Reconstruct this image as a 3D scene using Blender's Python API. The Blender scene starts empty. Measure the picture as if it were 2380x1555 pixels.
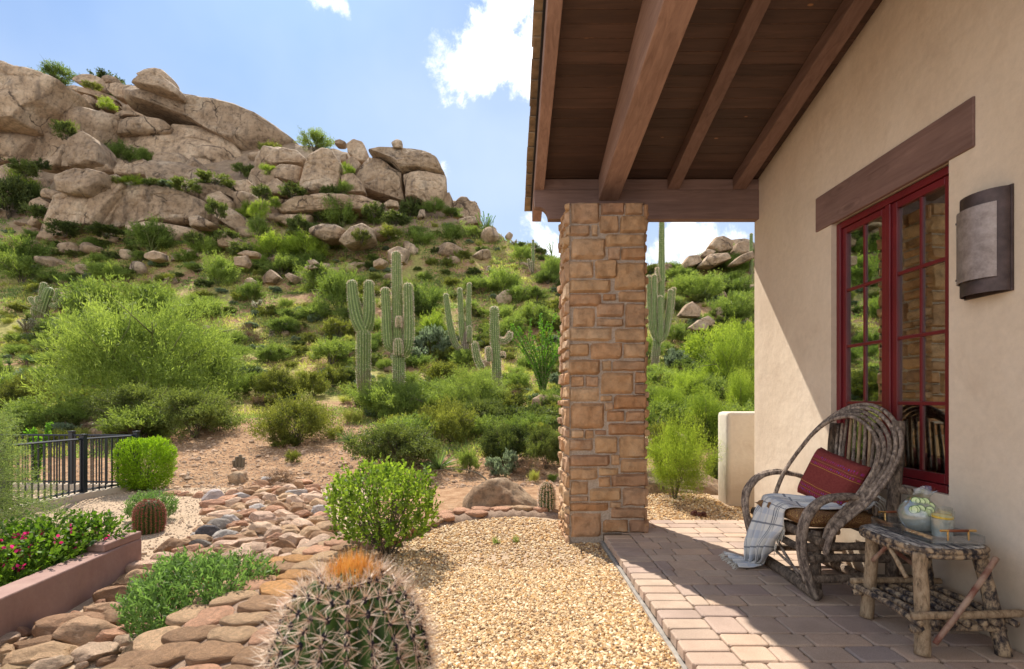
import bpy, bmesh, math, random
import numpy as np
from mathutils import Vector
PI = math.pi
sc = bpy.context.scene
COL = sc.collection
# ------------------------------------------------------------------ camera, sky, sun, exposure
F, CX, CY, EYE = 1180.0, 1185.0, 928.0, 1.2       # focal length and principal point measured on a 2380 px wide copy of the photo
cam = bpy.data.cameras.new('camera'); camo = bpy.data.objects.new('camera', cam); COL.objects.link(camo)
camo.location = (0, 0, EYE); camo.rotation_euler = (PI/2, 0, 0)
cam.sensor_width = 36; cam.lens = F/2380*36; cam.shift_x = 5/2380; cam.shift_y = 150.5/2380
cam.clip_start = 0.05; cam.clip_end = 2000
cam.dof.use_dof = True; cam.dof.focus_distance = 6.0; cam.dof.aperture_fstop = 3.6
sc.camera = camo
SUN = Vector((-0.335, 0.745, 1.0)).normalized()
sun = bpy.data.lights.new('sun', 'SUN'); sun.energy = 4.7; sun.angle = math.radians(0.53); sun.color = (1, .93, .82)
suno = bpy.data.objects.new('sun', sun); COL.objects.link(suno)
suno.rotation_euler = SUN.to_track_quat('Z', 'Y').to_euler()
w = bpy.data.worlds.new('World'); sc.world = w; w.use_nodes = True
NT = w.node_tree; NT.nodes.clear()
def wn(t, **k):
    n = NT.nodes.new(t)
    for a, b in k.items(): setattr(n, a, b)
    return n
def wmath(op, a, b=None, c=None, clamp=False):
    n = wn('ShaderNodeMath', operation=op, use_clamp=clamp)
    for i, v in enumerate((a, b, c)):
        if v is None: continue
        if isinstance(v, (int, float)): n.inputs[i].default_value = v
        else: NT.links.new(v, n.inputs[i])
    return n.outputs[0]
sky = wn('ShaderNodeTexSky', sky_type='NISHITA', sun_disc=False)
sky.sun_elevation = math.asin(SUN.z); sky.sun_rotation = math.atan2(SUN.x, SUN.y)
sky.air_density = 1.0; sky.dust_density = 0.7; sky.ozone_density = 3.0
tc = wn('ShaderNodeTexCoord')
def blob(px, py, rx, ry):
    """a soft patch of cloud around one direction of the sky"""
    v = Vector(((px-CX)/F, 1, (CY-py)/F)).normalized()
    sub = wn('ShaderNodeVectorMath', operation='SUBTRACT'); NT.links.new(tc.outputs['Generated'], sub.inputs[0]); sub.inputs[1].default_value = v
    mul = wn('ShaderNodeVectorMath', operation='MULTIPLY'); NT.links.new(sub.outputs[0], mul.inputs[0]); mul.inputs[1].default_value = (F/rx*.9, F/max(rx, ry)*.9, F/ry*.9)
    ln = wn('ShaderNodeVectorMath', operation='LENGTH'); NT.links.new(mul.outputs[0], ln.inputs[0])
    return wmath('SUBTRACT', 1.0, ln.outputs['Value'], clamp=True)
blobs = [blob(*b) for b in [(1235, 120, 160, 230), (1120, 165, 150, 75), (1200, 30, 110, 120), (1260, 590, 180, 110), (1530, 600, 200, 120), (1680, 590, 190, 110),
                            (1890, 560, 260, 160), (770, 5, 120, 40), (2500, 500, 600, 300)]]
# unseen bright clouds added behind the viewer and overhead to fill shaded faces
for d_, rad_ in (((.15, -1, .45), 1.1), ((1, -.5, .7), .8), ((-.9, -.6, .35), .8)):
    v = Vector(d_).normalized(); sub = wn('ShaderNodeVectorMath', operation='SUBTRACT'); NT.links.new(tc.outputs['Generated'], sub.inputs[0]); sub.inputs[1].default_value = v
    ln = wn('ShaderNodeVectorMath', operation='LENGTH'); NT.links.new(sub.outputs[0], ln.inputs[0]); blobs.append(wmath('SUBTRACT', 1.25, wmath('DIVIDE', ln.outputs['Value'], rad_), clamp=True))
acc = blobs[0]
for b in blobs[1:]: acc = wmath('MAXIMUM', acc, b)
nz = wn('ShaderNodeTexNoise'); nz.inputs['Scale'].default_value = 6.0; nz.inputs['Detail'].default_value = 14; nz.inputs['Roughness'].default_value = .66; nz.inputs['Distortion'].default_value = .25
NT.links.new(tc.outputs['Generated'], nz.inputs['Vector'])
cl = wmath('ADD', wmath('MULTIPLY', acc, 1.0), wmath('MULTIPLY', wmath('SUBTRACT', nz.outputs['Fac'], .5), 3.4))
cr = wn('ShaderNodeMapRange'); cr.interpolation_type = 'SMOOTHSTEP'; cr.inputs[1].default_value = .48; cr.inputs[2].default_value = .95
NT.links.new(cl, cr.inputs[0])
veil = wn('ShaderNodeTexNoise'); veil.inputs['Scale'].default_value = 1.7; veil.inputs['Detail'].default_value = 5; veil.inputs['Roughness'].default_value = .5
NT.links.new(tc.outputs['Generated'], veil.inputs['Vector'])
vr = wn('ShaderNodeMapRange'); vr.inputs[1].default_value = .35; vr.inputs[2].default_value = .75; vr.inputs[3].default_value = .0; vr.inputs[4].default_value = .75
NT.links.new(veil.outputs['Fac'], vr.inputs[0])
nz2 = wn('ShaderNodeTexNoise'); nz2.inputs['Scale'].default_value = 11; nz2.inputs['Detail'].default_value = 6
NT.links.new(tc.outputs['Generated'], nz2.inputs['Vector'])
ccol = wn('ShaderNodeMixRGB'); ccol.inputs[1].default_value = (6.5, 6.9, 7.6, 1); ccol.inputs[2].default_value = (13.5, 13.1, 12.6, 1); NT.links.new(nz2.outputs['Fac'], ccol.inputs[0])
tint = wn('ShaderNodeMixRGB', blend_type='MULTIPLY'); tint.inputs[0].default_value = 1; tint.inputs[2].default_value = (.36, .56, .76, 1); NT.links.new(sky.outputs[0], tint.inputs[1])
m1 = wn('ShaderNodeMixRGB'); NT.links.new(vr.outputs[0], m1.inputs[0]); NT.links.new(tint.outputs[0], m1.inputs[1]); m1.inputs[2].default_value = (4.4, 5.3, 6.6, 1)
sepz = wn('ShaderNodeSeparateXYZ'); NT.links.new(tc.outputs['Generated'], sepz.inputs[0])
hr = wn('ShaderNodeMapRange'); hr.interpolation_type = 'SMOOTHSTEP'; hr.inputs[1].default_value = .62; hr.inputs[2].default_value = .15; hr.inputs[3].default_value = 0; hr.inputs[4].default_value = .60; NT.links.new(sepz.outputs[2], hr.inputs[0])
m3 = wn('ShaderNodeMixRGB'); NT.links.new(hr.outputs[0], m3.inputs[0]); NT.links.new(m1.outputs[0], m3.inputs[1]); m3.inputs[2].default_value = (4.6, 5.3, 6.3, 1); m1 = m3
m2 = wn('ShaderNodeMixRGB'); NT.links.new(cr.outputs[0], m2.inputs[0]); NT.links.new(m1.outputs[0], m2.inputs[1]); NT.links.new(ccol.outputs[0], m2.inputs[2])
bg = wn('ShaderNodeBackground'); bg.inputs['Strength'].default_value = 0.10; NT.links.new(m2.outputs[0], bg.inputs['Color'])
wo = wn('ShaderNodeOutputWorld'); NT.links.new(bg.outputs[0], wo.inputs['Surface'])
sc.view_settings.view_transform = 'Standard'; sc.view_settings.look = 'None'; sc.view_settings.gamma = 1; sc.view_settings.exposure = 0.80
sc.cycles.max_bounces = 8; sc.cycles.transparent_max_bounces = 8; sc.cycles.caustics_reflective = False; sc.cycles.caustics_refractive = False

# ------------------------------------------------------------------ number helpers
rng = np.random.default_rng(11); R = random.Random(5)
def P(px, py, d): return np.array([(px-CX)/F*d, d, EYE-(py-CY)/F*d])
def _h(i, j, k):
    n = (i.astype(np.int64)*374761393 + j.astype(np.int64)*668265263 + k.astype(np.int64)*2147483647) & 0xffffffff
    n = ((n ^ (n >> 13))*1274126177) & 0xffffffff
    n = ((n ^ (n >> 16))*2246822519) & 0xffffffff
    return ((n ^ (n >> 15)) & 0xffffff)/float(0xffffff)
def vnoise(p):
    p = np.asarray(p, float); i = np.floor(p).astype(np.int64); f = p-i; f = f*f*(3-2*f)
    x, y, z = i[..., 0], i[..., 1], i[..., 2]; u, v, t = f[..., 0], f[..., 1], f[..., 2]; r = 0
    for a in (0, 1):
        for b in (0, 1):
            for c in (0, 1):
                r = r + _h(x+a, y+b, z+c)*(u if a else 1-u)*(v if b else 1-v)*(t if c else 1-t)
    return r*2-1
def fbm(p, o=4, g=.5):
    p = np.asarray(p, float); r = 0; a = 1
    for k in range(o): r = r+a*vnoise(p*2.0**k+k*17.3); a *= g
    return r
def sst(a, b, x): t = np.clip((x-a)/(b-a), 0, 1); return t*t*(3-2*t)

# ------------------------------------------------------------------ terrain height
EY = [0, 7, 9.5, 11, 12, 14, 17, 20, 24, 28, 35, 45, 52, 58, 64, 70, 80, 90, 120]
EE = [-.3, -.21, -.172, -.125, -.10, -.065, -.03, -.002, .045, .08, .15, .25, .33, .39, .46, .52, .60, .70, .95]
SKX = [-1200, 0, 150, 300, 420, 550, 690, 780, 900, 1035, 1100, 1200, 1300, 1500, 1600, 1750, 1900, 2600]
SKY = [150, 175, 200, 222, 242, 272, 335, 345, 375, 492, 520, 563, 603, 640, 625, 575, 560, 500]
CUR = np.array([(-1.3, -2.0), (-1.31, 1.2), (-1.34, 2.4), (-1.42, 3.1), (-1.38, 3.8), (-1.18, 4.55), (-.85, 5.25), (-.4, 5.62), (.15, 5.72), (.6, 5.5), (.95, 5.6), (1.4, 7.2), (3.5, 8.2), (12, 8.6)])
def curdist(X, Y):
    best = np.full(np.shape(X), 1e9); sg = np.ones(np.shape(X))
    for a, b in zip(CUR[:-1], CUR[1:]):
        d = b-a; t = np.clip(((X-a[0])*d[0]+(Y-a[1])*d[1])/(d@d), 0, 1)
        dx = X-(a[0]+t*d[0]); dy = Y-(a[1]+t*d[1]); r = np.hypot(dx, dy); s = np.sign(d[0]*dy-d[1]*dx)
        m = r < best; best = np.where(m, r, best); sg = np.where(m, s, sg)
    return -best*sg            # positive on the gravel side
def terr(X, Y):
    X = np.asarray(X, float); Y = np.asarray(Y, float)
    Yc = np.maximum(Y, 5.0); px = CX+F*X/Yc
    base = np.interp(Yc, EY, EE); s = (CY-np.interp(px, SKX, SKY))/F
    e = np.where(base > s, s-(base-s)*.6, base)
    hz = EYE+Yc*e
    p = np.stack([X, Y, X*0], -1)
    hz = hz+fbm(p*.16, 3)*.5*sst(14, 30, Y)+fbm(p*.7+9, 3)*.10*sst(9.5, 14, Y)
    c = curdist(X, Y)
    low = -.45+.13*sst(-2.2, -.2, X)*sst(4, 6, Y)
    lip = .04*np.exp(-((c-.05)/.3)**2)
    gar = low+(-.09-low)*sst(-.30, .0, c)+lip*0 + fbm(p*1.3, 3)*.018*sst(.1, .6, np.abs(c))
    # gravel falls away gently past the terrace and humps up behind it
    gar = gar+.10*np.exp(-(((X-2.1)/.9)**2+((Y-6.6)/.7)**2))*(c > 0)
    t = sst(7.6, 10.2, Y)
    return gar*(1-t)+hz*t
def tz(x, y): return float(terr(np.array([x]), np.array([y]))[0])
_D = np.concatenate([np.arange(1.6, 12, .03), np.arange(12, 95, .12)])
def ghit(px, py, lo=1.6):
    """where the line of sight through a photo point meets the ground"""
    d = _D[_D >= lo]; x = (px-CX)/F*d; z = EYE-(py-CY)/F*d; g = terr(x, d); k = np.argmax(z <= g)
    if not (z <= g).any(): k = int(np.argmin(z-g))
    return float(x[k]), float(d[k]), float(g[k])

# ------------------------------------------------------------------ mesh helpers
def tag(o, label, cat, group=None, kind=None):
    if label: o['label'] = label
    if cat: o['category'] = cat
    if group: o['group'] = group
    if kind: o['kind'] = kind
    return o
def struct(o): o['kind'] = 'structure'; return o
def thing(name, label, cat, loc=(0, 0, 0), group=None):
    o = bpy.data.objects.new(name, None); COL.objects.link(o); o.location = loc; o.empty_display_size = .1
    return tag(o, label, cat, group)
def mesh_np(name, V, groups, tint=None, smooth=True, uv=None, col=None):
    """groups: list of (n,k) index arrays"""
    me = bpy.data.meshes.new(name); V = np.asarray(V, np.float32); me.vertices.add(len(V)); me.vertices.foreach_set('co', V.ravel())
    groups = [np.asarray(g, np.int32) for g in groups if len(g)]
    li = np.concatenate([g.ravel() for g in groups]); tot = np.concatenate([np.full(len(g), g.shape[1], np.int32) for g in groups])
    me.loops.add(len(li)); me.loops.foreach_set('vertex_index', li)
    me.polygons.add(len(tot)); st = np.concatenate([[0], np.cumsum(tot)[:-1]]).astype(np.int32)
    me.polygons.foreach_set('loop_start', st)
    try: me.polygons.foreach_set('loop_total', tot)
    except Exception: pass
    me.polygons.foreach_set('use_smooth', np.full(len(tot), smooth, bool))
    if tint is not None:
        a = me.attributes.new('tint', 'FLOAT', 'POINT'); a.data.foreach_set('value', np.asarray(tint, np.float32))
    if col is not None:
        a = me.attributes.new('tone', 'FLOAT_COLOR', 'POINT'); c = np.ones((len(V), 4), np.float32); c[:, :3] = col; a.data.foreach_set('color', c.ravel())
    if uv is not None:
        l = me.uv_layers.new(name='UVMap'); l.data.foreach_set('uv', np.asarray(uv, np.float32)[li].ravel())
    me.update(calc_edges=True); me.validate()
    return me
def link(name, me, mat, parent=None, loc=None):
    o = bpy.data.objects.new(name, me); COL.objects.link(o)
    if mat is not None and len(me.materials) == 0: me.materials.append(mat)
    if parent is not None: o.parent = parent
    if loc is not None: o.location = loc
    return o
class MB:
    def __init__(s): s.v = []; s.f = []; s.t = []; s.uv = {}
    def add(s, V, Fs, tint=None):
        n = len(s.v); s.v += [tuple(map(float, v)) for v in V]; s.f += [tuple(i+n for i in f) for f in Fs]
        s.t += [R.random() if tint is None else tint]*len(V); return n
    def box(s, x0, x1, y0, y1, z0, z1, tint=None, bev=0.0):
        if bev <= 0:
            V = [(x, y, z) for x in (x0, x1) for y in (y0, y1) for z in (z0, z1)]
            s.add(V, [(0, 1, 3, 2), (4, 6, 7, 5), (0, 4, 5, 1), (2, 3, 7, 6), (0, 2, 6, 4), (1, 5, 7, 3)], tint)
        else:
            bm = bmesh.new(); bmesh.ops.create_cube(bm, size=1)
            for v in bm.verts: v.co = ((x0+x1)/2+v.co.x*(x1-x0), (y0+y1)/2+v.co.y*(y1-y0), (z0+z1)/2+v.co.z*(z1-z0))
            bmesh.ops.bevel(bm, geom=bm.edges[:], offset=bev, segments=2, affect='EDGES', profile=.6)
            s.bm(bm, tint)
    def bm(s, bm, tint=None):
        bm.verts.index_update(); s.add([v.co for v in bm.verts], [[v.index for v in f.verts] for f in bm.faces], tint); bm.free()
    def prism(s, poly, axis, a, b, tint=None):
        """poly in the two other axes, extruded along axis from a to b"""
        n = len(poly)
        def mk(p, q): return {0: (q, p[0], p[1]), 1: (p[0], q, p[1]), 2: (p[0], p[1], q)}[axis]
        V = [mk(p, a) for p in poly]+[mk(p, b) for p in poly]
        s.add(V, [tuple(range(n))[::-1], tuple(range(n, 2*n))]+[(i, (i+1) % n, (i+1) % n+n, i+n) for i in range(n)], tint)
    def tube(s, path, rad, seg=10, wob=0.0, freq=9, tint=None, cap=True, flat=1.0):
        path = np.array(path, float); n = len(path)
        rad = np.full(n, rad) if np.isscalar(rad) else np.interp(np.linspace(0, 1, n), np.linspace(0, 1, len(rad)), rad)
        T = np.gradient(path, axis=0); T /= np.linalg.norm(T, axis=1)[:, None]+1e-9
        up = np.array([0, 0, 1.]) if abs(T[0][2]) < .9 else np.array([1., 0, 0]); V = []
        off = R.random()*50
        for i in range(n):
            a = np.cross(T[i], up); a /= np.linalg.norm(a)+1e-9; b = np.cross(a, T[i]); up = b
            ang = np.linspace(0, 2*PI, seg, endpoint=False)
            ring = path[i]+rad[i]*(np.cos(ang)[:, None]*a+np.sin(ang)[:, None]*b*flat)
            if wob:
                k = 1+wob*fbm(ring*freq+off, 2); ring = path[i]+(ring-path[i])*k[:, None]
            V += list(ring)
        Fs = [(i*seg+j, i*seg+(j+1) % seg, (i+1)*seg+(j+1) % seg, (i+1)*seg+j) for i in range(n-1) for j in range(seg)]
        if cap: Fs += [tuple(range(seg))[::-1], tuple(range((n-1)*seg, n*seg))]
        s.add(V, Fs, tint)
    def build(s, name, mat, parent=None, loc=None, smooth=False, bevel=0, auto=None):
        V = np.array(s.v)
        off = np.array(parent.location) if parent is not None and loc is None else (np.array(loc) if loc is not None else 0)
        if parent is not None and parent.type != 'EMPTY' : off = np.array(parent.location)
        k = {}
        for f in s.f: k.setdefault(len(f), []).append(f)
        me = mesh_np(name, V-off, list(k.values()), tint=s.t, smooth=smooth)
        if auto:
            try: me.set_sharp_from_angle(angle=math.radians(auto))
            except Exception: pass
        o = link(name, me, mat, parent, loc if parent is None else None)
        if bevel:
            b = o.modifiers.new('bevel', 'BEVEL'); b.width = bevel; b.segments = 2; b.limit_method = 'ANGLE'
        return o
def smooth_path(pts, n=24):
    pts = np.array(pts, float); m = len(pts); t = np.linspace(0, m-1, n); out = []
    for q in t:
        i = min(int(q), m-2); f = q-i
        p0 = pts[max(i-1, 0)]; p1 = pts[i]; p2 = pts[i+1]; p3 = pts[min(i+2, m-1)]
        out.append(.5*((2*p1)+(-p0+p2)*f+(2*p0-5*p1+4*p2-p3)*f*f+(-p0+3*p1-3*p2+p3)*f**3))
    return np.array(out)

# ------------------------------------------------------------------ materials
class Mat:
    def __init__(s, name, rough=.8, spec=.3):
        s.m = bpy.data.materials.new(name); s.m.use_nodes = True; s.t = s.m.node_tree; s.b = s.t.nodes['Principled BSDF']
        s.b.inputs['Roughness'].default_value = rough; s.b.inputs['Specular IOR Level'].default_value = spec
        s.out = s.t.nodes['Material Output']; s.tc = s.n('ShaderNodeTexCoord')
    def n(s, t, **k):
        n = s.t.nodes.new(t)
        for a, b in k.items(): setattr(n, a, b)
        return n
    def L(s, a, b): s.t.links.new(a, b)
    def vec(s, src='Object', scale=(1, 1, 1), rot=(0, 0, 0)):
        m = s.n('ShaderNodeMapping'); m.inputs['Scale'].default_value = scale; m.inputs['Rotation'].default_value = rot; s.L(s.tc.outputs[src], m.inputs[0]); return m.outputs[0]
    def noise(s, scale, detail=4, rough=.55, v=None, dist=0):
        n = s.n('ShaderNodeTexNoise'); n.inputs['Scale'].default_value = scale; n.inputs['Detail'].default_value = detail; n.inputs['Roughness'].default_value = rough; n.inputs['Distortion'].default_value = dist
        s.L(v if v is not None else s.tc.outputs['Object'], n.inputs['Vector']); return n.outputs['Fac']
    def vor(s, scale, v=None, feature='F1', out='Distance'):
        n = s.n('ShaderNodeTexVoronoi', feature=feature); n.inputs['Scale'].default_value = scale
        s.L(v if v is not None else s.tc.outputs['Object'], n.inputs['Vector']); return n.outputs[out]
    def ramp(s, fac, stops):
        r = s.n('ShaderNodeValToRGB'); e = r.color_ramp.elements
        while len(e) < len(stops): e.new(.5)
        for q, (p, c) in zip(e, stops): q.position = p; q.color = (*c, 1) if not isinstance(c, (int, float)) else (c, c, c, 1)
        s.L(fac, r.inputs[0]); return r.outputs[0]
    def mix(s, fac, a, b, mode='MIX'):
        n = s.n('ShaderNodeMixRGB', blend_type=mode)
        for i, v in enumerate((fac, a, b)):
            if isinstance(v, (int, float)): n.inputs[i].default_value = v if i == 0 else (v, v, v, 1)
            elif isinstance(v, tuple): n.inputs[i].default_value = (*v, 1)
            else: s.L(v, n.inputs[i])
        return n.outputs[0]
    def math(s, op, a, b=None, clamp=False):
        n = s.n('ShaderNodeMath', operation=op, use_clamp=clamp)
        for i, v in enumerate((a, b)):
            if v is None: continue
            if isinstance(v, (int, float)): n.inputs[i].default_value = v
            else: s.L(v, n.inputs[i])
        return n.outputs[0]
    def attr(s, name, out='Fac'):
        n = s.n('ShaderNodeAttribute'); n.attribute_name = name; return n.outputs[out]
    def info(s, out): return s.n('ShaderNodeObjectInfo').outputs[out]
    def color(s, c):
        if isinstance(c, tuple): s.b.inputs['Base Color'].default_value = (*c, 1)
        else: s.L(c, s.b.inputs['Base Color'])
        return s
    def bump(s, h, strength=.5, dist=.01):
        b = s.n('ShaderNodeBump'); b.inputs['Strength'].default_value = strength; b.inputs['Distance'].default_value = dist
        prev = s.b.inputs['Normal'].links[0].from_socket if s.b.inputs['Normal'].links else None
        if prev: s.L(prev, b.inputs['Normal'])
        s.L(h, b.inputs['Height']); s.L(b.outputs[0], s.b.inputs['Normal']); return s
def foliage(name, c1, c2, trans, tw=.45, hue=.15):
    m = Mat(name, .6, .25)
    f = m.math('ADD', m.math('MULTIPLY', m.attr('tint'), .68), m.math('MULTIPLY', m.info('Random'), .32))
    c = m.ramp(f, [(0.12, tuple(.8*q for q in c1)), (.9, c2)]); m.color(c)
    t = m.n('ShaderNodeBsdfTranslucent'); tcx = m.mix(1.0, c, trans, 'MULTIPLY'); m.L(tcx, t.inputs['Color'])
    mx = m.n('ShaderNodeMixShader'); mx.inputs[0].default_value = tw; m.L(m.b.outputs[0], mx.inputs[1]); m.L(t.outputs[0], mx.inputs[2]); m.L(mx.outputs[0], m.out.inputs[0])
    return m.m
M = {}
M['pv'] = foliage('palo_verde_leaf', (.075, .13, .03), (.30, .38, .085), (1.7, 1.7, 1.0), .46)
M['pv_sunlit'] = foliage('sunlit_palo_verde_leaf', (.12, .19, .025), (.36, .45, .07), (1.7, 1.7, .9), .48)  # lighter palo verde copy, sunlight put into the leaf colour
M['pv_near'] = foliage('palo_verde_near_leaf', (.12, .19, .05), (.30, .37, .10), (1.5, 1.5, 1.1), .42)
M['pv_cool'] = foliage('mesquite_leaf', (.065, .11, .028), (.27, .34, .075), (1.7, 1.7, 1.0), .46)
M['creo'] = foliage('creosote_leaf', (.06, .08, .02), (.26, .29, .06), (1.8, 1.7, .9), .44)
M['dark'] = foliage('jojoba_wild_leaf', (.035, .055, .018), (.18, .22, .06), (1.8, 1.8, .9), .40)
M['brit'] = foliage('brittlebush_leaf', (.14, .19, .11), (.28, .33, .20), (1.4, 1.5, 1.2), .35)
M['herb'] = foliage('herb_leaf', (.10, .15, .045), (.27, .34, .11), (1.6, 1.7, 1.0), .42)
M['gold'] = foliage('dry_grass', (.24, .27, .055), (.54, .52, .14), (1.4, 1.5, 1.0), .45)
M['brown'] = foliage('dry_twig', (.16, .09, .05), (.30, .20, .12), (1.1, 1.0, .9), .2)
M['jojo'] = foliage('jojoba_leaf', (.07, .14, .02), (.32, .44, .06), (1.7, 1.7, .9), .42)
M['low'] = foliage('ruellia_leaf', (.06, .12, .03), (.22, .35, .09), (1.6, 1.7, 1.2), .40)
M['clip'] = foliage('clipped_leaf', (.08, .17, .012), (.30, .47, .02), (1.6, 1.6, .8), .42)
M['boug'] = foliage('bougainvillea_leaf', (.04, .10, .015), (.17, .29, .03), (1.8, 1.8, .9), .38)
M['pink'] = foliage('bougainvillea_bract', (.60, .02, .12), (.75, .05, .25), (1.2, 1.0, 1.1), .4)
M['yucca'] = foliage('yucca_blade', (.10, .17, .06), (.22, .30, .10), (1.6, 1.7, 1.1), .3)
M['cholla'] = foliage('cholla_spine', (.45, .42, .30), (.70, .66, .50), (1.2, 1.2, 1.1), .35)
M['oco'] = foliage('ocotillo_leaf', (.07, .20, .02), (.16, .33, .03), (2.0, 1.9, 1.0), .45)
m = Mat('branch_bark', .9); m.color(m.ramp(m.noise(9), [(.3, (.07, .055, .04)), (.7, (.17, .14, .09))])); M['branch'] = m.m
m = Mat('green_bark', .7); m.color(m.ramp(m.noise(6), [(.3, (.09, .11, .03)), (.7, (.20, .22, .07))])); M['gbark'] = m.m
# granite
def granite(name, a, b, c, scl=1.0, useobj=False):
    m = Mat(name, .9, .2); v = m.tc.outputs['Object']
    if not useobj:
        g = m.n('ShaderNodeNewGeometry'); v = g.outputs['Position']
    n1 = m.noise(.35*scl, 5, .6, v); n2 = m.noise(2.2*scl, 8, .7, v); n3 = m.noise(14*scl, 5, .7, v)
    col = m.ramp(n1, [(.3, a), (.52, b), (.72, c)])
    col = m.mix(1.0, col, m.ramp(n2, [(.30, .36), (.46, .95), (.72, 1.35)]), 'MULTIPLY')
    st = m.n('ShaderNodeMapping'); st.inputs['Scale'].default_value = (1.4*scl, 1.4*scl, .16*scl); m.L(v, st.inputs[0])
    stain = m.noise(1.0, 5, .6, st.outputs[0])
    col = m.mix(m.ramp(stain, [(.52, 0.0), (.70, .55)]), col, (.075, .06, .05))
    if useobj: col = m.mix(1.0, col, m.info('Color'), 'MULTIPLY')
    else: col = m.mix(1.0, col, m.ramp(m.info('Random'), [(0, .82), (1, 1.12)]), 'MULTIPLY')
    dv = m.n('ShaderNodeVectorMath', operation='ADD'); nn3 = m.n('ShaderNodeTexNoise'); nn3.inputs['Scale'].default_value = .5*scl; nn3.inputs['Detail'].default_value = 6; m.L(v, nn3.inputs['Vector']); m.L(v, dv.inputs[0])
    sv = m.n('ShaderNodeVectorMath', operation='SCALE'); m.L(nn3.outputs['Color'], sv.inputs[0]); sv.inputs['Scale'].default_value = 2.2/scl; m.L(sv.outputs[0], dv.inputs[1])
    ck = m.vor(.125*(scl if not useobj and scl == 1.0 else 2), dv.outputs[0], 'DISTANCE_TO_EDGE'); ckm = m.ramp(ck, [(.003, 1.0), (.012, 0.0)]); col = m.mix(m.math('MULTIPLY', ckm, m.ramp(nn3.outputs['Fac'], [(.46, 0.0), (.58, .85)])), col, (.045, .032, .025)); m.bump(m.ramp(ck, [(.0, 0.0), (.02, 1.0)]), .4, .2/scl)
    spk = m.noise(5.5*scl, 3, .8, v); col = m.mix(m.ramp(spk, [(.60, 0.0), (.72, .5)]), col, (.10, .08, .065))
    m.color(col); h = m.math('ADD', m.math('MULTIPLY', n2, 1.0), m.math('MULTIPLY', n3, .45)); m.bump(h, .75, .35/scl)
    return m.m
M['gran'] = granite('granite', (.33, .225, .14), (.46, .325, .21), (.60, .46, .32))
M['gran2'] = granite('granite_garden', (.28, .17, .10), (.38, .26, .16), (.50, .38, .26), 8)
# ground
m = Mat('hill_ground', .95, .1); g = m.n('ShaderNodeNewGeometry'); v = g.outputs['Position']
n1 = m.noise(.45, 6, .65, v); n2 = m.noise(5, 6, .7, v); n3 = m.noise(.12, 3, .5, v)
dirt = m.ramp(n2, [(.25, (.20, .105, .055)), (.5, (.34, .20, .11)), (.75, (.50, .34, .21))])
grass = m.ramp(n2, [(.3, (.20, .20, .05)), (.7, (.46, .41, .14))])
sep = m.n('ShaderNodeSeparateXYZ'); m.L(v, sep.inputs[0])
up = m.n('ShaderNodeMapRange'); up.inputs[1].default_value = 15; up.inputs[2].default_value = 21; m.L(sep.outputs[1], up.inputs[0])
gm = m.math('MULTIPLY', m.ramp(m.math('ADD', n1, m.math('MULTIPLY', m.math('SUBTRACT', n3, .5), .8)), [(.44, 0.0), (.56, .9)]), up.outputs[0])
col = m.mix(gm, dirt, grass)
hi = m.n('ShaderNodeMapRange'); hi.inputs[1].default_value = 17; hi.inputs[2].default_value = 21; m.L(sep.outputs[2], hi.inputs[0])
rk = m.ramp(m.noise(1.5, 7, .7, v), [(.3, (.20, .14, .095)), (.7, (.36, .265, .18))])
col = m.mix(m.math('MULTIPLY', hi.outputs[0], m.ramp(n1, [(.35, .4), (.5, 1.0)])), col, rk)
m.color(col); m.bump(m.noise(30, 5, .7, v), .5, .03); m.bump(m.noise(1.4, 7, .7, v), .6, .35); M['hill'] = m.m
m = Mat('garden_ground', .95, .1); g = m.n('ShaderNodeNewGeometry'); v = g.outputs['Position']
col = m.ramp(m.noise(140, 3, .8, v), [(.3, (.29, .20, .125)), (.5, (.45, .33, .225)), (.72, (.58, .45, .33))])
col = m.mix(1.0, col, m.ramp(m.noise(1.6, 4, .6, v), [(.3, .80), (.7, 1.08)]), 'MULTIPLY')
m.color(col); m.bump(m.noise(160, 3, .8, v), .6, .01); M['dg'] = m.m
m = Mat('gravel', .85, .25); m.color(m.mix(1.0, m.attr('tone', 'Color'), m.ramp(m.noise(120, 3), [(.3, .8), (.7, 1.1)]), 'MULTIPLY')); M['gravel'] = m.m
m = Mat('river_stone', .85, .25); n1 = m.noise(5, 6, .65); n2 = m.noise(60, 5, .7)
col = m.mix(1.0, m.ramp(n1, [(.3, .72), (.55, 1.0), (.75, 1.22)]), m.info('Color'), 'MULTIPLY')
col = m.mix(m.ramp(m.noise(9, 5, .6, m.vec('Object', (1, 1, 3))), [(.55, 0.0), (.72, .5)]), col, (.62, .42, .30))
col = m.mix(1.0, col, m.ramp(n2, [(.25, .70), (.6, 1.08)]), 'MULTIPLY')
chp = m.vor(1.7, m.vec('Object', (1, 1, 1.6)), 'F1', 'Color'); col = m.mix(.35, col, m.mix(1.0, col, m.ramp(chp, [(.2, .55), (.8, 1.45)]), 'MULTIPLY')); col = m.mix(m.ramp(m.noise(3.5, 7, .75), [(.60, 0.0), (.72, .40)]), col, (.22, .13, .08)); m.color(col); m.bump(m.math('ADD', m.noise(9, 8, .75), m.math('MULTIPLY', n2, .3)), .9, .05); M['stone'] = m.m
m = Mat('mortar', .95, .1); m.color(m.ramp(m.noise(60, 5, .7), [(.3, (.31, .25, .20)), (.7, (.54, .46, .38))])); m.bump(m.noise(90, 5, .7), .8, .008); M['mortar'] = m.m
m = Mat('bedding_mortar', .95, .1); m.color(m.ramp(m.noise(60, 5, .7), [(.3, (.17, .115, .08)), (.7, (.33, .235, .17))])); m.bump(m.noise(90, 5, .7), .8, .008); M['bedding'] = m.m
m = Mat('ledge_stone', .88, .2); t = m.attr('tint')
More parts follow.
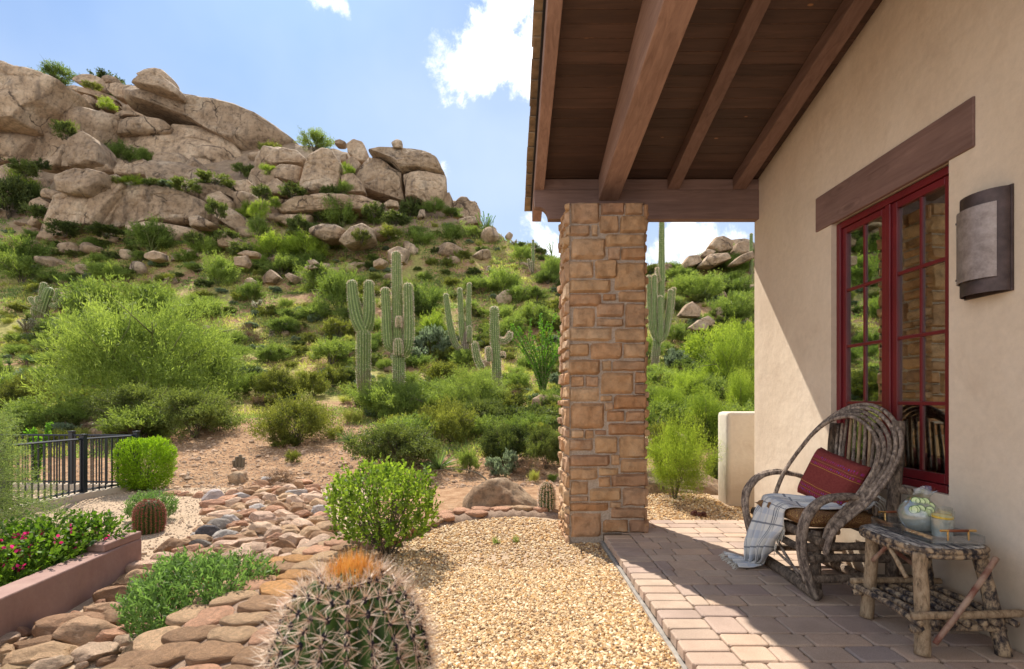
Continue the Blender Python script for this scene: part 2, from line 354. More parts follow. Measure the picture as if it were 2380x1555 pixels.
col = m.ramp(t, [(0, (.40, .22, .115)), (.2, (.52, .34, .19)), (.4, (.36, .21, .13)), (.6, (.55, .38, .235)), (.8, (.44, .24, .12)), (1, (.48, .32, .21))])
col = m.mix(1.0, col, m.ramp(m.noise(9, 7, .7), [(.25, .5), (.5, 1.0), (.78, 1.35)]), 'MULTIPLY')
col = m.mix(m.ramp(m.noise(16, 6, .7), [(.56, 0.0), (.75, .5)]), col, (.50, .38, .26))
m.color(col); m.bump(m.noise(14, 9, .75), .9, .03); m.bump(m.noise(80, 4, .7), .4, .006); M['ledge'] = m.m
m = Mat('paver', .9, .15); t = m.attr('tint')
col = m.ramp(t, [(0, (.40, .30, .235)), (.3, (.47, .355, .27)), (.55, (.37, .275, .23)), (.8, (.50, .36, .265)), (1, (.31, .25, .225))])
col = m.mix(1.0, col, m.ramp(m.noise(220, 4, .8), [(.3, .72), (.6, 1.12)]), 'MULTIPLY'); col = m.mix(1.0, col, m.ramp(m.noise(4, 5, .6), [(.3, .84), (.7, 1.1)]), 'MULTIPLY')
m.color(col); m.bump(m.noise(200, 4, .8), .5, .003); M['paver'] = m.m
m = Mat('joint_sand', .95, .1); m.color(m.ramp(m.noise(120), [(.3, (.12, .085, .06)), (.7, (.24, .18, .13))])); M['sand'] = m.m
m = Mat('concrete', .9, .2); m.color(m.ramp(m.noise(20, 6), [(.3, (.22, .20, .18)), (.7, (.36, .33, .29))])); m.bump(m.noise(60), .4, .004); M['conc'] = m.m
def stucco(name, a, b, c, sc_=1.0, foot=.55):
    m = Mat(name, .92, .15); col = m.ramp(m.noise(1.1*sc_, 5, .6, m.vec('Object', (1, 1, .6))), [(.3, a), (.5, b), (.72, c)])
    col = m.mix(1.0, col, m.ramp(m.noise(22, 6, .7), [(.3, .93), (.7, 1.04)]), 'MULTIPLY')
    blot = m.noise(3.1*sc_, 7, .7, m.vec('Object', (1, 1, .8)), .6); col = m.mix(m.ramp(blot, [(.54, 0.0), (.72, .28)]), col, (.40, .29, .21)); gp = m.n('ShaderNodeNewGeometry'); sx_ = m.n('ShaderNodeSeparateXYZ'); m.L(gp.outputs['Position'], sx_.inputs[0]); ft = m.n('ShaderNodeMapRange'); ft.inputs[1].default_value = .34; ft.inputs[2].default_value = -.02; m.L(m.math('ADD', sx_.outputs[2], m.math('MULTIPLY', m.noise(5, 5, .7), -.25)), ft.inputs[0]); col = m.mix(m.math('MULTIPLY', ft.outputs[0], foot, True), col, (.36, .27, .19)); m.color(col); m.bump(m.noise(2.2, 4), .5, .04); m.bump(m.noise(70, 5, .7), .35, .004); return m.m
M['stucco'] = stucco('stucco', (.60, .485, .37), (.67, .555, .43), (.72, .61, .49))
M['stucco2'] = stucco('stucco_low', (.55, .48, .39), (.65, .58, .48), (.70, .64, .54), 1.5)
M['planter'] = stucco('stucco_mauve', (.25, .155, .13), (.315, .20, .17), (.36, .24, .20), 2, 0.0)
def wood(name, a, b, axis=0, spec=.25, knots=False):
    s_ = [(1.2, 14, 14), (14, 1.2, 14), (14, 14, 1.2)][axis]
    m = Mat(name, .7, spec); n1 = m.noise(1.5, 6, .65, m.vec('Object', s_), 1.2)
    col = m.ramp(n1, [(.3, a), (.7, b)])
    col = m.mix(1.0, col, m.ramp(m.noise(1.3, 4), [(.3, .78), (.7, 1.15)]), 'MULTIPLY')
    col = m.mix(1.0, col, m.ramp(m.attr('tint'), [(0, .82), (1, 1.14)]), 'MULTIPLY')
    if knots:
        k = m.vor(1.9, m.vec('Object', (1, 1, 3.2))); col = m.mix(m.ramp(k, [(.06, .8), (.16, 0.0)]), col, (.06, .03, .025))
        kk = m.n('ShaderNodeMath', operation='SINE'); m.L(m.math('MULTIPLY', k, 55), kk.inputs[0])
        col = m.mix(m.math('MULTIPLY', m.math('MULTIPLY', kk.outputs[0], .25, True), m.ramp(k, [(.2, 1.0), (.42, 0.0)])), col, (.08, .045, .035))
    m.color(col); m.bump(n1, .35, .006); m.bump(m.noise(3, 5, .7, m.vec('Object', tuple(4*q for q in s_))), .3, .003); return m.m
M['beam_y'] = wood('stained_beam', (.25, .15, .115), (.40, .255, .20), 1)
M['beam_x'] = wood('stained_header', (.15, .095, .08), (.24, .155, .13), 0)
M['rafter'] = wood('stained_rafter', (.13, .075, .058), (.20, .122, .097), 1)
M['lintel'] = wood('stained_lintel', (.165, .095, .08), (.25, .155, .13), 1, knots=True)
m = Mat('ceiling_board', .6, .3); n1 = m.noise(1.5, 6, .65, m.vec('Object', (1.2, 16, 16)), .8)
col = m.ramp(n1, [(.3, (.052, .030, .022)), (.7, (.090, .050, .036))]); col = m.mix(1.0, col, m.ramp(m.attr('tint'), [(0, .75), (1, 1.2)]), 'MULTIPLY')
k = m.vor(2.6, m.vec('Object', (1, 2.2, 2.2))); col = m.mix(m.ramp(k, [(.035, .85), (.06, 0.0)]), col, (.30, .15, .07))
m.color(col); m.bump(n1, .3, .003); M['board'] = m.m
m = Mat('deck_shade_black', .9); m.color((.022, .02, .02)); M['deck_shade'] = m.m  # near-black deck paints the shade in the gap under the tiles
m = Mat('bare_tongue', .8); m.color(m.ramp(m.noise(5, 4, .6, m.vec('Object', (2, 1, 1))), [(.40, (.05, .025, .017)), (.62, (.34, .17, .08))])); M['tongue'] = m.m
m = Mat('roof_tile', .85, .2); m.color(m.mix(1.0, m.ramp(m.attr('tint'), [(0, (.20, .14, .09)), (1, (.40, .30, .19))]), m.ramp(m.noise(14, 5), [(.3, .6), (.7, 1.15)]), 'MULTIPLY')); m.bump(m.noise(40), .6, .005); M['tile'] = m.m
m = Mat('red_paint', .32, .5); m.color(m.ramp(m.noise(5, 4), [(.3, (.12, .010, .014)), (.7, (.16, .014, .019))])); m.bump(m.noise(30, 3), .05, .002); M['red'] = m.m
# window glass: a partly mirroring pane over a panel painted black as the unlit room
m = Mat('window_glass', .01); gl = m.n('ShaderNodeBsdfGlossy'); gl.inputs['Roughness'].default_value = 0.0; gl.inputs['Color'].default_value = (.86, .92, .86, 1)
tr = m.n('ShaderNodeBsdfTransparent'); tr.inputs['Color'].default_value = (.80, .85, .80, 1); mx = m.n('ShaderNodeMixShader'); mx.inputs[0].default_value = .56
m.bump(m.noise(1.3, 2), .12, .01); m.L(m.b.inputs['Normal'].links[0].from_socket, gl.inputs['Normal'])
m.L(tr.outputs[0], mx.inputs[1]); m.L(gl.outputs[0], mx.inputs[2]); m.L(mx.outputs[0], m.out.inputs[0]); M['pane'] = m.m
m = Mat('unlit_room_black', .9); m.color((.012, .011, .01)); M['room'] = m.m
m = Mat('bronze', .5, .5); m.b.inputs['Metallic'].default_value = .55; m.color(m.ramp(m.noise(12, 6, .65), [(.3, (.05, .035, .033)), (.7, (.115, .08, .075))])); m.bump(m.noise(60), .2, .001); M['bronze'] = m.m
m = Mat('lamp_shade_plate', .5, .5); m.b.inputs['Metallic'].default_value = .35; c_ = m.ramp(m.noise(16, 8, .75), [(.28, (.15, .115, .10)), (.5, (.28, .23, .21)), (.75, (.42, .36, .335))])
m.color(m.mix(m.ramp(m.noise(6, 6, .6, m.vec('Object', (1, 1, .25))), [(.58, 0.0), (.68, .7)]), c_, (.14, .11, .105))); M['plate'] = m.m
m = Mat('fence_metal', .45, .5); m.color((.012, .016, .022)); M['fence'] = m.m
# weathered willow
def bark(name, a, b, c, s_=1.0):
    m = Mat(name, .85, .2); n1 = m.noise(42*s_, 6, .75, m.vec('Object', (1, 1, .45)), .4); n2 = m.noise(6*s_, 4)
    col = m.ramp(n1, [(.38, a), (.50, b), (.62, c)]); col = m.mix(1.0, col, m.ramp(n2, [(.3, .75), (.7, 1.2)]), 'MULTIPLY')
    col = m.mix(1.0, col, m.ramp(m.info('Random'), [(0, .72), (1, 1.25)]), 'MULTIPLY'); m.color(col); m.bump(n1, .7, .006); return m.m
M['willow'] = bark('grey_willow', (.075, .055, .045), (.205, .16, .13), (.40, .32, .25))
M['log'] = bark('dark_log', (.06, .045, .035), (.14, .105, .08), (.27, .205, .15))
m = Mat('mottled_bark', .85, .2); n1 = m.noise(30, 7, .7, m.vec('Object', (1, 1, .6))); col = m.ramp(n1, [(.42, (.035, .03, .032)), (.50, (.17, .125, .09)), (.58, (.40, .29, .18))]); m.color(col); m.bump(n1, .7, .005); M['mott'] = m.m
m = Mat('mottled_top', .85, .2); n1 = m.noise(26, 7, .72, m.vec('Object', (1.6, .35, 1))); col = m.ramp(n1, [(.38, (.05, .05, .06)), (.46, (.20, .18, .165)), (.56, (.50, .44, .37))]); m.color(col); m.bump(n1, .8, .005); M['mtop'] = m.m
m = Mat('leg_bark', .85, .2); n1 = m.noise(26, 7, .75, m.vec('Object', (2, 2, .6))); col = m.ramp(n1, [(.32, (.06, .045, .035)), (.45, (.27, .185, .11)), (.62, (.42, .31, .20))]); m.color(col); m.bump(n1, .7, .005); M['tleg'] = m.m
m = Mat('twig_red', .6, .3); m.color(m.ramp(m.noise(14, 5), [(.35, (.17, .06, .04)), (.6, (.36, .24, .17))])); M['twig'] = m.m
m = Mat('brass', .25, .5); m.b.inputs['Metallic'].default_value = 1; m.color((.75, .50, .20)); M['brass'] = m.m
m = Mat('leather', .5, .4); m.color((.20, .055, .02)); M['leather'] = m.m
def glass(name, tint, op, rough=0.02, gls=.12):
    m = Mat(name); t = m.n('ShaderNodeBsdfTransparent'); t.inputs['Color'].default_value = (*tint, 1); g_ = m.n('ShaderNodeBsdfGlossy'); g_.inputs['Roughness'].default_value = rough
    lw = m.n('ShaderNodeLayerWeight'); lw.inputs['Blend'].default_value = .35; f = m.math('ADD', m.math('MULTIPLY', lw.outputs['Facing'], .45), gls)
    mx = m.n('ShaderNodeMixShader'); m.L(f, mx.inputs[0]); m.L(t.outputs[0], mx.inputs[1]); m.L(g_.outputs[0], mx.inputs[2]); m.L(mx.outputs[0], m.out.inputs[0]); return m.m
M['acryl'] = glass('acrylic', (.90, .93, .96), .1); M['glass'] = glass('clear_glass', (.90, .93, .92), .1)
m = Mat('cloudy_water', .15, .5); m.color((.74, .78, .74)); m.b.inputs['Alpha'].default_value = .42; M['water'] = m.m
m = Mat('lemon_rind', .4); m.color((.85, .55, .02)); M['rind'] = m.m
m = Mat('lemon_flesh', .4); m.color((.85, .78, .35)); M['flesh'] = m.m
m = Mat('cucumber_skin', .4); m.color((.03, .12, .015)); M['skin'] = m.m
m = Mat('cucumber_flesh', .4); m.color(m.ramp(m.noise(60), [(.3, (.50, .62, .28)), (.7, (.70, .78, .48))])); M['cuc'] = m.m
# textiles
m = Mat('brocade', .75, .3); v1 = m.vor(26); v2 = m.vor(60, None, 'SMOOTH_F1'); n1 = m.n('ShaderNodeMath', operation='SINE'); m.L(m.math('MULTIPLY', m.math('ADD', v1, m.math('MULTIPLY', m.noise(20), .3)), 34), n1.inputs[0])
col = m.ramp(n1.outputs[0], [(.30, (.17, .065, .03)), (.55, (.42, .26, .09))]); col = m.mix(m.ramp(v2, [(.1, .6), (.4, 0.0)]), col, (.13, .045, .02)); m.color(col); m.bump(n1.outputs[0], .3, .002); M['brocade'] = m.m
def uvstripe(m, u, lo, hi, freq=1.0):
    f = m.math('FRACT', m.math('MULTIPLY', u, freq)); a = m.math('GREATER_THAN', f, lo); b = m.math('LESS_THAN', f, hi); return m.math('MULTIPLY', a, b)
m = Mat('plaid_wool', .9, .1); s_ = m.n('ShaderNodeSeparateXYZ'); m.L(m.tc.outputs['UV'], s_.inputs[0]); U, V_ = s_.outputs[0], s_.outputs[1]
st = uvstripe(m, U, .10, .16, 5); st = m.math('MAXIMUM', st, uvstripe(m, U, .22, .26, 5)); st2 = uvstripe(m, V_, .2, .27, 3); st3 = uvstripe(m, U, .55, .82, 5); st4 = uvstripe(m, V_, .55, .85, 3)
col = m.mix(m.math('MULTIPLY', m.math('ADD', st3, st4), .30), (.66, .64, .60), (.28, .34, .46)); col = m.mix(m.math('MULTIPLY', m.math('MAXIMUM', st, st2), .80), col, (.10, .115, .15)); m.color(col); m.bump(m.noise(300), .3, .001); M['plaid'] = m.m
m = Mat('fringe', .9, .1); m.color((.62, .58, .50)); M['fringe'] = m.m
m = Mat('kilim', .85, .15); s_ = m.n('ShaderNodeSeparateXYZ'); m.L(m.tc.outputs['UV'], s_.inputs[0]); U, V_ = s_.outputs[0], s_.outputs[1]
col = m.ramp(m.noise(90, 3), [(.3, (.165, .03, .028)), (.7, (.225, .05, .042))])
for a, b, cc in [(.10, .15, (.34, .03, .10)), (.165, .172, (.34, .16, .05)), (.20, .24, (.32, .03, .11)), (.275, .285, (.42, .20, .05)), (.64, .65, (.42, .20, .05)), (.67, .71, (.36, .03, .12)), (.745, .752, (.34, .16, .05)), (.79, .84, (.32, .03, .10))]:
    s1 = uvstripe(m, V_, a, b); 
    if b-a > .03:
        dots = uvstripe(m, U, .35, .80, 26); s1 = m.math('MULTIPLY', s1, dots); blu = m.ramp(m.noise(3.0, 2, .5, m.vec('UV', (5, 12, 1))), [(.58, 0.0), (.60, 1.0)]); cc_ = m.mix(blu, cc, (.06, .07, .42))
    else: cc_ = cc
    col = m.mix(s1, col, cc_)
m.color(col); m.bump(m.noise(250), .3, .002); M['kilim'] = m.m
m = Mat('tassel_red', .8); m.color((.38, .02, .07)); M['tassel'] = m.m
# cactus skins
def cact(name, a, b, c):
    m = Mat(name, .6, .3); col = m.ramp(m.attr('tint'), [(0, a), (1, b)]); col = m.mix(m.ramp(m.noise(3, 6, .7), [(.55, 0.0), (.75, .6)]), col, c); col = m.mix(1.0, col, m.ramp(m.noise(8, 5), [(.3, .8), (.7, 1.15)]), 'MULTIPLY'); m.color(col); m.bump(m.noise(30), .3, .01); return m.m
def corky(mt):
    t = mt.node_tree; b = t.nodes['Principled BSDF']; src = b.inputs['Base Color'].links[0].from_socket; tc_ = t.nodes.new('ShaderNodeTexCoord'); se = t.nodes.new('ShaderNodeSeparateXYZ'); t.links.new(tc_.outputs['Object'], se.inputs[0]); nn_ = t.nodes.new('ShaderNodeTexNoise'); nn_.inputs['Scale'].default_value = 5; nn_.inputs['Detail'].default_value = 6; t.links.new(tc_.outputs['Object'], nn_.inputs['Vector'])
    a = t.nodes.new('ShaderNodeMath'); a.operation = 'MULTIPLY_ADD'; t.links.new(nn_.outputs['Fac'], a.inputs[0]); a.inputs[1].default_value = -2.6; t.links.new(se.outputs[2], a.inputs[2]); r_ = t.nodes.new('ShaderNodeMapRange'); r_.inputs[1].default_value = .1; r_.inputs[2].default_value = -.9; t.links.new(a.outputs[0], r_.inputs[0])
    mx = t.nodes.new('ShaderNodeMixRGB'); t.links.new(r_.outputs[0], mx.inputs[0]); t.links.new(src, mx.inputs[1]); mx.inputs[2].default_value = (.16, .125, .07, 1); t.links.new(mx.outputs[0], b.inputs['Base Color']); return mt
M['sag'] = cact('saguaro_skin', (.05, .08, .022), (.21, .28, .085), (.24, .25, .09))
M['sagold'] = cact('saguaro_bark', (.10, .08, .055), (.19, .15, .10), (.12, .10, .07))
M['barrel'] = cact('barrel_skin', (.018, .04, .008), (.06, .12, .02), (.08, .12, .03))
corky(M['sag'])
m = Mat('pale_spine', .5, .3); m.color(m.ramp(m.attr('tint'), [(0, (.36, .21, .13)), (.5, (.78, .58, .43)), (1, (.95, .84, .70))])); M['spine'] = m.m
m = Mat('dark_areole', .9, .1); m.color((.035, .03, .04)); M['areole'] = m.m
m = Mat('crown_spine', .5, .3); t_ = m.n('ShaderNodeBsdfTranslucent'); c_ = m.ramp(m.attr('tint'), [(0, (.78, .36, .06)), (1, (1.0, .74, .28))]); m.color(c_); m.L(c_, t_.inputs['Color']); mx = m.n('ShaderNodeMixShader'); mx.inputs[0].default_value = .3; m.L(m.b.outputs[0], mx.inputs[1]); m.L(t_.outputs[0], mx.inputs[2]); m.L(mx.outputs[0], m.out.inputs[0]); M['crown'] = m.m
m = Mat('red_spine', .5, .3); m.color(m.ramp(m.attr('tint'), [(0, (.25, .05, .045)), (1, (.48, .17, .12))])); M['rspine'] = m.m

# ------------------------------------------------------------------ ground
def ground():
    def axis(parts): return np.concatenate([np.linspace(a, b, n, endpoint=False) for a, b, n in parts]+[[parts[-1][1]]])
    xs = axis([(-140, -60, 24), (-60, -20, 60), (-20, -6, 60), (-6, 3, 150), (3, 12, 60), (12, 40, 50), (40, 120, 24)])
    ys = axis([(-14, 0, 14), (0, 2, 20), (2, 8, 100), (8, 22, 110), (22, 62, 120), (62, 100, 70), (100, 160, 12)])
    X, Y = np.meshgrid(xs, ys); Z = terr(X, Y)
    ny, nx = X.shape; V = np.stack([X, Y, Z], -1).reshape(-1, 3)
    idx = np.arange(ny*nx).reshape(ny, nx); q = np.stack([idx[:-1, :-1], idx[:-1, 1:], idx[1:, 1:], idx[1:, :-1]], -1).reshape(-1, 4)
    cy = V[q].mean(1); g = (cy[:, 1] < 6.9)|((cy[:, 0] < -2.2)&(cy[:, 1] < 9.4))
    me = mesh_np('ground', V, [q]); me.materials.append(M['dg']); me.materials.append(M['hill'])
    me.polygons.foreach_set('material_index', np.where(g, 0, 1).astype(np.int32))
    struct(link('ground', me, None))
ground()

# ------------------------------------------------------------------ house: wall, roof, pillar, terrace
XW, DW = 2.43, 5.07                      # wall plane, its far corner
house = thing('house', 'tan stucco house wall under the deep timber porch roof on the right', 'house', (XW, DW, 0))
wy0, wy1, wz0, wz1 = 2.81, 3.84, .666, 2.53     # window opening
def bmwall():
    b = MB(); r = .035
    # far end with softly rounded corner
    n = 6; arc = [(XW+r-r*math.cos(a), DW-r+r*math.sin(a)) for a in np.linspace(0, PI/2, n)]
    for (z0, z1, yr) in [(-.3, wz0, None), (wz1, 6.5, None)]:
        poly = [(XW, -4), *arc, (XW+4, DW), (XW+4, DW-.3), (XW+.35, DW-.3), (XW+.35, -4)]
        b.prism(poly, 2, z0, z1)
    poly = [(XW, wy1), *arc, (XW+4, DW), (XW+4, DW-.3), (XW+.35, DW-.3), (XW+.35, wy1)]; b.prism(poly, 2, wz0, wz1)
    b.prism([(XW, -4), (XW, wy0), (XW+.35, wy0), (XW+.35, -4)], 2, wz0, wz1)
    return b.build('wall', M['stucco'], house)
bmwall()
b = MB(); b.box(XW-.012, XW+.02, 2.65, 4.02, 2.52, 2.785, .5); lt = b.build('lintel', M['lintel'], house, bevel=.006)
# window: frame, two casements, glass, and a black panel painting the unlit room
XG = XW+.05
def yz(b, y0, y1, z0, z1, x0, x1): b.box(x0, x1, y0, y1, z0, z1)
win = MB(); f = .045
yz(win, wy0+.001, wy0+f, wz0+.001, wz1-.012, XG-.012, XG+.07); yz(win, wy1-f, wy1-.001, wz0+.001, wz1-.012, XG-.012, XG+.07)
yz(win, wy0+f, wy1-f, wz1-f-.012, wz1-.012, XG-.012, XG+.07); yz(win, wy0+f, wy1-f, wz0+.001, wz0+f, XG-.022, XG+.07)
ymid = (wy0+wy1)/2; yz(win, ymid-.022, ymid+.022, wz0+f, wz1-f-.012, XG-.008, XG+.07)
wf = win.build('window', M['red'], house, bevel=.004); wf['label'] = 'deep red framed pair of windows'
for (a, c) in [(wy0+f, ymid-.022), (ymid+.022, wy1-f)]:
    a += .003; c -= .003; z0, z1 = wz0+f+.003, wz1-f-.015; s = .042; b = MB(); xa, xb = XG+.004, XG+.045
    yz(b, a, a+s, z0, z1, xa, xb); yz(b, c-s, c, z0, z1, xa, xb); yz(b, a+s, c-s, z0, z0+.055, xa, xb); yz(b, a+s, c-s, z1-s, z1, xa, xb)
    ym = (a+c)/2; zs = [1.175, 1.59, 2.005]; m_ = .011
    for z in zs: yz(b, a+s, c-s, z-m_, z+m_, xa+.006, xb-.006)
    zz = [z0+.055]+[q for z in zs for q in (z-m_, z+m_)]+[z1-s]
    for i in range(0, len(zz), 2): yz(b, ym-m_, ym+m_, zz[i], zz[i+1], xa+.008, xb-.008)
    o = b.build('casement', M['red'], wf, bevel=.003); o.location = (0, 0, 0)
    V = np.array(b.v)-np.array(house.location); o.data.vertices.foreach_set('co', V.ravel().astype(np.float32)); o.data.update()
    g = MB(); g.box(XG+.022, XG+.026, a+s*.8, c-s*.8, z0+.04, z1-s*.8); V = np.array(g.v); g.v = [tuple(v-np.array(house.location)) for v in V]
    go = g.build('pane', M['pane'], wf, loc=(0, 0, 0)); go.location = (0, 0, 0)
V = np.array(win.v)-np.array(house.location); wf.data.vertices.foreach_set('co', V.ravel().astype(np.float32)); wf.data.update()
b = MB(); b.box(XG+.073, XG+.083, wy0+.001, wy1-.001, wz0+.001, wz1-.001); b.build('unlit_room_panel', M['room'], house)
# roof -----------------------------------------------------------------
SL = .268
def hb(d): return EYE+2.16+SL*(4.95-d)           # underside of the boards
roof = thing('porch_roof', 'sloping porch roof of dark stained boards and rafters with tiled edge', 'roof', (.24, 4.95, 3.0))
y = 5.42; bw = .098; b = MB(); sm_ = MB()
x0, x1 = .337, XW-.001
while y > -2.5:
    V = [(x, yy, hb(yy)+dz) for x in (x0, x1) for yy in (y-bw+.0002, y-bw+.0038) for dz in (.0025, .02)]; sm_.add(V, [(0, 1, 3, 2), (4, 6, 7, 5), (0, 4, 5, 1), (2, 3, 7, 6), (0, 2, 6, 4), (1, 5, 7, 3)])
    ya = y-bw+.004; V = [(x, yy, hb(yy)+dz) for x in (x0, x1) for yy in (ya, y) for dz in (0, .03)]
    b.add(V, [(0, 1, 3, 2), (4, 6, 7, 5), (0, 4, 5, 1), (2, 3, 7, 6), (0, 2, 6, 4), (1, 5, 7, 3)]); y -= bw
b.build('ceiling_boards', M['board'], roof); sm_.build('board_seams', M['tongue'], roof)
b = MB(); b.add([(x, yy, hb(yy)+dz) for x in (.222, 7) for yy in (-4, 5.5) for dz in (.031, .07)], [(0, 1, 3, 2), (4, 6, 7, 5), (0, 4, 5, 1), (2, 3, 7, 6), (0, 2, 6, 4), (1, 5, 7, 3)])
b.build('deck', M['deck_shade'], roof)
def raft(name, xa, xb, h0, sl, y0, y1, top=None, mat='rafter', d0=4.95):
    b = MB(); pts = []
    for x in (xa, xb):
        for yy in (y0, y1):
            zb = EYE+h0+sl*(d0-yy); zt = hb(yy)-.0005 if top is None else zb+top
            pts += [(x, yy, zb), (x, yy, zt)]
    b.add(pts, [(0, 1, 3, 2), (4, 6, 7, 5), (0, 4, 5, 1), (2, 3, 7, 6), (0, 2, 6, 4), (1, 5, 7, 3)], R.random())
    return b.build(name, M[mat], roof, bevel=.006)
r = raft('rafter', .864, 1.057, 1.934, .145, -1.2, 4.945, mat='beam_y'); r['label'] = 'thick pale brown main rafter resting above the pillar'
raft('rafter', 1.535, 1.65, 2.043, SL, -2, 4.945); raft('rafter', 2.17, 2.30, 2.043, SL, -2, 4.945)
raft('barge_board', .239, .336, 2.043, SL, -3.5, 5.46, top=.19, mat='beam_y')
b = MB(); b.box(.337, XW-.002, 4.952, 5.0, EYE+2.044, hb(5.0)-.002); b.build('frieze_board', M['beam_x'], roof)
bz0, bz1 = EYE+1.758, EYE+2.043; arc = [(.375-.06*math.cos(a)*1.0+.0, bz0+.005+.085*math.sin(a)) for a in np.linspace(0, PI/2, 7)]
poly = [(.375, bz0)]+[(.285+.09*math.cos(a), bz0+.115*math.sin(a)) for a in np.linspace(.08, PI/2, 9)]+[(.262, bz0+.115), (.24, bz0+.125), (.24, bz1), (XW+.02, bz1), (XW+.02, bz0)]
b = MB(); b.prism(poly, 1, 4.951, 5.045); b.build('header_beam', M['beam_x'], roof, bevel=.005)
y = 5.62; tl = MB(); k = 0
while y > -3.6:
    L_ = .27; z0 = hb(y)+.075; a = -SL+.10; tw = .165+R.uniform(-.006, .006)
    V = []
    for x in (tw, 7):
        for (dy, dz) in ((0, .022), (0, .037), (-L_, L_*SL-.004), (-L_, L_*SL+.009)): V.append((x, y+dy, z0+dz))
    tl.add(V, [(0, 1, 3, 2), (4, 6, 7, 5), (0, 4, 5, 1), (2, 3, 7, 6), (0, 2, 6, 4), (1, 5, 7, 3)]); y -= .172
tl.build('roof_tiles', M['tile'], roof, bevel=.004)
# pillar -----------------------------------------------------------------
PX0, PX1, PY0, PY1 = P(1318, 0, 4.57)[0], P(1503, 0, 4.57)[0], 4.57, 5.20; PTOP = EYE+(CY-470)/F*4.57
pil = thing('stone_pillar', 'square pillar of tan rough ledge stone holding up the porch roof', 'pillar', ((PX0+PX1)/2, (PY0+PY1)/2, 0))
b = MB(); b.box(PX0+.018, PX1-.018, PY0+.018, PY1-.018, -.5, PTOP-.02)
b.build('mortar_core', M['mortar'], pil)
ROWS = """65-158:150-277;65-120:283-388,391-470;72-135:475-493;122-200:277-362,368-487;165-215:140-232,240-268;205-260:303-482;225-318:150-303;265-320:316-370,374-482;325-402:136-250;320-402:258-352;332-455:345-482;407-467:140-328
458-508:362-487;472-502:292-350;472-527:136-285;515-620:392-482;512-575:264-386;535-618:158-257;580-617:262-384;622-682:136-332;625-688:346-487;692-750:140-228;690-762:236-376;692-758:384-487;764-832:136-280;769-815:288-328,334-487
838-885:152-206,213-272;822-918:284-428;820-868:436-482;874-918:434-482;890-952:142-276;924-950:282-332;922-985:341-487;955-990:302-335;958-1073:148-298;992-1040:310-388,396-482;1046-1100:316-487;1078-1115:148-206,212-250;1078-1100:256-308
1106-1183:258-356;1106-1203:363-482;1120-1170:138-248;1188-1240:142-322;1188-1235:328-366;1208-1268:371-487;1246-1300:142-266;1246-1282:274-362;1286-1332:274-325;1274-1330:331-487;1306-1366:148-226;1337-1394:234-372;1335-1415:380-487
1374-1396:142-228;1402-1440:144-316;1398-1425:322-372;1424-1472:328-487;1448-1555:150-284;1478-1535:292-404;1477-1535:410-496"""
def stone_face(b, u0, u1, z0, z1, put, depth=.05, seed=0):
    """a rough pillowed block face with wavering edges"""
    n = 13; m = max(7, int(n*(z1-z0)/max(u1-u0, .01))); m = min(m, 16); gu = np.linspace(0, 1, n); gz = np.linspace(0, 1, m)
    V = []; off = R.random()*99; out = R.uniform(.006, .022)
    for j, t in enumerate(gz):
        for i, s_ in enumerate(gu):
            u = u0+(u1-u0)*s_; z = z0+(z1-z0)*t
            e = min(s_, 1-s_)*(u1-u0); e2 = min(t, 1-t)*(z1-z0); ed = min(e, e2)
            w_ = float(fbm(np.array([[u*14+off, z*14, off]]), 2)[0])
            d = out+.016*float(fbm(np.array([[u*11+off, z*11, 3.0]]), 4)[0])
            k = 1-math.exp(-ed/.0045)
            if ed < 1e-6: d = -.02
            else: d = -.004*(1-k)+d*k
            V.append(put(u+w_*.006, z+w_*.005, d))
    q = [(j*n+i, j*n+i+1, (j+1)*n+i+1, (j+1)*n+i) for j in range(m-1) for i in range(n-1)]
    b.add(V, q)
def pz(yc): return EYE-((435.8+.5231*yc)-CY)/F*4.57
def pxx(xc): return ((1249.3+.5231*xc)-CX)/F*4.57
b = MB()
for it in ROWS.replace('\n', ';').split(';'):
    yy, xx = it.split(':'); a, c = map(int, yy.split('-'))
    for seg_ in xx.split(','):
        u, v = map(int, seg_.split('-')); stone_face(b, pxx(u), pxx(v), pz(c), pz(a), lambda s, z, d: (s, PY0-d, z))
def courses(put, u0, u1, seed):
    rr = random.Random(seed); z = -.45
    while z < PTOP-.05:
        h = min(rr.choice([.07, .1, .13, .16, .19]), PTOP-z); u = u0
        while u < u1-.01:
            w_ = rr.uniform(.12, .34)
            if u1-u-w_ < .1: w_ = u1-u
            if h > .15 and rr.random() < .5:
                stone_face(b, u+.006, u+w_-.006, z+.006, z+h*.5-.006, put); stone_face(b, u+.006, u+w_-.006, z+h*.5+.006, z+h-.006, put)
            else: stone_face(b, u+.006, u+w_-.006, z+.006, z+h-.006, put)
            u += w_
        z += h
courses(lambda s, z, d: (PX0-d, s, z), PY0-.015, PY1, 3); courses(lambda s, z, d: (PX1+d, s, z), PY0-.015, PY1, 4); courses(lambda s, z, d: (s, PY1+d, z), PX0, PX1, 5)
stn = b.build('ledge_stones', M['ledge'], pil, smooth=True, auto=50)
# low wall
b = MB(); b.box(2.57, 6.5, 6.0, 6.3, -.4, 1.05, bev=.05); lw_ = b.build('garden_wall', M['stucco2'], None, loc=(2.57, 6.0, -.1), smooth=True, auto=60)
tag(lw_, 'low pale stucco garden wall just past the far corner of the house', 'wall')
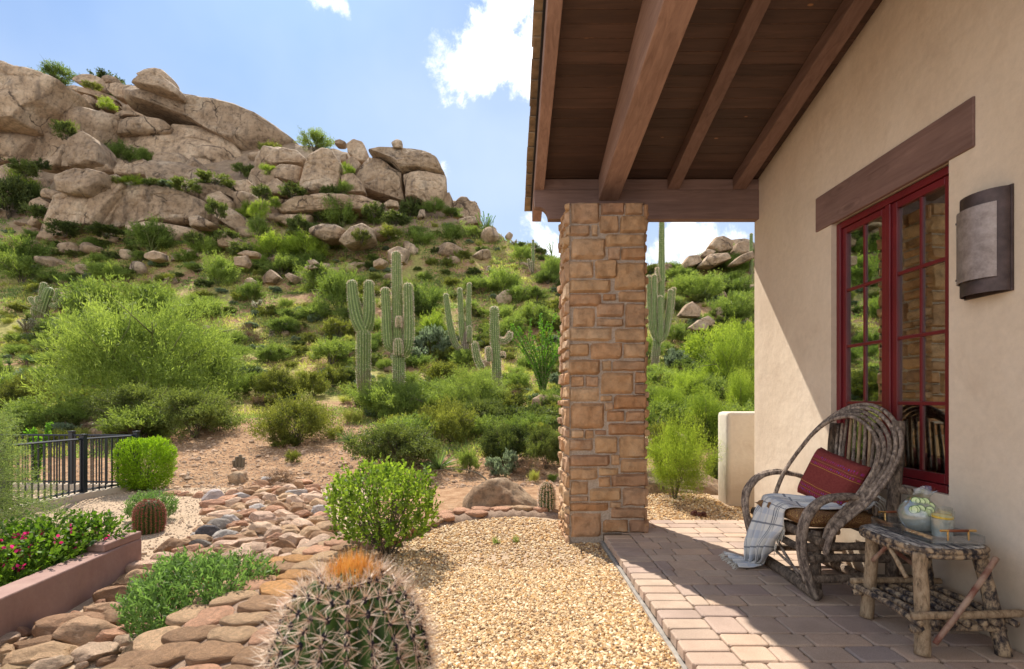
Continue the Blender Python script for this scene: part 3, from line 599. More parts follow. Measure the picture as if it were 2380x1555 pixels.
# terrace ----------------------------------------------------------------
TX = .83
def paver(b, x0, x1, y0, y1):
    g = .0035; x0 += g; x1 -= g; y0 += g; y1 -= g; c = .013; e = .007; dz = R.uniform(-.0015, .0015); tx, ty = R.uniform(-.003, .003), R.uniform(-.003, .003)
    def ring(i, z):
        p = [(x0+c, y0), (x1-c, y0), (x1, y0+c), (x1, y1-c), (x1-c, y1), (x0+c, y1), (x0, y1-c), (x0, y0+c)]; mx_, my_ = (x0+x1)/2, (y0+y1)/2
        return [(mx_+(x-mx_)*(1-2*i/(x1-x0))+R.uniform(-.0015, .0015), my_+(y-my_)*(1-2*i/(y1-y0))+R.uniform(-.0015, .0015), z+dz+(x-mx_)*tx+(y-my_)*ty) for x, y in p]
    V = ring(0, -.055)+ring(0, -.007)+ring(.003, -.0025)+ring(.009, 0)
    Fs = [tuple(range(24, 32))]
    for k in range(3): Fs += [(k*8+i, k*8+(i+1) % 8, (k+1)*8+(i+1) % 8, (k+1)*8+i) for i in range(8)]
    b.add(V, Fs)
b = MB(); y = 4.98
while y > -.6:
    h = .122
    if y < 4.55: paver(b, TX+R.uniform(-.004, .004), TX+.235, y-h, y)
    y -= h
y = 5.06; k = 0
while y > -.6:
    h = [.15, .15, .205, .13, .15, .19][k % 6]; x = TX+.235 if y < 4.6 else 1.0
    x -= 0; first = R.uniform(0, .12)
    while x < XW-.002:
        w_ = R.choice([.15, .22, .22, .29]) - (first if first else 0); first = 0
        if XW-x-w_ < .07: w_ = XW-x-.003
        paver(b, x, x+max(w_, .08), y-h, y); x += max(w_, .08)
    y -= h; k += 1
patio = struct(b.build('terrace', M['paver'], None, loc=(TX, 4.5, 0), smooth=False))
b = MB(); b.box(TX+.012, XW-.003, -.7, 5.05, -.30, -.0125); struct(b.build('terrace_base', M['sand'], None, loc=(TX, 4.5, -.1)))
b = MB(); b.box(TX-.016, TX+.011, -.7, 4.55, -.25, -.066, bev=.006); struct(b.build('terrace_kerb', M['conc'], None, loc=(TX, 2, -.1)))
# wall lamp ----------------------------------------------------------------
lc = (XW, 2.575, 1.98); lam = thing('wall_lamp', 'bronze half cylinder wall lamp with paler front plate beside the window', 'lamp', lc)
def shell(b, r_, dep, z0, z1, a0, a1, th=.004, n=24, cap=False):
    A = np.linspace(a0, a1, n); o = [(lc[0]-dep*math.sin(a)*r_, lc[1]-.125*math.cos(a)*r_) for a in A]; i_ = [(lc[0]-(dep*math.sin(a))*r_+th*math.sin(a), lc[1]-.125*math.cos(a)*r_+th*math.cos(a)) for a in A]
    V = [(x, y, z0) for x, y in o]+[(x, y, z1) for x, y in o]+[(x, y, z0) for x, y in i_]+[(x, y, z1) for x, y in i_]; Fs = []
    for k in range(n-1): Fs += [(k, k+1, n+k+1, n+k), (2*n+k+1, 2*n+k, 3*n+k, 3*n+k+1), (n+k, n+k+1, 3*n+k+1, 3*n+k), (k+1, k, 2*n+k, 2*n+k+1)]
    Fs += [(0, n, 3*n, 2*n), (n-1, 3*n-1, 4*n-1, 2*n-1)]; b.add(V, Fs, .5)
b = MB(); shell(b, 1, .10, 1.73, 2.235, .05, PI-.05); b.build('lamp_body', M['bronze'], lam, smooth=True, auto=40)
b = MB(); shell(b, 1.09, .105, 1.80, 2.165, .62, PI-.28, .006); b.build('front_plate', M['plate'], lam, smooth=True, auto=40)
b = MB(); b.box(XW-.012, XW-.0005, 2.575-.13, 2.575+.13, 1.725, 2.24); b.build('back_plate', M['bronze'], lam, bevel=.002)
for z in (1.83, 2.13):
    s_ = MB(); a = PI-.45; p = np.array([lc[0]-.105*math.sin(a)*1.09, lc[1]-.125*math.cos(a)*1.09, z]); s_.tube([p, p+np.array([-.008, .003, 0])], .006, 8); s_.build('screw', M['areole'], lam)

# ------------------------------------------------------------------ chair
def C(zx, zy, d): return P(1627+.4393*zx, 871.6+.4393*zy, d)     # point on the chair close-up at a depth
ch = thing('willow_armchair', 'grey bent willow hoop back armchair standing by the red window', 'chair', (2.05, 3.4, 0))
def rods(name, paths, rads, mat='willow', wob=.12, parent=ch, seg=9, freq=25):
    b = MB()
    for p, r_ in zip(paths, rads): b.tube(p, r_, seg, wob, freq)
    return b.build(name, M[mat], parent, smooth=True)
hoop = np.array([(1.86, 2.99, .28), (1.91, 2.985, .42), (2.10, 2.97, .60), (2.25, 2.97, .80), (2.315, 3.0, .97), (2.335, 3.12, 1.10), (2.335, 3.30, 1.165), (2.30, 3.50, 1.13), (2.235, 3.66, 1.01), (2.15, 3.75, .84), (2.05, 3.79, .66), (1.98, 3.80, .48), (1.94, 3.80, .34)])
cen = np.array([2.2, 3.38, .75])
for k in range(5):
    q = smooth_path(hoop, 46).copy(); t = np.linspace(0, 1, 46); s_ = np.sin(t*PI)
    rel = q-cen; q = cen+rel*(1-.050*k*(.35+.65*s_))[:, None]; q[:, 0] -= .014*k*s_+.005*k
    q += np.array([0, 0, 0])+.004*fbm(q*6+k*3, 2)[:, None]
    rods('hoop', [q], [[.0145, .0125, .012, .0125, .0145]])
for side, d in ((0, 3.04), (1, 3.80)):
    if side == 0: base = [(2.20, d+.02, .60), (2.08, d, .615), (1.93, d-.005, .612), (1.83, d, .565), (1.765, d, .47), (1.745, d, .33), (1.765, d-.005, .18), (1.82, d-.01, .015)]
    else: base = [(2.27, d-.02, .58), (2.16, d, .63), (1.99, d, .655), (1.86, d, .62), (1.775, d, .52), (1.762, d, .40), (1.79, d, .25), (1.86, d, .015)]
    for k in range(3):
        q = smooth_path(base, 40).copy(); q[:, 1] += (k-1)*.024; c_ = np.array([1.95, d, .35]); t = np.linspace(0, 1, 40)
        q[:, 2] += .006*(k == 1); q += .003*fbm(q*8+k*5+side, 2)[:, None]
        rods('arm', [q], [[.014, .017, .018, .018, .02]])
# back: posts, slats, rails
for d, top in ((3.06, 1.07), (3.66, 1.03)):
    rods('back_post', [smooth_path([(2.30, d, 0.02), (2.31, d, .5), (2.345, d, top)], 14)], [[.034, .036, .035]], 'log', .16)
sl_ = []
for i in range(10):
    d = 3.15+i*.046; top = 1.085-abs(i-4.5)**2*.0035+R.uniform(-.01, .01); sl_.append(smooth_path([(2.265, d+R.uniform(-.004, .004), .48), (2.285+R.uniform(-.006, .006), d+R.uniform(-.008, .008), .8), (2.305, d+R.uniform(-.004, .004), top)], 10))
for q in sl_: rods('slat', [q], [[.011, .0105, .010]], 'tleg' if R.random() < .35 else 'willow')
rods('back_rail', [[(2.335, 2.96, .66), (2.335, 3.36, .665), (2.335, 3.74, .66)]], [.022], 'log')
rods('back_rail', [[(2.33, 3.0, .44), (2.33, 3.74, .44)]], [.026], 'log')
# base of logs
for d in (3.09, 3.74):
    rods('post', [[(1.86, d, .02), (1.86, d, .22), (1.865, d, .40)]], [.032], 'log')
    for z, x0, x1 in ((.305, 1.77, 2.36), (.235, 1.79, 2.40), (.115, 1.77, 2.42)):
        rods('side_rail', [smooth_path([(x0, d-.03+R.uniform(-.01, .01), z), (2.05, d-.03, z+R.uniform(-.012, .012)), (x1, d-.03, z)], 9)], [[.027, .025, .028]], 'log')
rods('front_runner', [[(1.83, 3.02, .035), (1.85, 3.4, .04), (1.87, 3.88, .035)]], [.036], 'log'); rods('back_runner', [[(2.3, 2.98, .035), (2.3, 3.8, .035)]], [.034], 'log')
rods('front_rail', [[(1.835, 3.0, .355), (1.84, 3.4, .36), (1.85, 3.84, .355)]], [.03], 'log'); rods('front_rail', [[(1.85, 3.02, .25), (1.85, 3.82, .26)]], [.024], 'log')
rods('brace', [smooth_path([(1.84, 3.62, .33), (1.83, 3.42, .20), (1.84, 3.22, .07)], 8)], [.010]); rods('brace', [smooth_path([(1.84, 3.66, .20), (1.83, 3.45, .15), (1.84, 3.2, .10)], 8)], [.009])
rods('seat_rung', [[(2.28, 3.08, .36), (2.28, 3.76, .36)]], [.024], 'log')
# cushion
def pillow_mesh(wx, wy, th, n=26, pw=.38):
    V = []; uv = []
    for s_ in (1, -1):
        for j in range(n):
            for i in range(n):
                u, v = i/(n-1)*2-1, j/(n-1)*2-1; k = (max(0, 1-u**4)*max(0, 1-v**4))**pw
                pin = 1-.05*(1-abs(u*v))*0; cx_ = 1-.045*(1-u*u)*abs(v)**4; cy_ = 1-.045*(1-v*v)*abs(u)**4
                V.append((u*wx/2*cy_, v*wy/2*cx_, s_*th/2*k)); uv.append(((u+1)/2, (v+1)/2))
    q = [(j*n+i, j*n+i+1, (j+1)*n+i+1, (j+1)*n+i) for j in range(n-1) for i in range(n-1)]
    q2 = [(a+n*n, d+n*n, c+n*n, b_+n*n) for a, b_, c, d in q]
    return np.array(V), q+q2, np.array(uv)
V, q, uv = pillow_mesh(.50, .66, .105); V = V[:, [0, 1, 2]]; V[:, 2] += .006*fbm(V*7, 2)
cu = link('seat_cushion', mesh_np('seat_cushion', V, [q], uv=uv), M['brocade']); cu.location = (2.055, 3.42, .442); tag(cu, 'flat brown paisley seat cushion lying on the willow armchair', 'cushion')
V, q, uv = pillow_mesh(.42, .36, .15); V += .006*fbm(V*9, 2)[:, None]
pl_ = link('throw_pillow', mesh_np('throw_pillow', V, [q], uv=uv), M['kilim']); 
ax = np.array([.16, -.96, .0]); ax[2] = -.22; ax /= np.linalg.norm(ax); upv = np.array([.36, -.12, .90]); upv -= ax*(ax@upv); upv /= np.linalg.norm(upv); nn = np.cross(ax, upv)
from mathutils import Matrix
pl_.matrix_world = Matrix(((ax[0], upv[0], nn[0], 2.16), (ax[1], upv[1], nn[1], 3.405), (ax[2], upv[2], nn[2], .655), (0, 0, 0, 1)))
tag(pl_, 'dark red woven throw pillow with pink and blue striped bands', 'pillow')
Mw = pl_.matrix_world.copy()
def child_local(name, b, mat, par):
    inv = par.matrix_world.inverted(); b.v = [tuple(inv @ Vector(v)) for v in b.v]; k = {}
    for f_ in b.f: k.setdefault(len(f_), []).append(f_)
    me = mesh_np(name, np.array(b.v), list(k.values()), tint=b.t); o = link(name, me, mat); o.parent = par; return o
for nm, mt, (zx, zy) in (('tassel', 'tassel', (925, 520)), ('tassel', 'fringe', (897, 575))):
    b = MB(); p = C(zx, zy, 3.16)
    for k in range(9): b.tube([p+np.array([0, 0, .02]), p+np.array([R.uniform(-.006, .006), R.uniform(-.006, .006), -.005]), p+np.array([R.uniform(-.012, .012), R.uniform(-.012, .012), -.05])], .003, 5)
    b.tube([p+np.array([0, 0, .028]), p+np.array([0, 0, .005])], .008, 8); child_local(nm, b, M[mt], pl_)
# plaid throw
rowsL = [((895, 588, 3.22), (950, 640, 3.12)), ((820, 622, 3.28), (890, 712, 3.12)), ((700, 640, 3.38), (800, 712, 3.16)), ((560, 642, 3.50), (660, 712, 3.22)), ((430, 628, 3.64), (560, 708, 3.28)),
         ((340, 632, 3.72), (490, 700, 3.30)), ((318, 672, 3.72), (450, 715, 3.32)), ((300, 725, 3.72), (438, 760, 3.33)), ((270, 800, 3.72), (425, 820, 3.36)), ((250, 880, 3.70), (395, 880, 3.42)),
         ((245, 945, 3.67), (365, 940, 3.48)), ((235, 985, 3.72), (335, 990, 3.56)), ((170, 958, 3.84), (290, 1026, 3.56)), ((125, 950, 3.88), (205, 1030, 3.56))]
def throw():
    A = smooth_path([C(*a) for a, _ in rowsL], 90); B = smooth_path([C(*b_) for _, b_ in rowsL], 90); n = 34; V = []; uv = []
    for i in range(90):
        t = i/89; a, b_ = A[i], B[i]; T = (A[min(i+1, 89)]+B[min(i+1, 89)]-A[max(i-1, 0)]-B[max(i-1, 0)]); T /= np.linalg.norm(T)+1e-9
        N = np.cross(T, b_-a); N /= np.linalg.norm(N)+1e-9; amp = np.interp(t, [0, .1, .3, .45, .55, .75, 1], [.02, .014, .008, .008, .02, .032, .02])
        for j in range(n):
            s_ = j/(n-1); p = a+(b_-a)*s_; w_ = math.sin(s_*PI*7+2.2*math.sin(t*7)+.8*math.sin(t*19+s_*4))
            p = p-N*(amp*(w_+.35*math.sin(s_*23+t*12)))*1.0
            if t > .84: p[2] = max(p[2], .012+.012*(w_+1))
            V.append(p); uv.append((s_*1.0, t*2.4))
    V = np.array(V); loc = np.array([1.75, 3.6, 0])
    q = [(i*n+j, i*n+j+1, (i+1)*n+j+1, (i+1)*n+j) for i in range(89) for j in range(n-1)]
    o = link('throw_blanket', mesh_np('throw_blanket', V-loc, [q], uv=np.array(uv)), M['plaid']); o.location = loc
    md = o.modifiers.new('thick', 'SOLIDIFY'); md.thickness = .004
    tag(o, 'white blanket with blue grey plaid stripes draped off the armchair to the pavers', 'blanket')
    def fr(b):
        b.v = [tuple(np.array(v)-loc) for v in b.v]; k = {}
        for f_ in b.f: k.setdefault(len(f_), []).append(f_)
        fo = link('fringe', mesh_np('fringe', np.array(b.v), list(k.values())), M['fringe']); fo.parent = o
    b = MB()
    for j in range(n):
        p = V[89*n+j]; e = p+np.array([-R.uniform(.02, .05), R.uniform(-.03, .03), 0]); e[2] = .006; b.tube([p, (p+e)/2+np.array([0, 0, .004]), e], .0022, 4)
    fr(b); b = MB()
    for i in range(46, 66):
        p = V[i*n+n-1]; b.tube([p, p+np.array([.0, -.006, -.02]), p+np.array([R.uniform(-.01, .01), -.008, -.05-R.random()*.02])], .0020, 4)
    fr(b); b = MB()
    for i in range(0, 5):
        p = V[i*n+n-1]; b.tube([p, p+np.array([.02, -.02, -.02]), p+np.array([.03, -.03, -.06])], .0022, 4)
    fr(b)

throw()
# ------------------------------------------------------------------ table
tb = thing('log_side_table', 'rustic log side table with mottled slatted top in front of the wall', 'table', (2.13, 2.62, 0))
def superel(n, cx, cy, rx, ry, e=3.4): return [(cx+rx*math.copysign(abs(math.cos(a))**(2/e), math.cos(a)), cy+ry*math.copysign(abs(math.sin(a))**(2/e), math.sin(a))) for a in np.linspace(0, 2*PI, n, endpoint=False)]
tcx, tcy, trx, try_ = 2.142, 2.655, .197, .245
b = MB()
for i in range(15):
    x = tcx-trx+.018+i*(2*trx-.036)/14; hy = try_*(1-abs((x-tcx)/trx)**3.4)**(1/3.4)*.97; q = [(x+R.uniform(-.001, .001), tcy+s_*hy, .478+R.uniform(-.0015, .0015)) for s_ in np.linspace(-1, 1, 14)]; b.tube(q, .0145, 8, .12, 30)
b.build('table_top', M['mtop'], tb, smooth=True)
b = MB(); ring = superel(72, tcx, tcy, trx, try_)
for z, r_ in ((.474, .015), (.452, .014)):
    q = np.array([(x, y, z) for x, y in ring]+[(*ring[0], z)]); b.tube(q, r_, 9, .16, 28, cap=False)
b.build('apron', M['mott'], tb, smooth=True)
for (x0, y0, x1, y1) in ((1.93, 2.375, 1.985, 2.46), (1.96, 2.79, 2.0, 2.80), (2.31, 2.375, 2.27, 2.46), (2.33, 2.83, 2.28, 2.80)):
    q = smooth_path([(x0, y0, .003), ((x0+x1)/2+.004, (y0+y1)/2, .22), (x1, y1, .455)], 16); o = MB(); o.tube(q, [.033, .031, .030], 12, .10, 20); o.build('leg', M['tleg'] if x0 < 2.2 else M['mott'], tb, smooth=True)
def trod(name, pts, r_, mat='mott', n=10): b = MB(); b.tube(smooth_path(pts, n), r_, 9, .12, 26); return b.build(name, M[mat], tb, smooth=True)
trod('shelf_bar', [(1.87, 2.36, .192), (2.1, 2.352, .200), (2.385, 2.36, .205)], .0175, 'tleg'); trod('shelf_bar', [(1.885, 2.385, .122), (2.12, 2.39, .128), (2.32, 2.385, .122)], .018)
trod('shelf_bar', [(1.895, 2.82, .192), (2.15, 2.815, .198), (2.39, 2.82, .19)], .0165, 'tleg'); trod('shelf_bar', [(1.895, 2.80, .135), (2.35, 2.80, .135)], .0175)
for i in range(7):
    x = 1.91+i*.072; trod('shelf_slat', [(x+R.uniform(-.01, .01), 2.35, .158), (x+R.uniform(-.01, .01), 2.6, .165+R.uniform(-.004, .004)), (x+R.uniform(-.01, .01), 2.86, .163)], .0165)
trod('brace', [(1.955, 2.335, .075), (2.12, 2.345, .28), (2.285, 2.385, .455)], .0125, 'twig', 14)
trod('brace', [(1.955, 2.62, .445), (1.955, 2.5, .32)], .011, 'tleg'); trod('brace', [(1.955, 2.63, .44), (1.96, 2.74, .33)], .011, 'twig'); trod('brace', [(2.02, 2.80, .44), (2.28, 2.80, .25)], .012, 'twig')
# tray
tr_ = thing('serving_tray', 'clear acrylic serving tray with brass and leather handles on the log table', 'tray', (2.17, 2.66, .4955)); tx0, tx1, ty0, ty1 = 2.04, 2.30, 2.455, 2.87; z0 = .4965
b = MB(); b.box(tx0+.006, tx1-.006, ty0+.006, ty1-.006, z0, z0+.006); b.box(tx0, tx0+.005, ty0, ty1, z0, z0+.042); b.box(tx1-.005, tx1, ty0, ty1, z0, z0+.042); b.box(tx0+.0055, tx1-.0055, ty0, ty0+.005, z0, z0+.042); b.box(tx0+.0055, tx1-.0055, ty1-.005, ty1, z0, z0+.042)
b.build('tray_body', M['acryl'], tr_, bevel=.001)
for yy in (ty0+.0025, ty1-.0025):
    b = MB()
    for x in (2.12, 2.22): b.tube([(x, yy, z0+.02), (x, yy, z0+.065)], .0042, 8)
    b.tube([(2.085, yy, z0+.067), (2.255, yy, z0+.067)], .0058, 10); hd = b.build('handle', M['brass'], tr_, smooth=True, auto=40)
    g = MB(); g.tube([(2.1225, yy, z0+.067), (2.2175, yy, z0+.067)], .0066, 10); g.v = [tuple(np.array(v)-np.array(tr_.location)) for v in g.v]; k = {}
    for f_ in g.f: k.setdefault(len(f_), []).append(f_)
    o = link('grip', mesh_np('grip', np.array(g.v), list(k.values())), M['leather']); o.parent = hd
def lathe(prof, cx, cy, n=40, wave=None):
    V = []; 
    for r_, z in prof:
        for k in range(n):
            a = 2*PI*k/n; rr = r_; zz = z
            if wave: rr, zz = wave(r_, z, a)
            V.append((cx+rr*math.cos(a), cy+rr*math.sin(a), zz))
    m_ = len(prof); return V, [(i*n+k, i*n+(k+1) % n, (i+1)*n+(k+1) % n, (i+1)*n+k) for i in range(m_-1) for k in range(n)]
zt = z0+.0065; pc = (2.175, 2.70)
pit = thing('glass_pitcher', 'round glass pitcher of water with cucumber and lemon slices on the tray', 'pitcher', (*pc, zt))
prof = [(0.0005, 0), (.05, .001), (.060, .008), (.082, .035), (.0935, .07), (.094, .095), (.083, .125), (.062, .152), (.048, .170), (.046, .184), (.053, .202), (.068, .222)]
def wv(r_, z, a):
    t = max(0, (z-zt-.17)/.052); return r_*(1+.20*t*math.cos(3*a+.6)), z+.012*t*math.sin(3*a+.6)
V, Fq = lathe([(r_, zt+z) for r_, z in prof], *pc, wave=wv); b = MB(); b.add(V, Fq); b.build('glass_body', M['glass'], pit, smooth=True)
V, Fq = lathe([(r_*.955, zt+z+.003) for r_, z in prof[:8]]+[(.0005, zt+.157)], *pc); b = MB(); b.add(V, Fq); b.build('water', M['water'], pit, smooth=True)
def disc(parent, c, nrm, r_, th, rind, flesh, name):
    nrm = np.array(nrm, float); nrm /= np.linalg.norm(nrm); c = np.array(c, float); b = MB(); b.tube([c-nrm*th/2, c+nrm*th/2], r_, 20); o = b.build(name, M[rind], parent, smooth=False)
    g = MB(); g.tube([c-nrm*(th/2+.0004), c+nrm*(th/2+.0004)], r_*.87, 20); g.v = [tuple(np.array(v)-np.array(parent.location)) for v in g.v]; k = {}
    for f_ in g.f: k.setdefault(len(f_), []).append(f_)
    q = link('flesh', mesh_np('flesh', np.array(g.v), list(k.values()), smooth=False), M[flesh]); q.parent = o
for zx, zy, dd in ((765, 345, 0), (845, 345, .006), (940, 350, .004), (990, 345, 0), (790, 450, .005), (850, 440, 0), (900, 430, .01), (990, 440, .002), (1045, 400, .02), (960, 470, .012)):
    p = P(1975.6+.1868*zx, 1104+.1868*zy, 2.618); 
    h_ = p[2]-zt; r_ = np.interp(h_, [q[1] for q in prof], [q[0] for q in prof]); off = p[0]-pc[0]
    # sit on the near side of the round body, facing outward
    lat = min(max(off*.9+.0, -r_*.8), r_*.85); fy = -math.sqrt(max(r_*r_-lat*lat, 0))
    c = (pc[0]+lat*.98, pc[1]+fy*.985+dd*.3, p[2]); disc(pit, c, (lat-.35*r_, fy-.2*r_, .25*r_), .0205, .004, 'skin', 'cuc', 'cucumber_slice')
disc(pit, (pc[0], pc[1]-.01, zt+.158), (0.1, -.1, 1), .045, .006, 'rind', 'flesh', 'lemon_slice')
for gx, gy, lab in ((2.185, 2.565, 'nearer straight glass of lemon water in front of the pitcher'), (2.245, 2.645, 'farther straight glass of lemon water partly hidden by the nearer one')):
    g = thing('drinking_glass', lab, 'glass', (gx, gy, zt), 'glasses on the tray'); V, Fq = lathe([(.0005, zt+.001), (.044, zt+.001), (.045, zt+.01), (.0485, zt+.135)], gx, gy, 32); b = MB(); b.add(V, Fq); b.build('tumbler', M['glass'], g, smooth=True, auto=50)
    V, Fq = lathe([(.0005, zt+.008), (.042, zt+.008), (.0458, zt+.096), (.0005, zt+.096)], gx, gy, 32); b = MB(); b.add(V, Fq); b.build('water', M['water'], g, smooth=True, auto=50); disc(g, (gx, gy, zt+.104), (0.03, -.06, 1), .045, .009, 'rind', 'flesh', 'lemon_slice')

# ================================================================== rocks
def ico(n):
    bm = bmesh.new(); bmesh.ops.create_icosphere(bm, subdivisions=n, radius=1); bm.verts.ensure_lookup_table()
    V = np.array([v.co for v in bm.verts]); Fq = np.array([[v.index for v in f.verts] for f in bm.faces]); bm.free(); return V, Fq
ICO = {n: ico(n) for n in (2, 3, 4, 5, 6)}
def rock_shape(n, seed, rough=.12, boxy=.0, fr=1.4, crack=.03, planes=0):
    V, Fq = ICO[n]; V = V.copy(); rr = np.random.default_rng(seed)
    if boxy: e = 1+boxy; L_ = (np.abs(V)**(2*e)).sum(1)**(1/(2*e)); V = V/L_[:, None]
    if planes:
        for k in range(planes):
            nv = rr.normal(size=3); nv /= np.linalg.norm(nv); d0 = rr.uniform(.62, .85); s_ = V@nv; ex = np.maximum(s_-d0, 0); V = V-nv*(ex*.88)[:, None]
    o = rr.uniform(0, 99, 3); nrm = V/np.linalg.norm(V, axis=1)[:, None]
    d = rough*fbm(V*fr+o, 5, .52)
    if crack: c = fbm(V*fr*.8+o+31, 2); d = d-crack*np.exp(-(c/.05)**2)
    return V+nrm*d[:, None], Fq
granite_thing = []
def outline_rock(pts, tr, d, label, th=None, n=5, name='granite_boulder', cat='boulder', group='granite boulders on the mountainside', crack=.05, rough=.07, yoff=0):
    """a rock mass whose silhouette follows pts; real thickness th towards and away from the viewer"""
    W = np.array([P(*tr(*p), d) for p in pts]); c = W.mean(0); ax, az = W[:, 0]-c[0], W[:, 2]-c[2]
    # area centroid is steadier for long shapes
    A = 0; gx = gz = 0
    for i in range(len(W)):
        j = (i+1) % len(W); cr_ = ax[i]*az[j]-ax[j]*az[i]; A += cr_; gx += (ax[i]+ax[j])*cr_; gz += (az[i]+az[j])*cr_
    if abs(A) > 1e-6: c = c+np.array([gx/(3*A), 0, gz/(3*A)]); ax, az = W[:, 0]-c[0], W[:, 2]-c[2]
    # densify the outline and read its radius per angle
    m = len(W); q = np.array([(ax[i]+(ax[(i+1) % m]-ax[i])*t, az[i]+(az[(i+1) % m]-az[i])*t) for i in range(m) for t in np.linspace(0, 1, 12, endpoint=False)])
    an = np.arctan2(q[:, 1], q[:, 0]); ra = np.hypot(q[:, 0], q[:, 1]); o = np.argsort(an); an, ra = an[o], ra[o]; an = np.concatenate([an-2*PI, an, an+2*PI]); ra = np.tile(ra, 3)
    size = math.sqrt(abs(A)/2); th = th or size*.75
    V, Fq = ICO[n]; V = V.copy(); rho = np.hypot(V[:, 0], V[:, 2]); a = np.arctan2(V[:, 2], V[:, 0])
    # push vertices outward so that the flat face gets more of them
    rho2 = np.clip(rho, 0, 1)**.82; Rr = np.interp(a, an, ra); dep = (1-rho2**7).clip(0)**(1/2.0)*np.where(V[:, 1] < 0, -.42, 1.0)
    X = Rr*rho2*np.cos(a); Z = Rr*rho2*np.sin(a); Y = dep*th
    # broad cleaved planes on the near side
    Q = np.stack([X/(np.abs(X).max()+1e-6), np.where(Y < 0, Y/(.42*th), 0), Z/(np.abs(Z).max()+1e-6)], 1)
    for _ in range(10):
        nv = rng.normal(size=3)*np.array([.75, .35, .8]); nv[1] = -abs(nv[1])-.55; nv /= np.linalg.norm(nv); d0 = rng.uniform(.70, .93); ex = np.maximum(Q@nv-d0, 0)*(Y < 0); Q = Q-nv*ex[:, None]; Y = Y-nv[1]*ex*.42*th*1.3
    Pp = np.stack([X, Y, Z], 1)
    off = rng.uniform(0, 99, 3); s_ = max(size, .3); k = 1.6/s_
    # facets: ridged low-frequency steps, then finer roughness and a few deep joints
    big = fbm(Pp*k+off, 2); d_ = rough*s_*big*.9+rough*.30*s_*fbm(Pp*k*3.2+off, 4, .62)-rough*.5*s_*np.exp(-(fbm(Pp*k*np.array([1, 1, 2.2])+off+7, 3)/.06)**2)
    c1 = fbm(Pp*k*.75*np.array([1.3, 1, .7])+off+31, 2); d_ = d_-crack*s_*np.exp(-(c1/.035)**2)
    bulge = np.stack([X*0, np.where(V[:, 1] < 0, -1, 1)*1.0, X*0], 1); edge = np.clip((rho2-.75)/.25, 0, 1)[:, None]
    nrm = bulge*(1-edge)+np.stack([np.cos(a), X*0, np.sin(a)], 1)*edge*.35
    Pp = Pp+nrm*d_[:, None]
    # lean back: tops of the faces retreat
    Pp[:, 1] += (Pp[:, 2])*.22
    me = mesh_np(name, Pp, [Fq])
    o = link(name, me, M['gran']); o.location = (c[0], d+yoff, c[2]); tag(o, label, cat, group); return o
A_ = lambda x, y: (x*.3362, 116.2+y*.3362)
B_ = lambda x, y: (581+x*.3737, 232.4+y*.3737)
C_ = lambda x, y: (1249.3+x*.5231, 435.8+y*.5231)
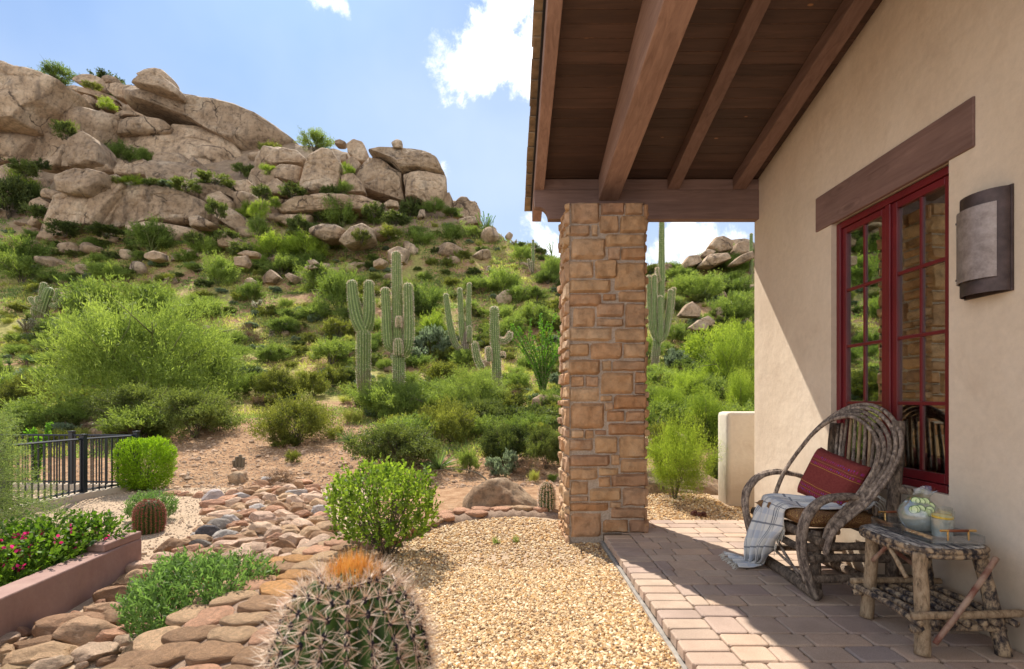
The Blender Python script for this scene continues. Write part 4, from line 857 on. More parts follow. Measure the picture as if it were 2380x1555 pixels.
ROCKS = [
 (A_, 62, 'huge smooth granite dome at the upper left edge of the mountain', 6, [(-330, 0), (0, 62), (130, 110), (300, 165), (440, 220), (395, 290), (350, 390), (270, 455), (220, 540), (120, 568), (0, 570), (-330, 600)], 8),
 (A_, 63, 'flat dark streaked granite face below the huge left dome', 5, [(-260, 555), (0, 560), (130, 560), (205, 560), (215, 640), (180, 720), (150, 790), (60, 800), (-260, 820)], 5),
 (A_, 65, 'wide slab of granite right of the streaked face on the left', 6, [(275, 460), (420, 415), (600, 400), (800, 440), (800, 500), (765, 600), (740, 680), (560, 800), (270, 830), (150, 800), (190, 700), (240, 600)], 6),
 (A_, 66.5, 'rear half of the big split boulder on the summit', 4, [(945, 170), (990, 125), (1060, 118), (1130, 140), (1190, 200), (1198, 250), (1100, 260), (1000, 200)], 2.5),
 (A_, 65.2, 'large wedge boulder in front of the split boulder on the summit', 5, [(918, 235), (960, 180), (1030, 140), (1120, 175), (1200, 240), (1255, 290), (1245, 335), (1180, 315), (1050, 280)], 3),
 (A_, 76, 'dark flat topped summit block between the two skyline shrubs', 4, [(508, 190), (560, 162), (640, 175), (708, 200), (700, 260), (640, 275), (560, 245), (510, 215)], 2.5),
 (A_, 77, 'small round summit boulder touching the second skyline shrub', 4, [(712, 185), (750, 172), (802, 188), (790, 235), (715, 240)], 1.6),
 (A_, 73, 'squared summit block below the split boulder', 4, [(735, 240), (800, 220), (880, 250), (905, 290), (880, 345), (820, 345), (755, 290)], 2.5),
 (A_, 71, 'flat slab at the foot of the squared summit block', 4, [(430, 265), (560, 265), (680, 295), (800, 330), (820, 365), (700, 340), (560, 300)], 2),
 (A_, 68, 'low grey slab beside the edge of the huge left dome', 4, [(390, 290), (470, 275), (548, 300), (540, 347), (400, 325)], 1.6),
 (A_, 67.5, 'egg shaped boulder in the saddle right of the huge dome', 4, [(495, 360), (580, 303), (650, 330), (657, 375), (610, 403), (520, 403)], 1.6),
 (A_, 67.5, 'squared boulder right of the egg shaped boulder', 4, [(658, 350), (740, 347), (803, 365), (797, 428), (700, 412)], 1.6),
 (A_, 67.2, 'flat stone below the egg shaped boulder', 3, [(390, 380), (450, 372), (508, 385), (500, 412), (400, 415)], 1.2),
 (A_, 67, 'small cobble in the saddle by the dome', 3, [(310, 415), (350, 398), (378, 415), (370, 435), (320, 436)], .8),
 (A_, 67, 'small tilted stone above the flat stone in the saddle', 3, [(352, 355), (385, 345), (408, 365), (395, 380), (358, 375)], .8),
 (A_, 69.5, 'long smooth granite ridge sloping down to the right of the summit', 6, [(880, 260), (1050, 285), (1300, 345), (1500, 385), (1700, 440), (1850, 510), (1960, 580), (2070, 650), (2010, 720), (1750, 760), (1500, 620), (1400, 560), (1200, 480), (1000, 440), (900, 400), (860, 320)], 10),
 (A_, 69.5, 'thin cap stone on the crest of the long ridge', 4, [(1460, 385), (1500, 378), (1600, 400), (1720, 445), (1850, 510), (1930, 570), (1800, 510), (1650, 440)], 1.2),
 (A_, 69.5, 'tiny knob standing on the skyline right of the split boulder', 3, [(1305, 345), (1315, 328), (1335, 332), (1342, 355)], .6),
 (A_, 66, 'rectangular granite block in the middle of the cliff', 5, [(815, 490), (870, 458), (1000, 468), (1140, 490), (1192, 535), (1180, 585), (1000, 597), (812, 590)], 3),
 (A_, 66.5, 'flat stone lying on top of the rectangular block', 4, [(800, 450), (850, 418), (950, 430), (1030, 470), (900, 465), (810, 485)], 1.5),
 (A_, 67.5, 'central sweeping cliff face of brown granite', 6, [(750, 630), (900, 590), (1190, 595), (1195, 510), (1350, 518), (1520, 560), (1645, 630), (1655, 675), (1720, 770), (1830, 880), (1835, 970), (1700, 910), (1430, 915), (1200, 890), (1050, 870), (980, 790), (860, 710)], 6),
 (A_, 58, 'tall rounded boulder below the wide slab', 5, [(483, 620), (560, 552), (640, 600), (690, 650), (718, 720), (705, 790), (610, 815), (492, 812), (495, 700)], 3),
 (A_, 59, 'slim pointed rock left of the tall rounded boulder', 4, [(385, 720), (420, 628), (442, 700), (432, 810), (340, 835), (260, 825), (340, 770)], 1.8),
 (A_, 58.8, 'narrow stone wedged beside the slim pointed rock', 4, [(440, 720), (465, 680), (492, 740), (490, 815), (436, 815)], 1.2),
 (A_, 58.5, 'small rock above the wedged narrow stone', 3, [(455, 680), (480, 658), (503, 690), (495, 740), (465, 720)], .9),
 (A_, 60, 'pitted rock leaning at the foot of the central cliff', 4, [(1275, 800), (1325, 728), (1380, 780), (1418, 870), (1400, 905), (1275, 895)], 2.2),
 (A_, 61, 'low scalloped rock below the two pale shrubs', 5, [(1050, 720), (1120, 700), (1260, 720), (1290, 780), (1290, 890), (1120, 890), (1060, 830)], 3),
 (A_, 58, 'horned rock in front of the scalloped rock', 5, [(790, 840), (840, 757), (885, 770), (900, 800), (985, 742), (1020, 790), (1085, 880), (940, 885), (800, 870)], 2),
 (A_, 59, 'mossy ledge right of the tall rounded boulder', 4, [(540, 815), (620, 782), (740, 785), (790, 815), (780, 850), (650, 850)], 2),
 (A_, 50.5, 'overhanging boxy head of the big front boulder', 5, [(405, 890), (450, 850), (520, 815), (640, 820), (722, 840), (712, 930), (640, 1015), (540, 1022), (430, 990)], 2.8),
 (A_, 51.5, 'massive body of the big front boulder', 6, [(340, 1190), (380, 1010), (500, 990), (640, 960), (700, 850), (765, 830), (838, 910), (825, 1000), (770, 1110), (700, 1240), (560, 1245), (430, 1320), (320, 1265)], 3.5),
 (A_, 52, 'thin upright slab between the two front boulders', 4, [(835, 930), (857, 930), (850, 1020), (790, 1170), (740, 1245), (700, 1245), (790, 1080), (830, 990)], 1.4),
 (A_, 52.5, 'long pale front boulder right of the massive one', 6, [(860, 925), (1000, 912), (1130, 950), (1230, 965), (1420, 1050), (1448, 1130), (1430, 1185), (1250, 1220), (1100, 1200), (860, 1240), (765, 1245), (800, 1120)], 3.5),
 (A_, 54, 'rounded stone on the right shoulder of the long front boulder', 4, [(1215, 950), (1290, 932), (1342, 980), (1330, 1008), (1230, 980)], 1.3),
 (A_, 54, 'jointed rock right of the long front boulder', 5, [(1430, 1000), (1520, 972), (1622, 1060), (1612, 1115), (1480, 1095), (1420, 1050)], 2),
 (A_, 53, 'long dark boulder sloping down right below the jointed rock', 5, [(1470, 1062), (1600, 1095), (1700, 1160), (1748, 1240), (1735, 1295), (1600, 1230), (1490, 1160)], 2.4),
 (A_, 56, 'cracked pale boulder above the bright green gully shrub', 5, [(1595, 905), (1710, 895), (1800, 970), (1808, 1050), (1720, 1030), (1640, 980)], 2),
 (A_, 56.5, 'low rounded rock left of the cracked pale boulder', 4, [(1322, 915), (1420, 885), (1500, 905), (1490, 965), (1380, 970)], 1.6),
 (A_, 55.5, 'pair of brown stones under the cracked pale boulder', 4, [(1480, 950), (1550, 930), (1650, 1000), (1730, 1070), (1700, 1080), (1580, 1010)], 1.4),
 (A_, 55, 'broken boulder left of the massive front boulder', 4, [(208, 1085), (270, 1008), (350, 1060), (342, 1130), (230, 1125)], 2),
 (A_, 55, 'flat topped boulder at the far left below the shrubs', 4, [(285, 965), (340, 960), (420, 985), (380, 1040), (300, 1020)], 1.8),
 (A_, 52, 'small boulder at the lower left of the massive one', 4, [(205, 1215), (250, 1120), (330, 1125), (320, 1170), (250, 1230)], 1.6),
 (A_, 51, 'low ledge under the two front boulders', 5, [(855, 1220), (1000, 1185), (1200, 1210), (1350, 1240), (1450, 1290), (1300, 1300), (1240, 1330), (900, 1260)], 2.2),
 (A_, 50, 'knobbly boulder at the right end of the low ledge', 4, [(1305, 1160), (1370, 1138), (1440, 1180), (1500, 1210), (1420, 1235), (1330, 1232)], 1.6),
 (A_, 48, 'dark stained round boulder beside the pale green shrub', 4, [(1513, 1300), (1580, 1252), (1650, 1300), (1658, 1375), (1520, 1362)], 1.6),
 (A_, 38, 'rusty round boulder under the shrub at the foot of the cliff', 4, [(1000, 1410), (1060, 1385), (1130, 1405), (1138, 1450), (1060, 1462), (1005, 1440)], .9),
 (A_, 36, 'squarish rock in the pile right of the pale shrub', 4, [(1618, 1430), (1700, 1420), (1722, 1470), (1700, 1505), (1630, 1490)], .8),
 (A_, 36.5, 'flat rock topping the pile right of the pale shrub', 4, [(1640, 1410), (1710, 1385), (1790, 1400), (1780, 1430), (1700, 1430)], .8),
 (B_, 57, 'left grey panel of the big split rock face', 6, [(735, 342), (820, 365), (900, 440), (945, 458), (955, 560), (975, 650), (850, 610), (700, 577), (655, 480), (700, 400)], 4),
 (B_, 56.5, 'brown top panel of the big split rock face', 6, [(732, 320), (800, 298), (940, 298), (1080, 318), (1170, 370), (1218, 462), (1110, 462), (1040, 447), (945, 456), (880, 390), (800, 348)], 4),
 (B_, 56, 'lower right panel of the big split rock face', 6, [(948, 458), (1100, 450), (1216, 465), (1224, 560), (1200, 640), (1130, 682), (1050, 640), (978, 632)], 4),
 (B_, 57, 'greenish lobe at the right foot of the big split face', 5, [(1180, 600), (1240, 568), (1258, 610), (1245, 690), (1160, 690), (1130, 670)], 2),
 (B_, 58, 'jagged end rock at the right of the cliff', 5, [(1258, 640), (1310, 593), (1350, 600), (1380, 640), (1402, 625), (1432, 690), (1432, 765), (1340, 750), (1265, 700)], 2),
 (B_, 55, 'tall triangular boulder left of the split face', 6, [(365, 340), (450, 287), (505, 300), (565, 400), (565, 500), (545, 565), (420, 597), (308, 555), (340, 430)], 3),
 (B_, 59, 'upright knob left of the split face', 4, [(597, 265), (640, 236), (702, 260), (732, 330), (722, 400), (680, 395), (610, 335)], 2),
 (B_, 57.5, 'leaning stone under the upright knob', 4, [(590, 375), (640, 348), (692, 400), (662, 478), (605, 440)], 1.8),
 (B_, 58, 'small brown stone behind the triangular boulder', 4, [(560, 345), (600, 330), (605, 400), (570, 395)], 1),
 (B_, 59, 'low smooth boulder behind the triangular boulder', 5, [(85, 380), (200, 298), (290, 310), (362, 375), (330, 405), (150, 415)], 2.4),
 (B_, 56, 'pair of joined round rocks left of the triangular boulder', 5, [(128, 450), (180, 398), (250, 400), (325, 420), (312, 525), (160, 495)], 2.2),
 (B_, 54, 'creased round rock below the joined pair', 4, [(105, 530), (165, 484), (250, 545), (225, 595), (110, 592)], 1.8),
 (B_, 54.5, 'wide rough block low on the slope beside the creased rock', 5, [(95, 620), (150, 592), (215, 620), (190, 690), (130, 715)], 1.6),
 (B_, 53, 'long pale slab stretching under the triangular boulder', 6, [(182, 685), (260, 618), (450, 594), (700, 598), (825, 645), (822, 692), (600, 692), (350, 702), (200, 712)], 3),
 (B_, 52.5, 'lower pale slab beneath the long one', 5, [(150, 745), (230, 712), (380, 712), (360, 780), (240, 790)], 2),
 (B_, 55, 'dark ledge behind the long pale slab', 5, [(560, 470), (640, 450), (700, 520), (720, 580), (600, 590)], 2),
 (B_, 56, 'balanced round rock perched on top of the split face', 4, [(880, 268), (912, 240), (944, 255), (947, 300), (892, 302)], 1),
 (B_, 62, 'small dark rock on the skyline left of the upright knob', 4, [(530, 255), (560, 248), (600, 265), (580, 285), (530, 280)], 1.2),
 (B_, 46, 'big smooth boulder below the long pale slab', 5, [(555, 885), (630, 790), (700, 768), (762, 800), (775, 865), (720, 895), (600, 918)], 2.4),
 (B_, 47, 'boulder left of the big smooth one below the slab', 5, [(372, 805), (450, 768), (540, 775), (600, 810), (560, 870), (470, 880), (380, 840)], 2.2),
 (B_, 47.5, 'rounded rock right of the big smooth one below the slab', 4, [(755, 800), (830, 783), (862, 830), (790, 868)], 1.6),
 (B_, 38, 'half hidden round boulder behind the tallest saguaro', 4, [(858, 940), (920, 908), (985, 930), (960, 1012), (868, 1015)], 1.4),
 (B_, 35, 'low rock left of the tallest saguaro tip', 4, [(768, 1010), (810, 985), (858, 1005), (830, 1035), (770, 1045)], .9),
 (B_, 37, 'brown rock under the bright green shrubs left', 4, [(85, 1105), (130, 1053), (182, 1100), (150, 1142), (88, 1142)], 1.2),
 (B_, 35, 'tan rock right of the brown rock under the shrubs', 4, [(213, 1092), (240, 1073), (302, 1100), (272, 1142)], .8),
 (B_, 39, 'thin flat stone lying on another on the slope', 3, [(358, 1000), (400, 992), (437, 1020), (380, 1030)], .7),
 (B_, 38.8, 'stone carrying the thin flat one', 3, [(338, 1042), (390, 1024), (427, 1045), (350, 1062)], .7),
 (B_, 52, 'rock on the ridge right of the ocotillo', 4, [(1488, 850), (1550, 830), (1585, 862), (1560, 895), (1530, 895)], 1.3),
 (B_, 52, 'dark upright rock at the ridge right of the ocotillo', 4, [(1585, 850), (1612, 818), (1637, 835), (1612, 885)], .9),
 (B_, 52, 'small reddish rock at the foot of the jagged end rock', 3, [(1385, 745), (1415, 738), (1430, 765), (1390, 772)], .7),
 (B_, 51, 'small upright brown rock under the split face', 3, [(1040, 740), (1055, 680), (1085, 678), (1090, 730)], .8),
 (B_, 51.5, 'round brown rock under the split face', 4, [(830, 650), (870, 620), (920, 630), (925, 665), (850, 670)], 1),
 (C_, 46, 'top boulder of the right hand rock pile', 5, [(758, 265), (790, 222), (830, 212), (868, 240), (862, 278), (800, 292)], 1.6),
 (C_, 44.5, 'broad boulder under the top one of the right hand pile', 5, [(716, 345), (760, 300), (850, 288), (858, 320), (780, 352), (720, 352)], 1.8),
 (C_, 45, 'dark wedge boulder left of the right hand rock pile', 5, [(632, 352), (670, 305), (722, 296), (730, 330), (690, 352), (640, 366)], 1.5),
 (C_, 46.5, 'leaning slab right of the top boulder of the right pile', 4, [(860, 295), (880, 250), (920, 238), (952, 260), (935, 292), (880, 307)], 1.4),
 (C_, 48, 'rear boulder of the right hand rock pile', 4, [(855, 260), (865, 230), (920, 228), (960, 250), (960, 300), (880, 300)], 2),
 (C_, 43, 'pale smooth rock at the right foot of the right pile', 4, [(848, 345), (900, 302), (960, 278), (960, 315), (885, 347)], 1.3),
 (C_, 45.5, 'dark stone tucked between the boulders of the right pile', 4, [(725, 300), (755, 272), (795, 285), (760, 305), (730, 312)], 1),
 (C_, 33, 'sharp dark boulder halfway up the slope right of the pillar', 4, [(628, 565), (660, 520), (690, 505), (727, 540), (718, 577), (640, 575)], 1),
 (C_, 30, 'pale split boulder on the slope right of the pillar', 4, [(673, 622), (720, 586), (762, 605), (752, 637), (690, 637)], .8),
 (C_, 31, 'grey stone behind the pale split boulder', 4, [(718, 587), (760, 568), (788, 600), (762, 617)], .8),
 (C_, 29, 'flat stone on the slope behind the right saguaro', 3, [(645, 705), (690, 683), (730, 690), (720, 705), (660, 715)], .6),
]
for tr, d, lab, n, pts, th in ROCKS: outline_rock(pts, tr, d, lab, th, n, crack=.045 if n > 4 else .03)
# a shelf of jointed rock filling the cliff behind the named faces
for (px, py, wpx, hpx, d) in [(60, 450, 130, 110, 60), (440, 430, 150, 90, 57), (640, 430, 120, 120, 60), (560, 370, 200, 110, 74), (300, 330, 220, 130, 72), (700, 480, 130, 80, 57), (900, 480, 180, 70, 60), (80, 300, 180, 150, 74), (470, 330, 200, 120, 76), (620, 500, 110, 70, 54), (500, 480, 120, 60, 55), (240, 420, 160, 80, 62), (1060, 500, 110, 50, 63)]:
    p = P(px, py, d+2.5); V, Fq = rock_shape(5, int(px+py), .16, .9, 1.5, .07, 6); o = link('granite_boulder', mesh_np('granite_boulder', V*np.array([wpx/F*d*.55, 3.2, hpx/F*d*.6]), [Fq]), M['gran']); o.location = p
    tag(o, 'half hidden granite mass wedged behind the front boulders of the cliff', 'boulder', 'granite masses behind the named boulders')
# scattered hill stones, copies of six shapes
protos = []
for k in range(6):
    V, Fq = rock_shape(3, 50+k, .14, .5, 1.3, .03, 5); protos.append(mesh_np('hill_stone', V*np.array([1, .8, .68]), [Fq])); protos[-1].materials.append(M['gran'])
for k in range(150):
    if k < 100: px = R.uniform(0, 1290) if R.random() < .8 else R.uniform(1510, 1750); py = R.choice([R.uniform(430, 640), R.uniform(560, 900)])
    else: px = R.uniform(0, 760); py = R.uniform(250, 560)
    x, y, z = ghit(px, py, 12)
    if y > 88: continue
    o = bpy.data.objects.new('hill_stone', R.choice(protos)); COL.objects.link(o); s_ = R.uniform(.14, .45)*(1 if y < 35 else 2.2); o.location = (x, y, z+s_*.2); o.scale = (s_*R.uniform(.8, 1.6), s_*R.uniform(.8, 1.5), s_*R.uniform(.7, 1.2)); o.rotation_euler = (R.uniform(-.3, .3), R.uniform(-.3, .3), R.uniform(0, 6.3))
    tag(o, 'small tan granite stone lying among the scrub on the hillside', 'stone', 'loose stones on the hillside')

# ------------------------------------------------------------------ garden stones
rock_me = []
for k in range(12):
    V, Fq = rock_shape(4, 200+k, .10, R.uniform(.5, 1.6), 1.5, .04, 16); me = mesh_np('river_rock', V, [Fq]); me.set_sharp_from_angle(angle=math.radians(32)); me.materials.append(M['stone']); rock_me.append(me)
PAL = {'salmon': (.66, .36, .22), 'peach': (.82, .57, .40), 'tan': (.66, .43, .25), 'brown': (.44, .26, .145), 'grey': (.33, .29, .25), 'dark grey': (.14, .135, .14), 'white': (.62, .55, .50), 'orange': (.66, .34, .13)}
GS = lambda x, y: (x*.3835, 632.8/1+y*.3835+325.9)
def gstone(px, py, wpx, hpx, colr, label, zoff=0, group='boulders in the dry wash', flat=None):
    x, y, z = ghit(px, py+hpx*.32, 1.6); sx = wpx/F*y/2; sz = flat or min(sx*.55, hpx/F*y*.5); sy = max(sx*.72, .03)
    o = bpy.data.objects.new('river_rock', R.choice(rock_me)); COL.objects.link(o); o.location = (x, y, z+sz*.45+zoff); o.scale = (sx*1.08, sy, sz*1.1)
    o.rotation_euler = (R.uniform(-.1, .1), R.uniform(-.1, .1), R.choice([0, PI])+R.uniform(-.25, .25)); c = PAL[colr]; j = R.uniform(.88, 1.12); o.color = (c[0]*j, c[1]*j*R.uniform(.95, 1.05), c[2]*j, 1)
    tag(o, label, 'rock', group); STN.append((x, y, max(sx, sy))); return o
STN = []
for a in [(390, 1290, 390, 170, 'brown', 'largest tan boulder in dappled shade under the mauve planter wall'), (545, 1345, 330, 140, 'tan', 'long tan boulder in front of the largest shaded one'), (645, 1355, 210, 105, 'salmon', 'red brown layered rock right of the long tan boulder'),
          (720, 1085, 215, 135, 'brown', 'smooth brown boulder by the corner of the planter wall'), (605, 1190, 185, 125, 'tan', 'angular tan rock left of the smooth brown boulder'), (760, 1215, 115, 95, 'peach', 'upright pale pink rock below the grey stone'),
          (757, 1165, 135, 65, 'grey', 'small grey stone above the upright pink rock'), (270, 1470, 400, 140, 'tan', 'wide flat orange tan rock at the lower left corner'), (550, 1460, 255, 115, 'peach', 'pale flat rock right of the wide orange tan one'),
          (860, 1295, 220, 85, 'salmon', 'layered salmon rock left of the low green shrub'), (775, 1385, 185, 85, 'peach', 'pale folded rock near the flagstone edge'), (850, 1440, 240, 100, 'tan', 'yellowish rounded rock near the flagstone edge'), (870, 1130, 125, 65, 'salmon', 'small salmon rock right of the smooth brown boulder'),
          (890, 1200, 140, 80, 'salmon', 'pink brown rock tucked against the low green shrub'), (910, 940, 240, 120, 'peach', 'large smooth peach boulder at the end of the planter wall'), (825, 1040, 115, 60, 'dark grey', 'dark grey rock under the large peach boulder'),
          (45, 1460, 120, 130, 'tan', 'mossy rock cut by the left edge of the picture'), (205, 1405, 210, 60, 'brown', 'dark brown rock at the foot of the planter wall'), (330, 1530, 220, 80, 'peach', 'pale rock at the bottom edge below the wide orange one'), (670, 1500, 130, 70, 'brown', 'brown rock in front of the pale flat rock'), (140, 1545, 200, 60, 'tan', 'tan rock at the bottom left edge'),
          (1205, 790, 135, 90, 'grey', 'speckled grey brown boulder behind the low green shrub'), (1365, 800, 180, 75, 'peach', 'pale pink rock right of the speckled boulder'), (1290, 500, 145, 95, 'white', 'white pointed boulder at the back of the stone border'),
          (1035, 490, 95, 40, 'salmon', 'leftmost salmon rock of the curved border'), (1110, 490, 62, 48, 'salmon', 'second salmon rock of the curved border'), (1155, 492, 45, 44, 'tan', 'narrow tan rock of the curved border'), (1203, 497, 80, 55, 'salmon', 'salmon rock left of the white pointed boulder'),
          (1282, 552, 145, 65, 'salmon', 'red brown rock in front of the white pointed boulder'), (1312, 578, 125, 45, 'brown', 'thin brown rock of the curved border'), (1330, 620, 165, 70, 'peach', 'pale angular rock above the grey pair'), (1345, 680, 150, 65, 'grey', 'upper blue grey rock of the grey pair'), (1275, 722, 140, 82, 'dark grey', 'lower dark grey rock of the grey pair'),
          (1360, 740, 135, 65, 'white', 'whitish pink rock beside the lower dark grey rock'), (1440, 765, 160, 50, 'brown', 'flat brown rock right of the whitish one'), (1455, 672, 110, 45, 'salmon', 'dark salmon rock right of the blue grey one'), (1610, 640, 190, 80, 'peach', 'wide peach rock in the middle of the wash'), (1610, 700, 190, 80, 'peach', 'flat topped pale rock in the middle of the wash'), (1590, 430, 110, 60, 'salmon', 'salmon block at the upper end of the wash')]:
    px, py = a[0]*.3835, 958.7+a[1]*.3835; gstone(px, py, a[2]*.3835*1.0, a[3]*.3835, a[4], a[5])
# fill the rest of the wash
def inpoly(x, y, poly):
    c = False; j = len(poly)-1
    for i in range(len(poly)):
        if (poly[i][1] > y) != (poly[j][1] > y) and x < (poly[j][0]-poly[i][0])*(y-poly[i][1])/(poly[j][1]-poly[i][1])+poly[i][0]: c = not c
        j = i
    return c
WASH = [(0, 1485), (100, 1475), (215, 1420), (290, 1355), (330, 1320), (420, 1270), (470, 1230), (480, 1180), (470, 1150), (560, 1135), (620, 1112), (700, 1125), (760, 1160), (770, 1230), (770, 1295), (660, 1330), (560, 1390), (400, 1475), (280, 1555), (0, 1555)]
cnt = 0
for k in range(12000):
    if cnt > 255: break
    px, py = R.uniform(0, 780), R.uniform(1100, 1580)
    if not inpoly(px, py, WASH): continue
    x, y, z = ghit(px, py, 1.6); big = k < 2500; r_ = R.uniform(.10, .165) if big else R.uniform(.045, .09)
    if py > 1440: r_ *= .75
    if y < 2.75: continue
    if any((x-a)**2+((y-b_)*1.25)**2 < ((r_+c)*.80)**2 for a, b_, c in STN): continue
    up_ = py < 1300
    cl_ = R.choice(['salmon', 'tan', 'peach', 'peach', 'peach', 'tan', 'tan', 'white', 'brown', 'brown', 'salmon', 'salmon']) if up_ else R.choice(['tan', 'brown', 'salmon', 'peach', 'orange', 'peach'])
    o = bpy.data.objects.new('river_rock', R.choice(rock_me)); COL.objects.link(o); o.location = (x, y, z+r_*.22); o.scale = (r_*R.uniform(1, 1.3), r_*R.uniform(.7, .95), r_*R.uniform(.5, .85)); o.rotation_euler = (R.uniform(-.25, .25), R.uniform(-.22, .22), R.uniform(-.5, .5)+R.choice([0, PI]))
    c = PAL[cl_]; j = R.uniform(.85, 1.15); o.color = (c[0]*j, c[1]*j, c[2]*j, 1); tag(o, f"{cl_} {'boulder' if big else 'cobble'} packed among the others in the {'upper' if up_ else 'lower'} dry wash", 'rock', 'cobbles filling the dry wash'); STN.append((x, y, r_)); cnt += 1
    if cnt > 330: break
# mortared flagstone edge
flag = thing('flagstone_edging', 'curved mortared edging of flat sandstone flags between the wash and the gravel', 'edging', (-1.3, 4, -.1))
cpts = smooth_path(CUR[1:10], 120); b = MB(); n = 120; prof = [(-.46, -.30), (-.40, -.17), (-.30, -.095), (-.15, -.062), (.05, -.05), (.15, -.058), (.22, -.095), (.26, -.2)]
c2 = np.concatenate([cpts[:, :2]]); Tn = np.gradient(c2, axis=0); Tn /= np.linalg.norm(Tn, axis=1)[:, None]; Nn = np.stack([Tn[:, 1], -Tn[:, 0]], 1)
wid = np.interp(np.arange(n), [0, 48, 66, 80, 92, 108, 119], [1.45, 1.45, 1.2, .9, .95, .6, .25])
V = [(c2[i][0]+Nn[i][0]*s_*wid[i], c2[i][1]+Nn[i][1]*s_*wid[i], z+.012*math.sin(i*1.7+s_*9)) for i in range(n) for s_, z in prof]; m_ = len(prof)
b.add(V, [(i*m_+j, (i+1)*m_+j, (i+1)*m_+j+1, i*m_+j+1) for i in range(n-1) for j in range(m_-1)]+[tuple(range((n-1)*m_, n*m_))]); b.build('mortar_bed', M['bedding'], flag, smooth=True)
L_ = np.concatenate([[0], np.cumsum(np.linalg.norm(np.diff(c2, axis=0), axis=1))])
def along(s_): return np.array([np.interp(s_, L_, c2[:, 0]), np.interp(s_, L_, c2[:, 1])]), np.array([np.interp(s_, L_, Nn[:, 0]), np.interp(s_, L_, Nn[:, 1])]), float(np.interp(s_, L_, wid))
flagm = []
for k in range(8):
    V, Fq = rock_shape(4, 700+k, .05, .35, 1.2, .0, 0); rr = np.random.default_rng(k); a = np.arctan2(V[:, 1], V[:, 0]); per = 1+.13*np.cos(2*a+rr.uniform(0, 6))+.10*np.cos(3*a+rr.uniform(0, 6))+.06*np.cos(5*a+rr.uniform(0, 6)); V[:, 0] *= per; V[:, 1] *= per; V[:, 2] = np.sign(V[:, 2])*np.abs(V[:, 2])**.75
    me = mesh_np('flagstone', V, [Fq]); me.materials.append(M['stone']); flagm.append(me)
for row, (off, zz) in enumerate(((-.37, -.125), (-.22, -.068), (-.06, -.045), (.10, -.045))):
    s_ = .05+row*.07
    while s_ < L_[-1]-.12 and len([o for o in flag.children if o.name.startswith('flagstone')]) < 98:
        ln = R.uniform(.15, .28); p, nv, wd = along(s_+ln/2)
        if (wd > .5 or row == 1) and (row != 3 or wd > .92):
            o = bpy.data.objects.new('flagstone', R.choice(flagm)); COL.objects.link(o); o.parent = flag
            tn = math.atan2(-nv[0], nv[1]); o.location = (p[0]+nv[0]*off*wd+1.3, p[1]+nv[1]*off*wd-4, zz+.1+R.uniform(-.008, .008)); o.rotation_euler = (R.uniform(-.04, .04)+(-.0), R.uniform(-.05, .05), tn+R.uniform(-.12, .12)); o.scale = (ln*.50, .075*wd+.010, .034)
            if row == 0: o.rotation_euler.x += 0
            c = PAL[R.choice(['orange', 'tan', 'tan', 'brown', 'salmon', 'brown'] if p[1] < 4.4 else ['salmon', 'tan', 'salmon', 'brown'])]; j = R.uniform(.9, 1.15); o.color = (c[0]*j, c[1]*j, c[2]*j, 1)
        s_ += ln+.012
# big garden boulder, granite behind tree
def single_rock(name, lab, loc, sc_, seed, mat='gran2', n=5, rough=.13):
    V, Fq = rock_shape(n, seed, rough, .35, 1.2, .03, 3); o = link(name, mesh_np(name, V*np.array(sc_), [Fq]), M[mat]); o.location = loc; o.color = (1, 1, 1, 1); return tag(o, lab, 'boulder')
single_rock('granite_boulder', 'big rough tan boulder behind the flagstone tip beside the small column cactus', (-.04, 6.3, -.20), (.50, .42, .46), 31)
p = ghit(1560, 1150, 5); single_rock('granite_boulder', 'low half buried boulder under the feathery tree past the terrace', (p[0]+.05, p[1]+.35, p[2]+.03), (.75, .3, .24), 33)
p = ghit(1275, 960, 9); single_rock('granite_boulder', 'grey boulder under the tall green ocotillo beside the pillar', (p[0], p[1], p[2]+.15), (.62, .4, .45), 35)
p = ghit(553, 1120, 7); single_rock('granite_boulder', 'pale grey rock on the bare slope under the hedgehog cactus', (p[0], p[1], p[2]+.05), (.2, .15, .15), 36)
for px, py, s_ in ((225, 1003, .35), (262, 1000, .28), (290, 1005, .22), (245, 1015, .30)):
    p = ghit(px, py, 9); single_rock('granite_boulder', 'pale rock stacked on the bank just behind the metal fence', (p[0], p[1], p[2]+.05), (s_*1.3, s_, s_*.6), int(px), n=4)['group'] = 'pale rocks behind the fence'
for px, py in ((1688, 1199), (1700, 1200), (1710, 1201), (1722, 1202)): pass
for k, (zx, zy, s_) in enumerate(((548, 670, .035), (612, 682, .028), (668, 690, .03))):
    x, y, z = ghit(1510.8+.1868*zx, 1075+.1868*zy, 4); o = single_rock('dark_pebble', ['left', 'middle', 'right'][k]+' rusty brown stone at the far edge of the terrace pavers', (x, max(y, 5.12), z+.03), (s_, s_, s_), 60+k, 'stone', 3); o['category'] = 'stone'; o.color = (.14, .05, .035, 1)

